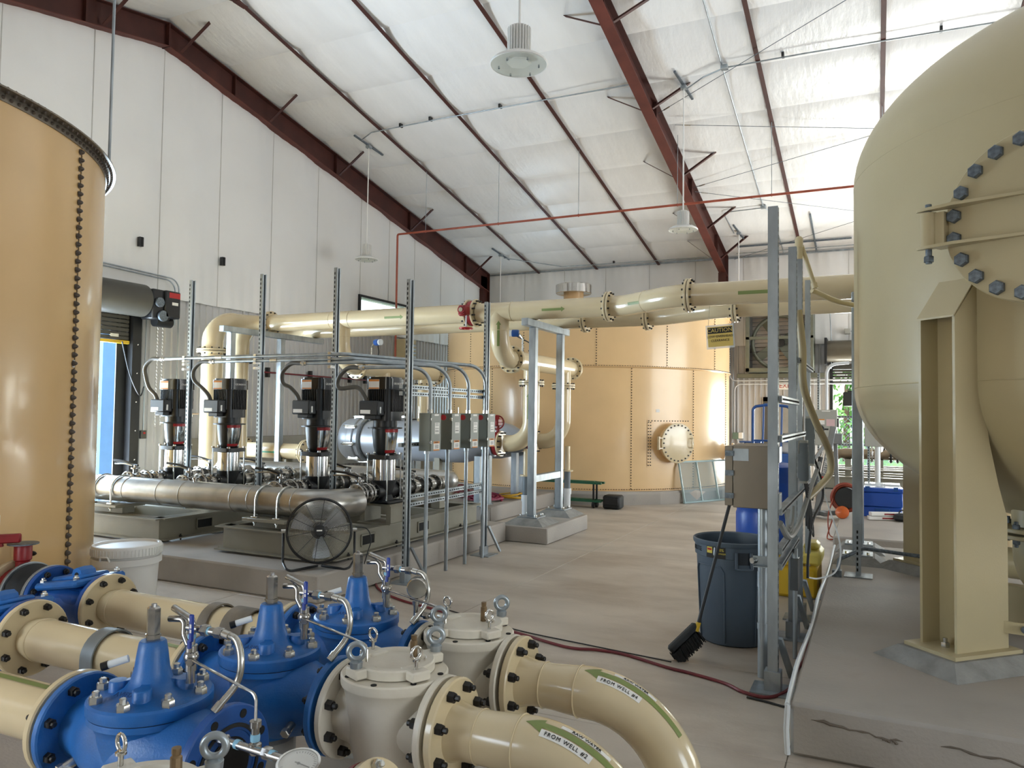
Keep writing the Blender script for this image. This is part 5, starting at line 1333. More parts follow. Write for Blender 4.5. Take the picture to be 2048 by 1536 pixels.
def vleg(ang, nm):
    """W-section leg: web tangential, flanges radial"""
    d = Vector((math.sin(R(ang)), math.cos(R(ang)), 0)); tg = Vector((d.y, -d.x, 0)); hw = .12; r0, r1 = 2.03, 2.275
    for sg in (-1, 1):
        o = VC + tg * (sg * hw - .009); ri = r0
        MB().prism([(1.86, .37), (r1, .37), (r1, 2.36), (VR - .03, 2.62), (VR - .03, 2.0), (2.0, 1.6), (1.93, 1.35), (1.86, 1.15)], o, d, (0, 0, 1), .018 * (1 if d.cross(Vector((0, 0, 1))).dot(tg) > 0 else -1)).build('leg_flange', CREAMD, t, smooth=0)
    c_ = VC + d * (2.13); MB().box(c_ + Vector((0, 0, (.37 + 2.45) / 2)), (.012, hw * 2, 2.08), Matrix((d, tg, Vector((0, 0, 1)))).transposed()).build('leg_web', CREAMD, t)
    q = [VC + d * (r1 + .01) + tg * (hw + .012) + Vector((0, 0, 2.355)), VC + d * (r1 + .01) - tg * (hw + .012) + Vector((0, 0, 2.355)), VC + d * (VR - .03) - tg * (hw + .012) + Vector((0, 0, 2.635)), VC + d * (VR - .03) + tg * (hw + .012) + Vector((0, 0, 2.635))]
    up_ = Vector((0, 0, .012)); MB().add(q + [p + up_ for p in q], [(0, 1, 2, 3), (7, 6, 5, 4), (0, 4, 5, 1), (1, 5, 6, 2), (2, 6, 7, 3), (3, 7, 4, 0)]).build('leg_cap', CREAMD, t, smooth=0)
    bp = MB().box(VC + d * 2.08 + Vector((0, 0, .36)), (.54, .36, .022), Matrix((d, tg, Vector((0, 0, 1)))).transposed()).build('base_plate', CREAMD, t)
    for (rr, s_) in ((2.22, 0), (1.95, 0)):
        p = VC + d * rr + tg * .0 + Vector((0, 0, .37)); b = MB(); b.hexa(p, (0, 0, 1), .026, .03); b.cyl(p, p + Vector((0, 0, .055)), .013, seg=10); child(b.build('anchor_bolt', ZINC), bp, t)
    g = MB(); b0 = (.4, .3); b1 = (.3, .2)
    def q4(w2, z): return [VC + d * (2.08 + a * w2[0]) + tg * (b * w2[1]) + Vector((0, 0, z)) for a, b in ((-1, -1), (1, -1), (1, 1), (-1, 1))]
    g.add(q4(b0, .271) + q4(b1, .348), [(0, 1, 2, 3), (7, 6, 5, 4), (0, 4, 5, 1), (1, 5, 6, 2), (2, 6, 7, 3), (3, 7, 4, 0)]); g.build('grout_bed', GROUT, t, smooth=0)
for ang in (-135, -45, 135, 45): vleg(ang, 'leg')
# cross brace at the foot
br = MB(); br.bar(VC + Vector((-1.32, -1.42, .5)), VC + Vector((.6, -1.62, .47)), .012, .07); br.build('tie_bar', CREAMD, t)
MB().box(VC + Vector((-1.33, -1.42, .5)), (.12, .014, .11)).build('tie_gusset', CREAMD, t)
MB().cyl(VC + Vector((-1.15, -1.45, .5)), VC + Vector((-1.15, -1.475, .5)), .02, seg=10).build('tie_bolt', GALVD, t)
# manway
wa = -149.5; d = Vector((math.sin(R(wa)), math.cos(R(wa)), 0)); wc = VC + d * VR + Vector((0, 0, 2.88))
MB().cyl(wc - d * .3, wc + d * .1, .4, seg=48).build('manway_neck', CREAMD, t)
MB().lathe([(.4, .06), (.485, .062), (.49, .068), (.49, .1), (.4, .102)], wc, d, 56).build('manway_flange', CREAMD, t)
cv = MB().lathe([(.4, .108), (.482, .108), (.488, .114), (.488, .15), (.482, .156), (.001, .158)], wc, d, 56).build('manway_cover', CREAMD, t)
u, v_, a = basis(d)
HEAD = MB().lathe([(.043, 0), (.043, .022), (.036, .03), (.001, .031)], (0, 0, 0), (0, 0, 1), 6).mesh('bolt', GALVD, 30)
for k in range(20):
    th = R(18 * k + 9); o = obj('bolt', HEAD, None, loc=wc + (u * math.cos(th) + v_ * math.sin(th)) * .435 + d * .156); o.rotation_euler = d.to_track_quat('Z', 'Y').to_euler(); child(o, cv, t)
lf = Vector((d.y, -d.x, 0))
if lf.x > 0: lf = -lf
for zz in (.115, -.115):
    b = MB(); b.prism([(-.02, .157), (.36, .157), (.42, .165), (.60, .215), (.62, .23), (.60, .245), (.4, .255), (-.02, .165)], wc + Vector((0, 0, zz)), lf, d, .018); b.build('hinge_strap', CREAMD, t)
hp = wc + lf * .56 + d * .2
hb = MB(); hb.cyl(hp + Vector((0, 0, -.105)), hp + Vector((0, 0, .105)), .045, seg=20); hb.build('hinge_barrel', CREAMD, t)
hb = MB(); hb.box(hp + Vector((0, 0, 0)) - lf * .05 - d * .06, (.09, .14, .2), RZ(math.degrees(math.atan2(d.y, d.x)) - 90)); hb.build('hinge_bracket', CREAMD, t)
hb = MB(); hb.cyl(hp + Vector((0, 0, -.2)), hp + Vector((0, 0, .16)), .018, seg=12); hb.hexa(hp + Vector((0, 0, -.19)), (0, 0, 1), .03, .035); hb.build('hinge_pin', GALVD, t)
# bottom nozzle with elbow
nx, ny = 1.02, 6.25
MB().cyl((nx, ny, 1.5), (nx, ny, 1.02), .17, seg=32).build('nozzle', CREAMD, t)
for zz, sg in ((1.0, 1), (.955, -1)):
    f = flange(t, (nx, ny, zz), (0, 0, 1), .27, .028, 12, .235, .024, m=CREAMD, one=False, bm=GALVD, both=False, side=sg, bh=.03)
P = fillet([(nx, ny, .94), (nx, ny, .58), (nx + .9, ny - .3, .58)], .26, 10)
MB().tube(P, .165, 32).build('drain_elbow', CREAMD, t)
MB().tube(fillet([(.62, 7.3, 1.35), (.62, 7.3, .62), (1.3, 7.0, .62)], .25, 8), .12, 28).build('rear_drain', CREAMD, t)
flange(t, (.62, 7.3, 1.0), (0, 0, 1), .21, .05, 8, .18, .02, m=CREAMD, one=True, bm=GALVD)
MB().box((1.0, 6.45, .42), (.5, .1, .3), RZ(-20)).build('elbow_foot', CREAMD, t)
# ================================================================== RIGHT-HAND STRUT FRAME AND WHAT STANDS ROUND IT
t = thing('instrument_rack', 'tall galvanized strut frame beside the grey trash can', 'strut rack', (-.59, 6.5, 0))
for yy, zt, sx_ in ((5.17, 3.11, .06), (6.47, 3.11, .06), (7.1, 3.13, .045), (8.0, 3.09, .045)):
    strut(t, (-.59, yy, .012), (-.59, yy, zt), wx=sx_, wy=.06, face='+x')
    m_ = MB(); m_.bb(-.72, -.46, yy - .12, yy + .12, .001, .011); m_.bb(-.64, -.54, yy - .05, yy + .05, .011, .13); m_.build('foot_plate', GALV, t)
    MB().bar((-.56, yy + .06, .32), (-.5, yy + .26, .015), .04, .02).build('foot_brace', GALV, t)
for z, y0, y1 in ((1.6, 5.2, 7.1), (1.13, 5.2, 8.0), (.88, 5.2, 6.45), (.78, 5.2, 6.45), (1.86, 5.2, 6.45), (2.2, 6.5, 8.0)):
    strut(t, (-.56, y0, z), (-.56, y1, z), name='strut_rail')
for yy in (5.2, 6.5):
    for z in (1.5, 1.2): MB().bb(-.565, -.55, yy - .05, yy + .09, z - .05, z + .05).build('angle_bracket', GALV, t)
SSB = mat('brushed_enclosure', '#857c6f', .36, metal=.6, var=.05, scale=3)
t = thing('control_enclosure', 'stainless control box on the strut frame above the trash can', 'control box', (-.75, 5.5, 1.14))
MB().bb(-.85, -.625, 5.22, 5.78, 1.14, 1.55, bev=.004).build('enclosure', SSB, t)
dr = MB().bb(-.905, -.852, 5.225, 5.775, 1.15, 1.545, bev=.004).build('door', SSB, t)
for z in (1.2, 1.35, 1.48): child(MB().bb(-.9, -.845, 5.205, 5.224, z, z + .035).build('latch', GALVD), dr, t)
MB().bb(-.85, -.75, 5.2165, 5.2185, 1.45, 1.53).build('peeling_film', GALV, t)
m_ = MB(); m_.cyl((-.68, 5.4, .001), (-.68, 5.4, 1.139), .036, seg=20); m_.cyl((-.68, 5.4, .32), (-.68, 5.4, .36), .04, seg=20); m_.cyl((-.68, 5.4, .6), (-.68, 5.4, .7), .039, seg=20)
tag(m_.build('large_conduit', GALV), 'thick galvanized conduit rising from the floor into the stainless control box', 'conduit')
tag(MB().cyl((-.63, 5.46, .001), (-.63, 5.46, 1.139), .014, seg=12).build('thin_conduit', GALV), 'thin conduit just behind the thick one under the control box', 'conduit')
t = thing('conduit_clamp', 'steel clamp with a bolt on the thick conduit', 'clamp', (-.68, 5.36, .78)); m_ = MB(); m_.bb(-.74, -.6, 5.355, 5.365, .75, .81); m_.bb(-.73, -.62, 5.3, 5.36, .745, .752); m_.build('bracket', GALV, t); MB().cyl((-.745, 5.33, .78), (-.725, 5.36, .78), .02, seg=12).build('washer', ZINC, t)
t = thing('junction_box', 'small dark grey junction box low on the strut frame', 'junction box', (-.52, 5.95, .5)); MB().bb(-.555, -.5, 5.85, 6.0, .5, .72, bev=.004).build('box', mat('dark_grey_box', '#4e5254', .45, var=.05), t); m_ = MB(); m_.cyl((-.525, 5.92, .001), (-.525, 5.92, .5), .016, seg=10); m_.cyl((-.525, 5.92, .72), (-.525, 5.92, .79), .02, seg=10); m_.build('conduit_stub', GALV, t)
# junction boxes, drivers and wire bundles on the back of the frame
for k, (yy, z0, z1) in enumerate(((6.75, 1.2, 1.55), (7.5, 1.3, 1.75))):
    t = thing('wire_duct', ('narrow' if k == 0 else 'wide') + ' grey slotted wiring duct on the back of the strut frame', 'wiring duct', (-.54, yy, z0), 'wiring ducts on the strut frame')
    MB().bb(-.565, -.5, yy - .07, yy + .07, z0, z1).build('duct', BOXL, t)
    for i in range(5): MB().bb(-.57, -.495, yy - .074 + .03 * i, yy - .068 + .03 * i, z0 + .02, z1 - .02).build('duct_finger', PVCG, t)
CBLG = mat('grey_cable', '#8d8f8c', .5, var=.05)
def cable(label, pts, r, m, cat='cable', grp=None, nm='cable'):
    return tag(MB().tube(spline(pts, 8), r, 8).build(nm, m), label, cat, grp)
cable('fat grey cable loop sagging on the strut frame', [(-.56, 5.28, 1.05), (-.53, 5.5, .93), (-.52, 5.95, .92), (-.51, 6.3, .98), (-.5, 7.0, 1.12), (-.48, 7.9, 1.3)], .02, CBLG)
for k in range(3): cable('grey cable loop hung over the lower strut rail, ' + ('inner', 'middle', 'outer')[k], [(-.545 + .012 * k, 5.45 + .02 * k, 1.12), (-.54, 5.5, 1.04 - .03 * k), (-.535, 5.62 + .03 * k, .98 - .03 * k), (-.53, 5.75 + .03 * k, 1.0), (-.53, 5.85, 1.1)], .009, CBLG, grp='cable loops on the strut frame')
cable('black cable with plug hanging from the strut frame', [(-.5, 7.6, 1.35), (-.45, 7.7, 1.15), (-.43, 7.5, 1.0), (-.48, 7.0, .85), (-.5, 6.8, .6), (-.5, 6.75, .42)], .011, RUBBER)
cable('thin white cable loop hanging beside the yellow tub', [(-.5, 7.6, 1.3), (-.4, 7.7, .95), (-.28, 7.4, .62), (-.3, 7.1, .44), (-.42, 6.9, .40), (-.5, 6.78, .42)], .007, PVC)
for k in range(5): cable('dark wire hanging in the bundle behind the strut frame, strand ' + ('nearest', 'second', 'third', 'fourth', 'farthest')[k], [(-.53, 6.7 + .06 * k, 1.25), (-.5, 6.72 + .07 * k, 1.05), (-.51 + .01 * k, 6.74 + .06 * k, .85 - .03 * k), (-.52, 6.85, .98)], .006, RUBBER, grp='dark wires behind the strut frame')
t = thing('hose', 'tan plastic hose curving down the strut frame', 'hose', (-.5, 7.3, 1.3))
MB().tube(spline([(-.56, 6.62, 2.62), (-.53, 6.64, 2.3), (-.52, 6.6, 2.0), (-.45, 6.85, 1.72), (-.36, 7.2, 1.45), (-.36, 7.35, 1.25), (-.45, 7.2, 1.12), (-.52, 7.0, 1.05)], 8), .03, 12).build('hose_body', HOSE, t)
t = thing('tan_pipe_drop', 'tan plastic pipe with sloping branch above the strut frame', 'pipe', (-.6, 7.45, 2.3))
m_ = MB(); m_.cyl((-.62, 7.4, 1.0), (-.62, 7.4, 3.36), .032, seg=14); m_.lathe([(.036, 3.3), (.036, 3.38), (.02, 3.4)], (-.62, 7.4, 0), (0, 0, 1), 12); m_.build('riser', HOSE, t)
m_ = MB(); m_.cyl((-.6, 7.42, 3.32), (-.5, 7.5, 2.98), .02, seg=10); m_.cyl((-.5, 7.5, 2.98), (-.49, 7.5, 2.93), .03, seg=10); m_.build('sloping_branch', HOSE, t)
m_ = MB(); m_.tube(spline([(-.52, 7.55, 2.92), (-.3, 7.75, 2.83), (-.05, 8.0, 2.8)], 6), .025, 10); m_.build('arched_branch', HOSE, t)
for z in (2.0, 1.9): MB().torus((-.62, 7.4, z), (0, 0, 1), .035, .012, 16, 6).build('compression_ring', BRASS, t)

# ---- grey trash can
TC = Vector((-1.0, 6.21, 0))
t = thing('trash_can', 'large grey plastic trash can by the strut frame', 'trash can', TC)
MB().lathe([(.24, .002), (.252, .012), (.258, .05), (.288, .66), (.3, .665), (.302, .75), (.312, .752), (.316, .765), (.316, .785), (.306, .79), (.296, .78), (.29, .7), (.245, .04), (.001, .035)], TC, (0, 0, 1), 56).build('body', TRASH, t)
def onc(ph, r, z): return TC + Vector((r * math.sin(R(ph)), -r * math.cos(R(ph)), z))
for p0, p1 in ((-62, -6), (45, 100), (120, 175), (-175, -120)):
    m_ = MB(); P = [onc(p0, .262, .03), onc(p0, .288, .56)] + [onc(p0 + (p1 - p0) * k / 10, .29, .60) for k in range(1, 10)] + [onc(p1, .288, .56), onc(p1, .262, .03)]; m_.tube(P, .007, 6); m_.build('panel_rib', TRASH, t)
m_ = MB(); m_.tube(fillet([onc(12, .305, .72), onc(12, .33, .60), onc(32, .33, .60), onc(32, .305, .72)], .01), .012, 8); m_.grid(lambda s, q: onc(12 + 20 * s, .31 + .018 * (1 - q), .6 + .03 * q), 8, 1); ho = m_.build('handle', TRASH, t)
m_ = MB(); m_.grid(lambda s, q: onc(11 + 22 * s, .3035, .61 + .11 * q), 8, 1); m_.build('handle_hollow_shade', mat('trash_recess_shade', '#232a31', .5, var=.05), t)  # flat darker patch painted for the shaded hollow behind the handle
st = MB().grid(lambda s, q: onc(-33 + 30 * s, .3045, .665 + .085 * q), 10, 1).build('sticker', INK, t, smooth=0)
child(MB().grid(lambda s, q: onc(-32 + 9 * s, .3052, .7 + .047 * q), 4, 1).build('sticker_patch', mat('sticker_yellow', '#d6c24e', .5), None, smooth=0), st, t)
child(MB().grid(lambda s, q: onc(-31 + 7 * s, .3056, .722 + .014 * q), 4, 1).build('sticker_band', RED, None, smooth=0), st, t)
sy_ = mat('sticker_yellow', '#d6c24e', .5)
for tx, sz, zz in (('10%', .03, .735), ('STRONGER', .016, .708)): child(obj('lettering', text_mesh(tx, sz, sy_, lambda X, Y, Z, zz=zz: onc(-10 + math.degrees(X / .305), .3058 + Z, zz + Y - .006))), st, t)
hang(obj('lettering', text_mesh('BRUTE', .05, INK, lambda X, Y, Z: onc(-58 + math.degrees(X / .303), .3035 + Z, .715 + Y))), t)
m_ = MB(); m_.tube(fillet([onc(-19, .304, .745), onc(-19, .315, .69), onc(-15, .315, .69), onc(-15, .304, .745)], .006), .006, 6); m_.build('lid_loop', GALV, t)
# ---- broom leaning on the control box
t = thing('push_broom', 'black angled broom leaning against the control box', 'broom', (-1.25, 5.5, 0))
b0, b1 = Vector((-1.155, 5.56, .22)), Vector((-.895, 5.86, 1.42))
MB().cyl(b0, b1, .0125, seg=12).build('handle', BLACK, t)
MB().cyl(b0 - (b1 - b0).normalized() * .02, b0 + (b1 - b0).normalized() * .045, .018, seg=12).build('ferrule', YEL, t)
ang = math.degrees(math.atan2(.2, .22)); hc = Vector((-1.24, 5.50, .14)); rr = RZ(ang) @ RY(-38)
MB().box(hc + Vector((0, 0, .02)), (.27, .05, .06), rr, bev=.015).build('head', mat('broom_head', '#2b2e30', .45), t)
m_ = MB(); random.seed(3)
for k in range(260):
    s_ = random.uniform(-.13, .13); w_ = random.uniform(-.03, .03); p = hc + rr @ Vector((s_, w_, -.01)); q = hc + rr @ Vector((s_ * 1.08 - .01, w_ * 1.4, -.1 - .02 * random.random())); q.z = max(.003, q.z); m_.bar(p, q, .006, .006)
m_.build('bristles', BLACK, t, kind='stuff')
# ---- blue drum on a yellow spill tub
DC = Vector((-1.0, 8.15, 0))
t = thing('yellow_spill_tub', 'yellow plastic spill containment tub on the floor', 'spill tub', (-.8, 8.2, 0))
m_ = MB(); m_.bb(-1.34, -.5, 7.86, 8.62, .001, .3, bev=.03); m_.build('tub', YEL, t)
m_ = MB(); m_.bb(-1.3, -.68, 7.84, 8.6, .3, .39, bev=.02); m_.build('grate_deck', YEL, t)
m_ = MB(); m_.bb(-.68, -.47, 7.95, 8.5, .3, .43, bev=.03); m_.bb(-.64, -.5, 8.1, 8.4, .42, .5, bev=.03); m_.build('raised_spout', mat('pale_yellow_plastic', '#e0cf6a', .4), t)
t = thing('blue_drum', 'blue plastic drum behind the trash can, on the yellow tub', 'drum', (DC.x, DC.y, .392))
MB().lathe([(.25, .393), (.29, .41), (.295, .5), (.285, .52), (.295, .56), (.295, .76), (.285, .79), (.295, .82), (.295, 1.05), (.285, 1.07), (.29, 1.1), (.285, 1.24), (.24, 1.27), (.001, 1.27)], DC, (0, 0, 1), 44).build('body', BLUEP, t)
def ond(ph, r, z): return DC + Vector((r * math.sin(R(ph)), -r * math.cos(R(ph)), z))
MB().grid(lambda s, q: ond(-75 + 30 * s, .297, .84 + .18 * q), 6, 1).build('hazard_label', CARD, t, smooth=0); MB().grid(lambda s, q: ond(-72 + 10 * s, .2985, .86 + .14 * q), 4, 1).build('label_diamond', ORANGE, t, smooth=0)
MB().grid(lambda s, q: ond(42 + 14 * s, .297, .42 + .14 * q), 4, 1).build('product_label', CARD, t, smooth=0)
hang(obj('lettering', text_mesh('PHA', .05, INK, lambda X, Y, Z: ond(49 + math.degrees(-Y / .295), .299 + Z, .49 + X))), t)
# ---- white drum with screw lid by the pump pad
PC = Vector((-5.5, 4.3, 0))
t = thing('white_drum', 'white plastic drum with ribbed screw lid in front of the pump pad', 'drum', PC)
MB().lathe([(.2, .002), (.215, .02), (.24, .49), (.262, .495), (.262, .545), (.24, .548), (.24, .57)], PC, (0, 0, 1), 44).build('body', WHT, t)
m_ = MB(); m_.lathe([(.252, .56), (.262, .565), (.262, .63), (.255, .642), (.235, .645), (.225, .63), (.001, .628)], PC, (0, 0, 1), 60)
for k in range(60): a = R(6 * k); m_.box(PC + Vector((.263 * math.cos(a), .263 * math.sin(a), .597)), (.008, .011, .055), RZ(6 * k))
m_.build('lid', WHT, t)
m_ = MB(); m_.tube(fillet([PC + Vector((.03, -.265, .54)), PC + Vector((.04, -.268, .575)), PC + Vector((.1, -.25, .575)), PC + Vector((.11, -.24, .54))], .01), .008, 6); m_.build('lid_latch', WHT, t)
m_ = MB(); m_.grid(lambda s, q: PC + Vector(((.222 + .012 * q) * math.sin(R(42 + 22 * s)), -(.222 + .012 * q) * math.cos(R(42 + 22 * s)), .2 + .22 * q)), 6, 1); m_.build('print_panel', mat('faint_print', '#b9bcc0', .5), t, smooth=0)

# ---- tool box, cord reel and cartons on the far pad
t = thing('tool_box', 'blue tool box with a clear lid on the pale pad', 'tool box', (.08, 12.75, .27))
MB().bb(-.16, .36, 12.6, 12.95, .272, .42, bev=.01).build('lower_drawer', BLUEP, t); MB().bb(-.17, .37, 12.59, 12.96, .425, .63, bev=.01).build('body', BLUEP, t); MB().bb(-.18, .38, 12.58, 12.97, .634, .70, bev=.012).build('lid', BLUEP, t); MB().bb(-.14, .34, 12.62, 12.93, .702, .76, bev=.01).build('clear_organizer', CLEAR, t)
MB().bb(.0, .2, 12.575, 12.588, .34, .4, bev=.004).build('drawer_pull', BLUE2, t)
for x in (-.1, .28): MB().bb(x - .03, x + .03, 12.57, 12.59, .66, .72).build('latch', BLUE2, t)
t = thing('cord_reel', 'coiled reddish-brown extension cord on a black reel with orange knob', 'cord reel', (-.35, 12.3, .27))
m_ = MB(); random.seed(5)
for k in range(9): m_.torus((-.38 + .02 * random.uniform(-1, 1), 12.3 + .018 * k - .08, .56 + .02 * random.uniform(-1, 1)), (.15, 1, .1 * random.uniform(-1, 1)), .185 + .012 * random.uniform(-1, 1), .011, 30, 8)
m_.build('cord_coil', CORDO, t); MB().cyl((-.38, 12.2, .56), (-.38, 12.38, .56), .15, seg=28).build('reel_core', RUBBER, t)
m_ = MB(); m_.tube(fillet([(-.5, 12.42, .272), (-.45, 12.42, .6), (-.3, 12.42, .6), (-.25, 12.42, .272)], .05), .014, 8); m_.build('stand', BLACK, t)
m_ = MB(); m_.lathe([(.02, -.07), (.085, -.04), (.095, 0), (.085, .04), (.02, .06)], (-.43, 12.13, .36), (.1, -1, .15), 24); m_.build('knob', ORANGE, t)
m_ = MB(); m_.tube(spline([(-.55, 12.25, .55), (-.62, 12.2, .3), (-.6, 12.05, .05), (-.52, 11.9, .015), (-.55, 11.75, .015), (-.62, 11.9, .02), (-.56, 12.1, .25)], 8), .009, 8); m_.build('loose_cord', CORDO, t)
for k, (x, y, z, a, lb) in enumerate(((.12, 12.28, .275, 18, 'lower'), (.14, 12.3, .332, 24, 'upper'))):
    t = thing('carton', 'flat white printed carton in front of the tool box, ' + lb, 'carton', (x, y, z), 'flat cartons by the tool box')
    MB().box((x, y, z + .026), (.44, .1, .05), RZ(a), bev=.003).build('sleeve', CARD, t); MB().box((x, y, z + .026) + RZ(a) @ Vector((.06, -.0505, 0)) if False else Vector((x, y, z + .026)) + RZ(a) @ Vector((.06, -.0505, 0)), (.2, .002, .022), RZ(a)).build('printed_band', REDV, t)
t = thing('tool_bag', 'dark cloth tool bag lying beside the cartons', 'bag', (.36, 12.25, .27)); MB().lathe([(.02, 0), (.1, .01), (.13, .04), (.11, .09), (.05, .11), (.001, .115)], (.36, 12.25, .272), (0, 0, 1), 20).build('bag', RUBBER, t); MB().torus((.36, 12.25, .38), (.3, 1, 0), .05, .008, 18, 6).build('bag_handle', RUBBER, t)
# ---- folding shop crane
GRY = mat('crane_grey_paint', '#7d7f80', .4, metal=.3, var=.06)
t = thing('shop_crane', 'folded grey shop crane standing on the floor behind the strut frame', 'shop crane', (-.85, 14.4, 0))
m_ = MB(); m_.bar((-.92, 14.3, .04), (-.64, 14.3, 1.58), .1, .1, bev=.008); mo = m_.build('mast', GRY, t)
m_ = MB(); m_.bar((-.58, 14.42, .1), (-.62, 14.42, 1.42), .07, .07, bev=.006); m_.bar((-.95, 14.2, 1.0), (-.66, 14.3, 1.45), .05, .05); m_.build('folded_leg', GRY, t)
m_ = MB(); m_.bar((-1.1, 14.1, .08), (-.4, 14.6, .08), .08, .08, bev=.006); m_.bar((-1.05, 14.6, .08), (-.75, 14.1, .08), .07, .07); m_.build('base', GRY, t)
m_ = MB(); m_.cyl((-1.0, 14.2, .3), (-.84, 14.25, 1.05), .04, seg=14); m_.build('hydraulic_ram', BLACK, t); MB().cyl((-.84, 14.25, 1.05), (-.78, 14.27, 1.3), .022, seg=12).build('ram_rod', POLISH, t)
m_ = MB(); m_.bb(-.66, -.5, 14.26, 14.34, 1.28, 1.46, bev=.01); m_.build('pivot_plate', GRY, t)
m_ = MB(); m_.torus((-.86, 14.25, 1.53), (.2, 1, 0), .06, .02, 20, 8); m_.cyl((-.86, 14.27, 1.53), (-.72, 14.28, 1.53), .015, seg=8); m_.build('caster_wheel', RUBBER, t)
d = (Vector((-.64, 14.3, 1.58)) - Vector((-.92, 14.3, .04))).normalized(); cp = Vector((-.75, 14.247, .98))
hang(obj('lettering', text_mesh('PITTSBURGH', .075, CARD, plane_fn(cp, d, (-d.z, 0, d.x)))), t)
hang(MB().bar(cp - d * .38, cp - d * .27, .003, .06).build('red_badge', RED), t)
for x, y in ((-1.08, 14.1), (-.42, 14.6), (-1.03, 14.58)): MB().cyl((x - .02, y, .035), (x + .02, y, .035), .034, seg=14).build('caster', RUBBER, t)

# ---- rolling ladder cart in blue with a white jug
t = thing('blue_cart', 'blue tubular stock cart against the far wall beside the exit door', 'cart', (-1.9, 16.2, 0))
m_ = MB(); 
for x in (-2.22, -1.5): m_.tube(fillet([(x, 16.0, .15), (x, 16.0, 1.93), (x + (.3 if x < -2 else -.3), 16.0, 1.97)], .1), .03, 10)
m_.tube([(-2.0, 16.0, 1.97), (-1.7, 16.0, 1.97)], .03, 10)
for x in (-2.05, -1.7): m_.tube([(x, 16.0, .2), (x + .04, 16.0, 1.96)], .022, 8)
for z in (1.25, .6): m_.tube([(-2.22, 16.0, z), (-1.5, 16.0, z)], .02, 8)
m_.build('end_frame', BLUE2, t)
m_ = MB(); m_.bb(-2.24, -1.48, 15.95, 16.9, .78, 1.0, bev=.02); m_.build('upper_deck', BLUE2, t); MB().bb(-2.24, -1.48, 15.95, 16.9, .16, .24, bev=.01).build('lower_deck', BLUE2, t)
for x in (-2.2, -1.52):
    MB().bar((x, 16.88, .24), (x, 16.88, .8), .04, .04).build('deck_post', BLUE2, t)
    for y in (16.02, 16.82): MB().cyl((x - .03, y, .081), (x + .03, y, .081), .08, seg=18).build('caster', RUBBER, t)
t = thing('white_jug', 'white plastic jug with a black cap standing on the blue cart', 'jug', (-1.62, 16.15, 1.002)); MB().bb(-1.74, -1.5, 16.05, 16.3, 1.003, 1.34, bev=.04).build('body', WHT, t); MB().cyl((-1.62, 16.17, 1.34), (-1.62, 16.17, 1.4), .05, seg=16).build('cap', BLACK, t)

# ---- insect screen leaning on the far tank
t = thing('screen_frame', 'pale green window screen leaning against the far tank', 'screen', (-3.05, 15.7, 0))
A_, B_ = Vector((-3.38, 15.02, .005)), Vector((-2.66, 16.36, .005)); dx = (B_ - A_); nn = Vector((-dx.y, dx.x, 0)).normalized(); upv = (Vector((0, 0, .82)) + nn * .17); SCR = mat('screen_frame_paint', '#9fb4b4', .45, var=.04)
if (Vector((FC[0], FC[1], 0)) - A_).dot(nn) < 0: nn = -nn; upv = Vector((0, 0, .82)) + nn * .1
def q2(s, h): return A_ + dx * s + upv * h
for s0, h0, s1, h1 in ((0, .02, 1, .02), (0, .98, 1, .98), (.015, 0, .015, 1), (.985, 0, .985, 1), (.36, 0, .36, 1), (.7, 0, .7, 1)): MB().bar(q2(s0, h0), q2(s1, h1), .05, .03).build('frame_bar', SCR, t)
m_ = MB(); m_.add([q2(.02, .02), q2(.98, .02), q2(.98, .98), q2(.02, .98)], [(0, 1, 2, 3)]); m_.build('screen_mesh', MESH, t, smooth=0)

# ---- drains, hoses and green cart near the gantry
for y, x, lb in ((12.3, -4.78, 'right'), (10.95, -4.95, 'left')):
    t = thing('drain_standpipe', 'white and grey plastic drain standpipe behind the gantry, ' + lb + ' one', 'standpipe', (x, y, 0), 'drain standpipes')
    m_ = MB(); m_.cyl((x, y, .001), (x, y, .46), .06, seg=18); m_.cyl((x, y, .36), (x, y, .46), .072, seg=18); m_.build('white_pipe', PVC, t); MB().cyl((x, y, .46), (x, y, .75), .055, seg=18).build('grey_pipe', PVCG, t)
    m_ = MB(); m_.cyl((x, y, .75), (x, y, 1.18), .045, seg=16); m_.cyl((x, y, .75), (x, y, .775), .1, seg=18); m_.build('cream_pipe', CREAM, t)
def coil(label, c, r, n, wr, m, flat=.3, seed=1):
    random.seed(seed); mb = MB(); P = []
    for k in range(n * 18):
        a = 2 * PI * k / 18; rr_ = r * (1 + .22 * math.sin(a * .37 + seed) + .08 * random.uniform(-1, 1)); P.append((c[0] + rr_ * math.cos(a) * 1.15 + .05 * math.sin(a * .21), c[1] + rr_ * math.sin(a), c[2] + wr + (k / (n * 18)) * flat * (.6 + .4 * math.sin(a * .9 + seed))))
    mb.tube(P, wr, 7); tag(mb.build('coiled_hose', m), label, 'hose', 'coiled hoses on the filter pad')
coil('magenta-red coiled hose at the edge of the filter pad', (-5.95, 11.45, .262), .22, 7, .014, mat('hose_magenta', '#8f2a45', .45), .16, 2)
coil('yellow coiled cord beside the red hose', (-5.72, 11.95, .262), .2, 5, .011, CORDY, .1, 4)
coil('small blue coiled cord between the red and yellow coils', (-6.1, 12.0, .262), .18, 3, .01, BLUE2, .08, 6)
coil('dark red coiled hose behind the other coils', (-6.35, 11.8, .262), .25, 6, .014, CORDR, .2, 8)
t = thing('green_cart', 'green steel service cart behind the gantry', 'cart', (-5.2, 13.55, 0))
for z, m2 in ((.13, GRNP), (.46, GRNP)):
    for y in (13.44, 13.62): MB().bar((-5.85 if z > .3 else -5.5, y, z), (-4.55, y, z), .05, .04).build('frame_rail', GRNP, t)
    MB().bb(-5.4, -4.7, 13.46, 13.6, z + .02, z + .03).build('shelf', GRNP, t)
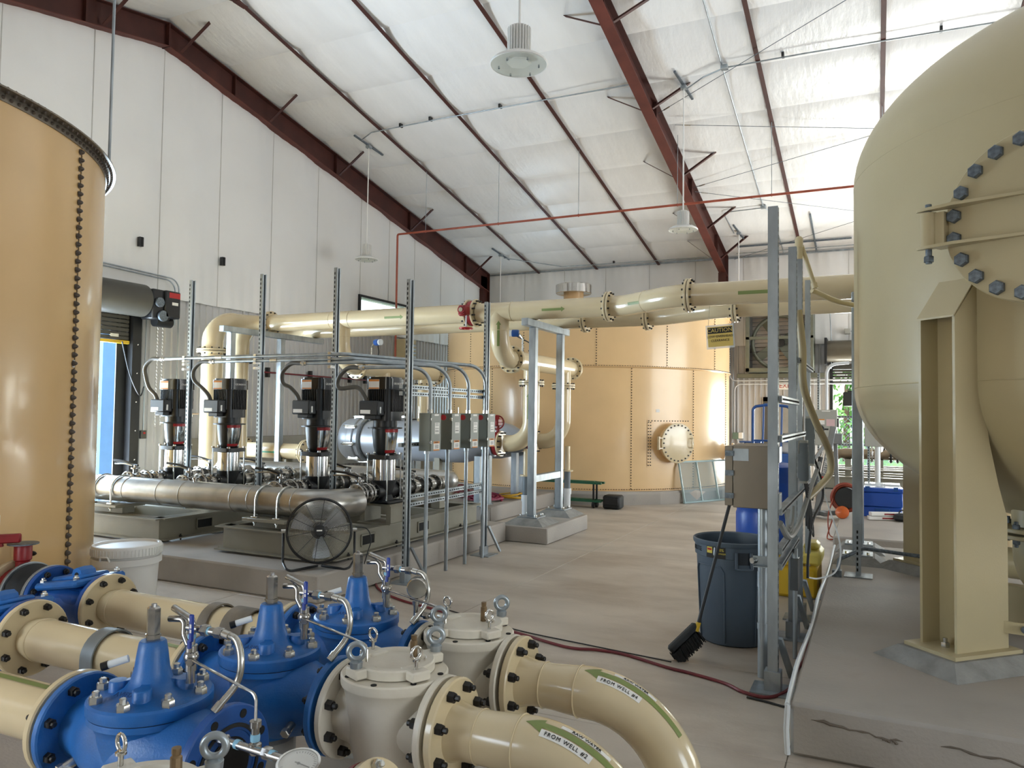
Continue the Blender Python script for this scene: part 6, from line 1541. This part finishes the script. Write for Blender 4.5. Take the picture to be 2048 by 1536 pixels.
for x in (-5.4, -4.7):
    for y in (13.44, 13.62): MB().bar((x, y, .1), (x, y, .48), .03, .03).build('upright', BLACK, t); MB().cyl((x - .02, y, .061), (x + .02, y, .061), .06, seg=14).build('wheel', RUBBER, t)
t = thing('black_case', 'black plastic equipment case on the floor beside the green cart', 'case', (-4.55, 13.5, 0)); MB().bb(-4.52, -4.2, 13.42, 13.72, .002, .25, bev=.03).build('shell', RUBBER, t); MB().bb(-4.5, -4.22, 13.4, 13.42, .08, .2, bev=.005).build('vent_grille', BLACK, t)

# ---- far pump skid and boxes by the open door
skid(-.95, 1.7, 17.1, 19.2, 'tan-grey pump skid in front of the open far door')
t = thing('far_header', 'brown stainless header pipe on the far skid', 'pipe', (.4, 17.5, .53)); STB = mat('brownish_stainless', '#8f7f6a', .35, metal=.8, var=.15)
m_ = MB(); m_.cyl((-.6, 17.5, .98), (2.2, 17.5, .98), .11, seg=24); m_.tube(fillet([(-.55, 17.5, .98), (-.78, 17.5, .98), (-.78, 17.5, .8)], .15), .1, 20); m_.build('pipe', STB, t)
for x in (-.35, -.05, .3, .42): flange(t, (x, 17.5, .98), (1, 0, 0), .17, .04, 8, .14, .014, m=BLACK if x > .2 else CHROME, one=True, bm=ZINC)
m_ = MB(); m_.cyl((.1, 17.5, .98), (.1, 17.5, 1.6), .1, seg=20); m_.build('pump_sleeve', POLISH, t)
for x in (-.5, .1, .9): MB().bb(x - .06, x + .06, 17.42, 17.58, .532, .87).build('pipe_stand', SKID, t)
for k in range(3): MB().cyl((-.8, 17.25 + .12 * k, .66 + .03 * k), (1.6, 17.25 + .12 * k, .66 + .03 * k), .025, seg=12).build('small_line', POLISH, t)
t = thing('switch_rack', 'strut rack with grey boxes in front of the open far door', 'strut rack', (-.6, 15.9, 0))
for x in (-.98, -.1, .6): strut(t, (x, 15.95, .272 if x > -.4 else .002), (x, 15.95, 2.6 if x < -.5 else 2.9), name='strut_post')
for z in (1.75, 1.22): strut(t, (-1.05, 15.91, z), (.9, 15.91, z), name='strut_rail')
for x0, x1, lb in ((-1.03, -.64, 'left'), (-.17, .2, 'right')):
    b = thing('switch_box', 'light grey switch box on the far strut rack, ' + lb + ' one', 'switch box', (x0, 15.8, 1.2), 'light grey switch boxes on the far rack')
    MB().bb(x0, x1, 15.72, 15.885, 1.2, 1.88, bev=.005).build('enclosure', BOXL, b); MB().bb(x0 + .005, x1 - .005, 15.705, 15.719, 1.205, 1.875, bev=.003).build('door', BOXL, b)
    MB().bb(x0 + .03, x0 + .17, 15.702, 15.7045, 1.6, 1.7).build('warning_label', CARD, b); MB().bb(x0 + .03, x0 + .17, 15.701, 15.7025, 1.68, 1.7).build('label_band', ORG, b); MB().bb(x0 + .2, x1 - .04, 15.702, 15.7045, 1.57, 1.7).build('rating_label', mat('pinkish_label', '#d9b9bb', .5), b); MB().bb(x0 + .12, x1 - .12, 15.702, 15.7045, 1.845, 1.862).build('circuit_label', CARD, b)
    MB().bb(x1 + .001, x1 + .03, 15.75, 15.83, 1.55, 1.72, bev=.004).build('switch_handle', BLACK, b)
    m_ = MB(); m_.tube(fillet([(x0 + .2, 15.8, 1.88), (x0 + .2, 15.8, 2.75), (x0 + .6, 15.8, 2.78)], .2), .03, 12); m_.build('conduit', PVC, b)
t = thing('white_vent_stack', 'white standpipe with ring clamps behind the far strut rack', 'pipe', (.05, 16.4, .27))
MB().cyl((.05, 16.3, .001), (.05, 16.3, 3.5), .05, seg=16).build('pipe', PVC, t)
for z in (2.55, 2.8, 3.05, 3.2): MB().ring((.05, 16.3, z), (0, 0, 1), .05, .13, .03, 24).build('ring_clamp', HOSE, t)
# ================================================================== ROOF FITTINGS
def high_bay(x, y, z, label):
    t = thing('high_bay_light', label, 'ceiling light', (x, y, zc(y)), 'white high-bay lights')
    b = MB(); b.lathe([(.085, z + .1), (.085, z + .36), (.06, z + .37), (.001, z + .375)], (x, y, 0), (0, 0, 1), 24)
    for k in range(24): a = R(15 * k); b.box((x + .092 * math.cos(a), y + .092 * math.sin(a), z + .225), (.03, .008, .25), RZ(15 * k))
    b.build('heat_sink', WHT, t)
    MB().lathe([(.09, z + .09), (.2, z + .075), (.255, z + .04), (.262, z + .02), (.255, z + .015), (.2, z + .05), (.09, z + .08)], (x, y, 0), (0, 0, 1), 40, close=True).build('reflector_rim', WHT, t)
    MB().lathe([(.25, z + .018), (.2, z - .005), (.1, z - .018), (.001, z - .02)], (x, y, 0), (0, 0, 1), 40).build('lens', LENS, t)
    MB().lathe([(.11, z + .03), (.11, z + .045), (.001, z + .046)], (x, y, 0), (0, 0, 1), 6).build('led_plate', WHT, t)
    for k in range(6): a = R(60 * k + 20); MB().cyl((x + .18 * math.cos(a), y + .18 * math.sin(a), z - .012), (x + .18 * math.cos(a), y + .18 * math.sin(a), z + .012), .008, seg=8).build('lens_screw', GALVD, t)
    MB().cyl((x, y, z + .37), (x, y, zc(y) - .14), .013, seg=10).build('stem', WHT, t)
    s = MB(); zz = zc(y) - .1; s.bar((x - .06, y - .45, zc(y - .45) - .085), (x + .06, y + .45, zc(y + .45) - .085), .041, .03); s.build('strut_bracket', GALVD, t)
    s = MB(); s.bb(x - .05, x + .05, y - .05, y + .05, zc(y) - .15, zc(y) - .09); s.build('outlet_box', GALV, t)
high_bay(-2.88, 6.1, 4.86, 'white high-bay light hanging nearest the camera')
high_bay(-10.13, 13.7, 5.06, 'white high-bay light on a long stem beside the left wall')
high_bay(-3.08, 13.5, 5.03, 'white high-bay light on a long stem beside the middle steel frame')
high_bay(-10.0, 20.1, 4.6, 'distant high-bay light at the far left corner')
high_bay(-3.13, 20.0, 4.7, 'distant high-bay light beside the foot of the middle frame')
def ceil_pts(ps, d=.06): return [Vector((x, y, zc(y) - d)) for x, y in ps]
def conduit(label, pts, clips=(), boxes=(), r=.013):
    t = thing('roof_conduit', label, 'conduit', pts[0], 'conduits under the roof')
    MB().tube(fillet(pts, .12, 5), r, 10).build('conduit', GALV, t)
    for c in clips: c = Vector(c); m_ = MB(); m_.bb(c.x - .02, c.x + .02, c.y - .05, c.y + .05, c.z + .0, c.z + .07); m_.build('clip', BLACK, t)
    for c in boxes: c = Vector(c); MB().bb(c.x - .06, c.x + .06, c.y - .06, c.y + .06, c.z - .03, c.z + .04, bev=.004).build('junction_box', GALV, t)
conduit('long roof conduit feeding the left high-bay light', ceil_pts([(-10.1, 13.4), (-9.7, 13.2), (-8.0, 13.15), (-6.0, 13.14), (-3.8, 13.14)], .12), ceil_pts([(-8.95, 13.2), (-8.2, 13.16), (-6.6, 13.15)], .12))
conduit('roof conduit running right from the middle frame junction box', ceil_pts([(-3.1, 13.6), (-2.7, 13.3), (-2.3, 13.14), (-1.0, 13.14), (1.2, 13.2), (3.7, 13.25)], .12), ceil_pts([(-1.35, 13.14), (.95, 13.2)], .12), ceil_pts([(-2.3, 13.14)], .12))
conduit('roof conduit running down the slope to the far wall', ceil_pts([(-2.3, 5.0), (-2.3, 9.2), (-2.34, 13.1), (-2.36, 18.7), (-2.2, 19.0), (-2.2, 21.6)], .09), (), ceil_pts([(-2.36, 18.7)], .09))
conduit('short roof conduit to the light at the foot of the middle frame', ceil_pts([(-2.36, 18.7), (-3.3, 18.75), (-3.25, 20.0)], .1))
conduit('roof conduit along the far eave', ceil_pts([(-10.0, 20.3), (-8.5, 21.3), (-4.2, 21.4)], .12), ceil_pts([(-6.9, 21.35)], .12))
conduit('roof conduit along the eave right of the middle frame', ceil_pts([(-3.4, 21.3), (-1.5, 21.3), (-.4, 21.3), (3.0, 21.3)], .12))
for x0, y0, x1, y1, lb in ((-1.37, 19.3, -1.37, 21.6, 'running down the slope'), (-3.3, 20.9, -.5, 20.9, 'running across the slope')):
    t = thing('roof_strut', 'dark slotted strut fixed under the roof near the far wall, ' + lb, 'strut', (x0, y0, zc(y0)), 'struts under the roof'); MB().bar((x0, y0, zc(y0) - .1), (x1, y1, zc(y1) - .1), .041, .04).build('channel', GALVD, t)
# sprinkler pipe with hangers
t = thing('sprinkler_pipe', 'thin red pipe crossing the hall below the roof and dropping at the left', 'pipe', (-6, 15.05, 5.95))
MB().tube(fillet([(-10.24, 15.05, .3), (-10.24, 15.05, 5.95), (3.2, 15.05, 5.95)], .04, 4), .024, 12).build('pipe', REDP, t)
for x in (-9.46, -7.56, -5.66, -3.55, -1.75, .15):
    m_ = MB(); m_.cyl((x, 15.05, 5.98), (x, 15.05, zc(15.05) - .1), .006, seg=8); m_.build('hanger_rod', GALV, t); MB().torus((x, 15.05, 5.95), (1, 0, 0), .03, .006, 14, 6).build('hanger_ring', REDP, t)
# rod bracing in the roof plane, right bay
for a, b, lb in (((-3.7, 14.1), (3.8, 9.4), 'rising to the ridge'), ((-3.5, 14.57), (3.8, 16.9), 'falling from the frame'), ((-3.7, 17.2), (3.8, 14.6), 'crossing behind the tank top'), ((-3.7, 17.4), (3.8, 21.5), 'falling to the far eave'), ((-3.5, 21.6), (3.8, 17.3), 'rising from the far eave')):
    p, q = Vector((a[0], a[1], zc(a[1]) - .16)), Vector((b[0], b[1], zc(b[1]) - .16)); t = thing('brace_rod', 'thin steel bracing rod under the roof, ' + lb, 'rod', p, 'bracing rods under the roof')
    MB().cyl(p, q, .006, seg=8).build('rod', GALVD, t); d = (q - p).normalized(); MB().cyl(p + d * .15, p + d * .3, .014, seg=8).build('turnbuckle', ZINC, t)

# ================================================================== LEFT WALL
t = thing('rollup_door', 'dark roll-up door half hidden behind the near tank, open to daylight', 'roll-up door', (-11.1, 6.8, 0))
MB().cyl((-10.98, 4.6, 3.52), (-10.98, 8.72, 3.52), .27, seg=32).build('drum_hood', DGREY, t)
for k in range(7): MB().bb(-11.24, -11.215, 4.85, 8.68, 2.86 + .07 * k, 2.925 + .07 * k, bev=.008).build('slat', DGREY, t)
MB().bb(-11.26, -11.2, 4.85, 8.68, 2.8, 2.855, bev=.005).build('bottom_bar', YEL, t)
MB().bb(-11.195, -11.17, 8.3, 8.45, 2.9, 2.95).build('lock_plate', ZINC, t)
m_ = MB(); m_.bb(-11.3, -11.14, 8.69, 8.74, .002, 3.3); m_.bb(-11.3, -11.28, 8.5, 8.74, .002, 3.3); m_.bb(-11.16, -11.14, 8.69, 8.86, .002, 3.3); go = m_.build('guide_rail', BLACK, t)
for k in range(6): child(MB().sphere((-11.138, 8.79, .4 + .48 * k), .014, 10, 6).build('rail_bolt', ZINC), go, t)
m_ = MB(); m_.bb(-11.05, -10.75, 8.74, 9.1, 3.22, 3.72, bev=.02); m_.bb(-10.95, -10.7, 8.95, 9.26, 3.26, 3.72, bev=.02); m_.cyl((-10.9, 8.9, 3.2), (-10.9, 9.22, 3.2), .09, seg=18); m_.build('operator_motor', BLACK, t)
m_ = MB(); m_.cyl((-10.74, 8.85, 3.5), (-10.7, 8.85, 3.5), .08, seg=18); m_.cyl((-10.74, 8.92, 3.28), (-10.7, 8.92, 3.28), .09, seg=18); m_.build('sprocket', GALVD, t)
MB().bb(-10.699, -10.697, 9.02, 9.24, 3.6, 3.69).build('warning_label', RED, t); MB().bb(-10.699, -10.697, 9.08, 9.2, 3.48, 3.53).build('rating_label', CARD, t)
for yy in (9.02, 9.12):
    m_ = MB()
    for k in range(58): m_.torus((-10.95, yy + (.004 if k % 2 else -.004), 3.15 - .03 * k), (1, 0, 0) if k % 2 else (0, 1, 0), .012, .0035, 8, 4)
    m_.build('hand_chain', ZINC, t)
MB().tube(spline([(-11.15, 8.5, 2.83), (-11.1, 8.62, 2.3), (-11.1, 8.82, 1.95), (-11.1, 8.9, 2.1)], 6), .012, 8).build('pull_cord', BLACK, t)
for k, dx in enumerate((0, .04)):
    t = thing('wall_conduit', 'grey conduit looping over the roll-up door motor, ' + ('upper' if k == 0 else 'lower'), 'conduit', (-11.1, 9, 4), 'conduits over the roll-up door')
    MB().tube(fillet([(-11.15, 4.0, 4.18 - dx), (-11.15, 9.6 - 2.0 * dx, 4.02 - dx), (-11.15, 9.6 - 2.0 * dx, 3.2 if k else 1.3)], .2), .013, 10).build('conduit', GALV, t)
t = thing('wall_receptacle', 'small dark outlet box low on the left wall beside the door', 'outlet', (-11.25, 9.0, 1.2)); MB().bb(-11.27, -11.22, 8.97, 9.08, 1.22, 1.36, bev=.004).build('box', mat('outlet_grey', '#4a4842', .5), t); MB().bb(-11.219, -11.214, 9.01, 9.05, 1.3, 1.33).build('red_button', RED, t); MB().cyl((-11.24, 9.02, 1.36), (-11.24, 9.02, 3.3), .01, seg=8).build('conduit', GALV, t)
for yy, lb in ((8.83, 'nearer the door'), (10.63, 'farther from the door')):
    t = thing('wall_clip', 'small black bracket on the white wall, ' + lb, 'bracket', (-11.22, yy, 4.55), 'black brackets on the wall'); MB().bb(-11.24, -11.17, yy - .035, yy + .035, 4.47, 4.63).build('clip', BLACK, t); MB().bb(-11.17, -11.165, yy - .01, yy + .01, 4.47, 4.63).build('rib', HOLE, t)
t = thing('wall_rail', 'thin red pipe on black brackets along the left wall', 'pipe', (-11.2, 13.4, 2.5)); MB().cyl((-11.18, 11.75, 2.5), (-11.18, 16.2, 2.48), .018, seg=10).build('pipe', CORDR, t)
for yy in (11.9, 13.2, 14.6, 15.2): MB().bb(-11.25, -11.17, yy - .03, yy + .03, 2.4, 2.6).build('bracket', BLACK, t)
win = MB(); win.bb(-11.36, -11.22, 14.98, 17.42, 4.5, 4.56); win.bb(-11.36, -11.22, 14.98, 17.42, 4.05, 4.1); win.bb(-11.36, -11.22, 14.94, 15.0, 4.05, 4.56); win.bb(-11.36, -11.22, 17.4, 17.46, 4.05, 4.56)
w1 = struct('window_1', win, BLACK); MB().bb(-11.34, -11.335, 15.0, 17.4, 4.1, 4.5).build('pane', glass_mat('window_glass', '#eef4f8', .02, .12), w1)
ledge = MB().bb(-11.27, -11.12, 9.5, 16.0, .5, 1.2, bev=.01); struct('trim_3', ledge, mat('grey_wall_kerb', '#8a867c', .6, var=.08))
t = thing('wall_louver', 'tan louvred heater box high on the left wall near the corner', 'louver', (-11.1, 16.9, 3.0)); MB().bb(-11.25, -10.98, 16.55, 17.1, 3.0, 3.62, bev=.01).build('housing', HOSE, t)
for k in range(5): MB().box((-10.975, 16.825, 3.08 + .1 * k), (.03, .48, .06), RY(25)).build('louver_blade', SKID, t)
# outside the left door
t = thing('outside_column', 'steel column in painted blue shade standing outside the left door', 'column', (-12.9, 9.6, 0)); MB().bb(-13.0, -12.7, 9.3, 9.85, -.03, 3.4).build('shaft', SOCKB, t); MB().bb(-13.1, -12.6, 9.2, 9.95, -.03, .02).build('base_plate', SOCKB, t)

# ================================================================== FAR WALL
t = thing('exhaust_fan', 'large grey wall exhaust fan with wire guard and shutter', 'exhaust fan', (-2.3, 21.4, 2.9))
FG = mat('fan_housing_grey', '#6f7265', .45, metal=.3, var=.06)
x0, x1, y0, z0, z1 = -3.12, -1.42, 21.1, 2.92, 4.62
for a in ((x0, x0 + .1, z0, z1), (x1 - .1, x1, z0, z1), (x0, x1, z0, z0 + .1), (x0, x1, z1 - .1, z1), (x0, x1, 3.78, 3.86), (-2.35, -2.27, 3.86, z1)): MB().bb(a[0], a[1], y0, y0 + .06, a[2], a[3], bev=.006).build('frame_bar', FG, t)
for a in ((x0, x0 + .02, z0, z1), (x1 - .02, x1, z0, z1)): MB().bb(a[0], a[1], y0 + .06, 21.76, a[2], a[3]).build('side_panel', FG, t)
for z in (z0, z1 - .02): MB().bb(x0, x1, y0 + .06, 21.76, z, z + .02).build('end_panel', FG, t)
m_ = MB(); m_.torus((-2.27, 21.5, 3.72), (0, 1, 0), .72, .05, 48, 8); m_.build('venturi_ring', FG, t)
for k in range(4):
    th = R(90 * k + 35); d_ = Vector((math.cos(th), 0, math.sin(th))); e_ = Vector((-math.sin(th), 0, math.cos(th))); m_ = MB(); m_.grid(lambda s, q: Vector((-2.27, 21.5, 3.72)) + d_ * (.08 + .6 * s) + e_ * ((q - .5) * .22) + Vector((0, (q - .5) * .12, 0)), 6, 3); m_.build('fan_blade', FG, t)
MB().cyl((-2.27, 21.3, 3.72), (-2.27, 21.55, 3.72), .12, seg=20).build('motor', BLACK, t)
for k in range(14): MB().box((-2.27, 21.68, 2.98 + .115 * k), (1.5, .02, .1), RX(-20)).build('shutter_blade', mat('shutter_blade', '#b8aea2', .5), t)
for k in range(3): MB().bb(x0 + .1, x1 - .1, y0 + .02, y0 + .03, 3.0 + .22 * k, 3.01 + .22 * k).build('guard_wire', BLACK, t)
MB().bb(x0 - .3, x1 + .3, 21.6, 21.76, 2.78, 2.9, bev=.006).build('sill_channel', FG, t)
t = thing('exit_sign', 'white exit sign with red letters above the far door', 'exit sign', (-2.18, 21.72, 2.48)); MB().bb(-2.36, -1.98, 21.68, 21.76, 2.46, 2.66, bev=.006).build('case', CARD, t)
hang(obj('lettering', text_mesh('EXIT', .17, RED, plane_fn((-2.15, 21.678, 2.56), (1, 0, 0), (0, 0, 1)))), t)
dm = MB(); dm.bb(-2.74, -2.62, 21.7, 21.8, .002, 2.26); dm.bb(-1.82, -1.7, 21.7, 21.8, .002, 2.26); dm.bb(-2.74, -1.7, 21.7, 21.8, 2.14, 2.26)
d1 = struct('door_1', dm, mat('door_frame_grey', '#4d4c49', .5)); MB().bb(-2.615, -1.825, 21.73, 21.78, .01, 2.135).build('door_leaf', mat('door_leaf_grey', '#8d8b86', .5), d1); MB().cyl((-1.9, 21.72, 1.02), (-1.9, 21.68, 1.02), .025, seg=12).build('door_knob', ZINC, d1); MB().bb(-2.5, -1.95, 21.724, 21.729, 1.0, 1.05).build('panic_bar', ZINC, d1)
t = thing('rollup_door', 'dark roll-up door raised at the far wall beside the vessel', 'roll-up door', (.8, 21.6, 2.6))
MB().cyl((-1.1, 21.45, 3.45), (2.9, 21.45, 3.45), .28, seg=32).build('drum_hood', mat('rollup_hood', '#5b5548', .32, metal=.3), t); MB().bb(-1.16, -1.1, 21.1, 21.76, 3.1, 3.78).build('end_bracket', BLACK, t)
for k in range(7): MB().bb(-.98, 2.66, 21.7, 21.725, 2.62 + .075 * k, 2.688 + .075 * k, bev=.008).build('slat', DGREY, t)
MB().bb(-1.06, -.98, 21.66, 21.76, .262, 3.2).build('guide_rail', BLACK, t); MB().bb(2.66, 2.74, 21.66, 21.76, .002, 3.2).build('guide_rail', BLACK, t)
MB().bb(-.72, -.42, 21.05, 21.25, 2.02, 2.38, bev=.02).build('operator_motor', BLACK, t); MB().bb(-.62, -.5, 21.2, 21.7, 2.36, 2.42).build('motor_bracket', BLACK, t)
def wall_run(label, pts, r=.016, m=PVC): 
    t = thing('wall_conduit', label, 'conduit', pts[0], 'conduits on the far wall'); MB().tube(fillet(pts, .18), r, 10).build('conduit', m, t); return t
wall_run('white conduit curving off the far tank side along the far wall', [(-3.62, 21.6, 4.1), (-3.62, 21.6, 2.70), (-.4, 21.6, 2.72), (2.9, 21.6, 2.72)])
wall_run('white conduit dropping down the far wall to a grey box', [(2.9, 21.6, 2.62), (-3.48, 21.6, 2.61), (-3.48, 21.6, 1.2)])
wall_run('thin grey conduit rising beside the far fan', [(-3.52, 21.62, 1.2), (-3.52, 21.62, 4.3)], .012, GALV)
wall_run('grey conduit beside the fan going up the white insulation', [(-1.05, 21.6, 4.6), (-1.02, 21.6, 3.9), (-1.02, 21.6, 3.0)], .014, GALV)
wall_run('grey conduit from the small box above the far roll-up door', [(-.55, 21.62, 3.98), (2.5, 21.62, 3.98)], .014, GALV)
t = thing('wall_junction_box', 'small grey junction box on the insulation above the far roll-up door', 'junction box', (-.62, 21.65, 3.95)); MB().bb(-.7, -.56, 21.58, 21.72, 3.91, 4.05, bev=.005).build('box', BOXL, t); MB().bb(-.69, -.57, 21.574, 21.579, 3.92, 4.04, bev=.001).build('cover', BOXL, t)
t = thing('sensor_box', 'green and white sensor box on the conduit by the far tank', 'sensor', (-3.4, 21.5, 1.2)); MB().bb(-3.52, -3.36, 21.5, 21.7, 1.1, 1.28, bev=.006).build('box', mat('sensor_green', '#6d8577', .5), t); MB().bb(-3.36, -3.26, 21.5, 21.7, 1.12, 1.28, bev=.004).build('white_cover', CARD, t)
MB().tube(spline([(-3.4, 21.55, 1.1), (-3.3, 21.5, .8), (-3.5, 21.5, .5), (-3.45, 21.55, .25)], 6), .01, 8).build('cable', PVC, t)
# chain-link fence and trees outside the far door
t = thing('chain_link_fence', 'chain-link fence outside the open far door', 'fence', (2, 27, 0))
m_ = MB()
for k in range(56):
    xx = -3 + .18 * k
    m_.bar((xx, 27, 0), (xx + 1.75, 27, 1.75), .008, .008); m_.bar((xx + 1.75, 27, 0), (xx, 27, 1.75), .008, .008)
m_.build('wire_fabric', FENCE, t, kind='stuff')
for k in range(5): MB().cyl((-3 + 2.8 * k, 27.03, -.02), (-3 + 2.8 * k, 27.03, 1.82), .03, seg=10).build('post', FENCE, t)
MB().cyl((-3, 27, 1.76), (9, 27, 1.76), .022, seg=8).build('top_rail', FENCE, t)
def leafy(x, y, r, h, label, seed):
    random.seed(seed); t = thing('tree', label, 'tree', (x, y, -.03), 'trees outside'); m_ = MB()
    for k in range(1500):
        a, b_ = random.uniform(0, 2 * PI), math.acos(random.uniform(-1, 1)); q = r * random.uniform(.55, 1.0) ** .5 * (1 + .25 * math.sin(3 * a + seed)); p = Vector((x + q * math.sin(b_) * math.cos(a), y + q * math.sin(b_) * math.sin(a), h + q * .9 * math.cos(b_))); u_ = Vector((random.uniform(-1, 1), random.uniform(-1, 1), random.uniform(-1, 1))).normalized(); w_ = u_.orthogonal().normalized(); s_ = random.uniform(.1, .22)
        m_.add([p - u_ * s_, p + w_ * s_ * .5, p + u_ * s_, p - w_ * s_ * .5], [(0, 1, 2, 3)])
    m_.build('crown', LEAF, t, smooth=0, kind='stuff'); MB().cyl((x, y, -.03), (x, y, h), .16, .08, seg=10).build('trunk', mat('bark', '#5c4a38', .9), t)
leafy(-1.0, 33, 2.4, 3.0, 'leafy tree outside the far door, left one', 1); leafy(6.2, 36, 3.0, 3.6, 'leafy tree outside the far door, right one', 2)
leafy(-17.5, 8.6, 2.0, 2.4, 'leafy tree outside the left door', 3); leafy(-22, 16, 2.6, 3.0, 'leafy tree farther out beyond the left door', 4)
tag(MB().bb(-60, -13.4, 2, 30, -.03, -.015).build('lawn', GRASS), 'strip of grass outside the left door', 'lawn'); tag(MB().bb(-20, 25, 28, 60, -.03, -.012).build('lawn', GRASS), 'strip of grass outside the far door', 'lawn')

# ================================================================== FLOOR CORDS
cable('dark red hose snaking across the floor from the pumps to the strut frame', [(-4.62, 6.5, .012), (-4.35, 6.2, .012), (-3.95, 5.96, .012), (-3.43, 5.8, .012), (-3.0, 5.62, .012), (-2.57, 5.52, .012), (-2.08, 5.36, .012), (-1.85, 5.4, .012), (-1.63, 5.39, .012), (-1.3, 5.26, .012), (-1.14, 5.22, .012), (-.89, 5.13, .012), (-.75, 5.02, .012), (-.6, 5.0, .012), (-.5, 5.2, .012), (-.5, 5.5, .012), (-.46, 5.9, .012), (-.47, 6.5, .012)], .011, CORDR, 'hose', nm='floor_hose')
cable('thin black cord lying beside the red hose', [(-3.9, 6.05, .008), (-3.3, 5.84, .008), (-2.6, 5.6, .008), (-2.0, 5.5, .008), (-1.3, 5.4, .008)], .005, RUBBER)
cable('short black cord lying by the strut frame foot', [(-.72, 4.95, .008), (-.6, 4.93, .008), (-.48, 4.9, .008), (-.45, 5.0, .008)], .007, RUBBER)
# small brass and tube fittings on the right pad
t = thing('strut_stub', 'short slotted strut on a plate on the right pad', 'strut', (-.14, 7.85, .27)); strut(t, (-.14, 7.85, .28), (-.14, 7.85, .75), name='channel'); MB().bb(-.26, -.02, 7.73, 7.97, .2715, .28).build('foot_plate', GALV, t)
t = thing('pad_conduit', 'grey conduit lying across the right pad to the vessel leg', 'conduit', (-.1, 7.95, .4)); MB().tube(fillet([(-.32, 7.75, .275), (-.3, 7.8, .42), (-.1, 8.05, .50), (.9, 8.0, .44)], .05), .018, 10).build('tube', GALVD, t); MB().bb(-.36, -.28, 7.7, 7.78, .2715, .33).build('fitting', GALVD, t)
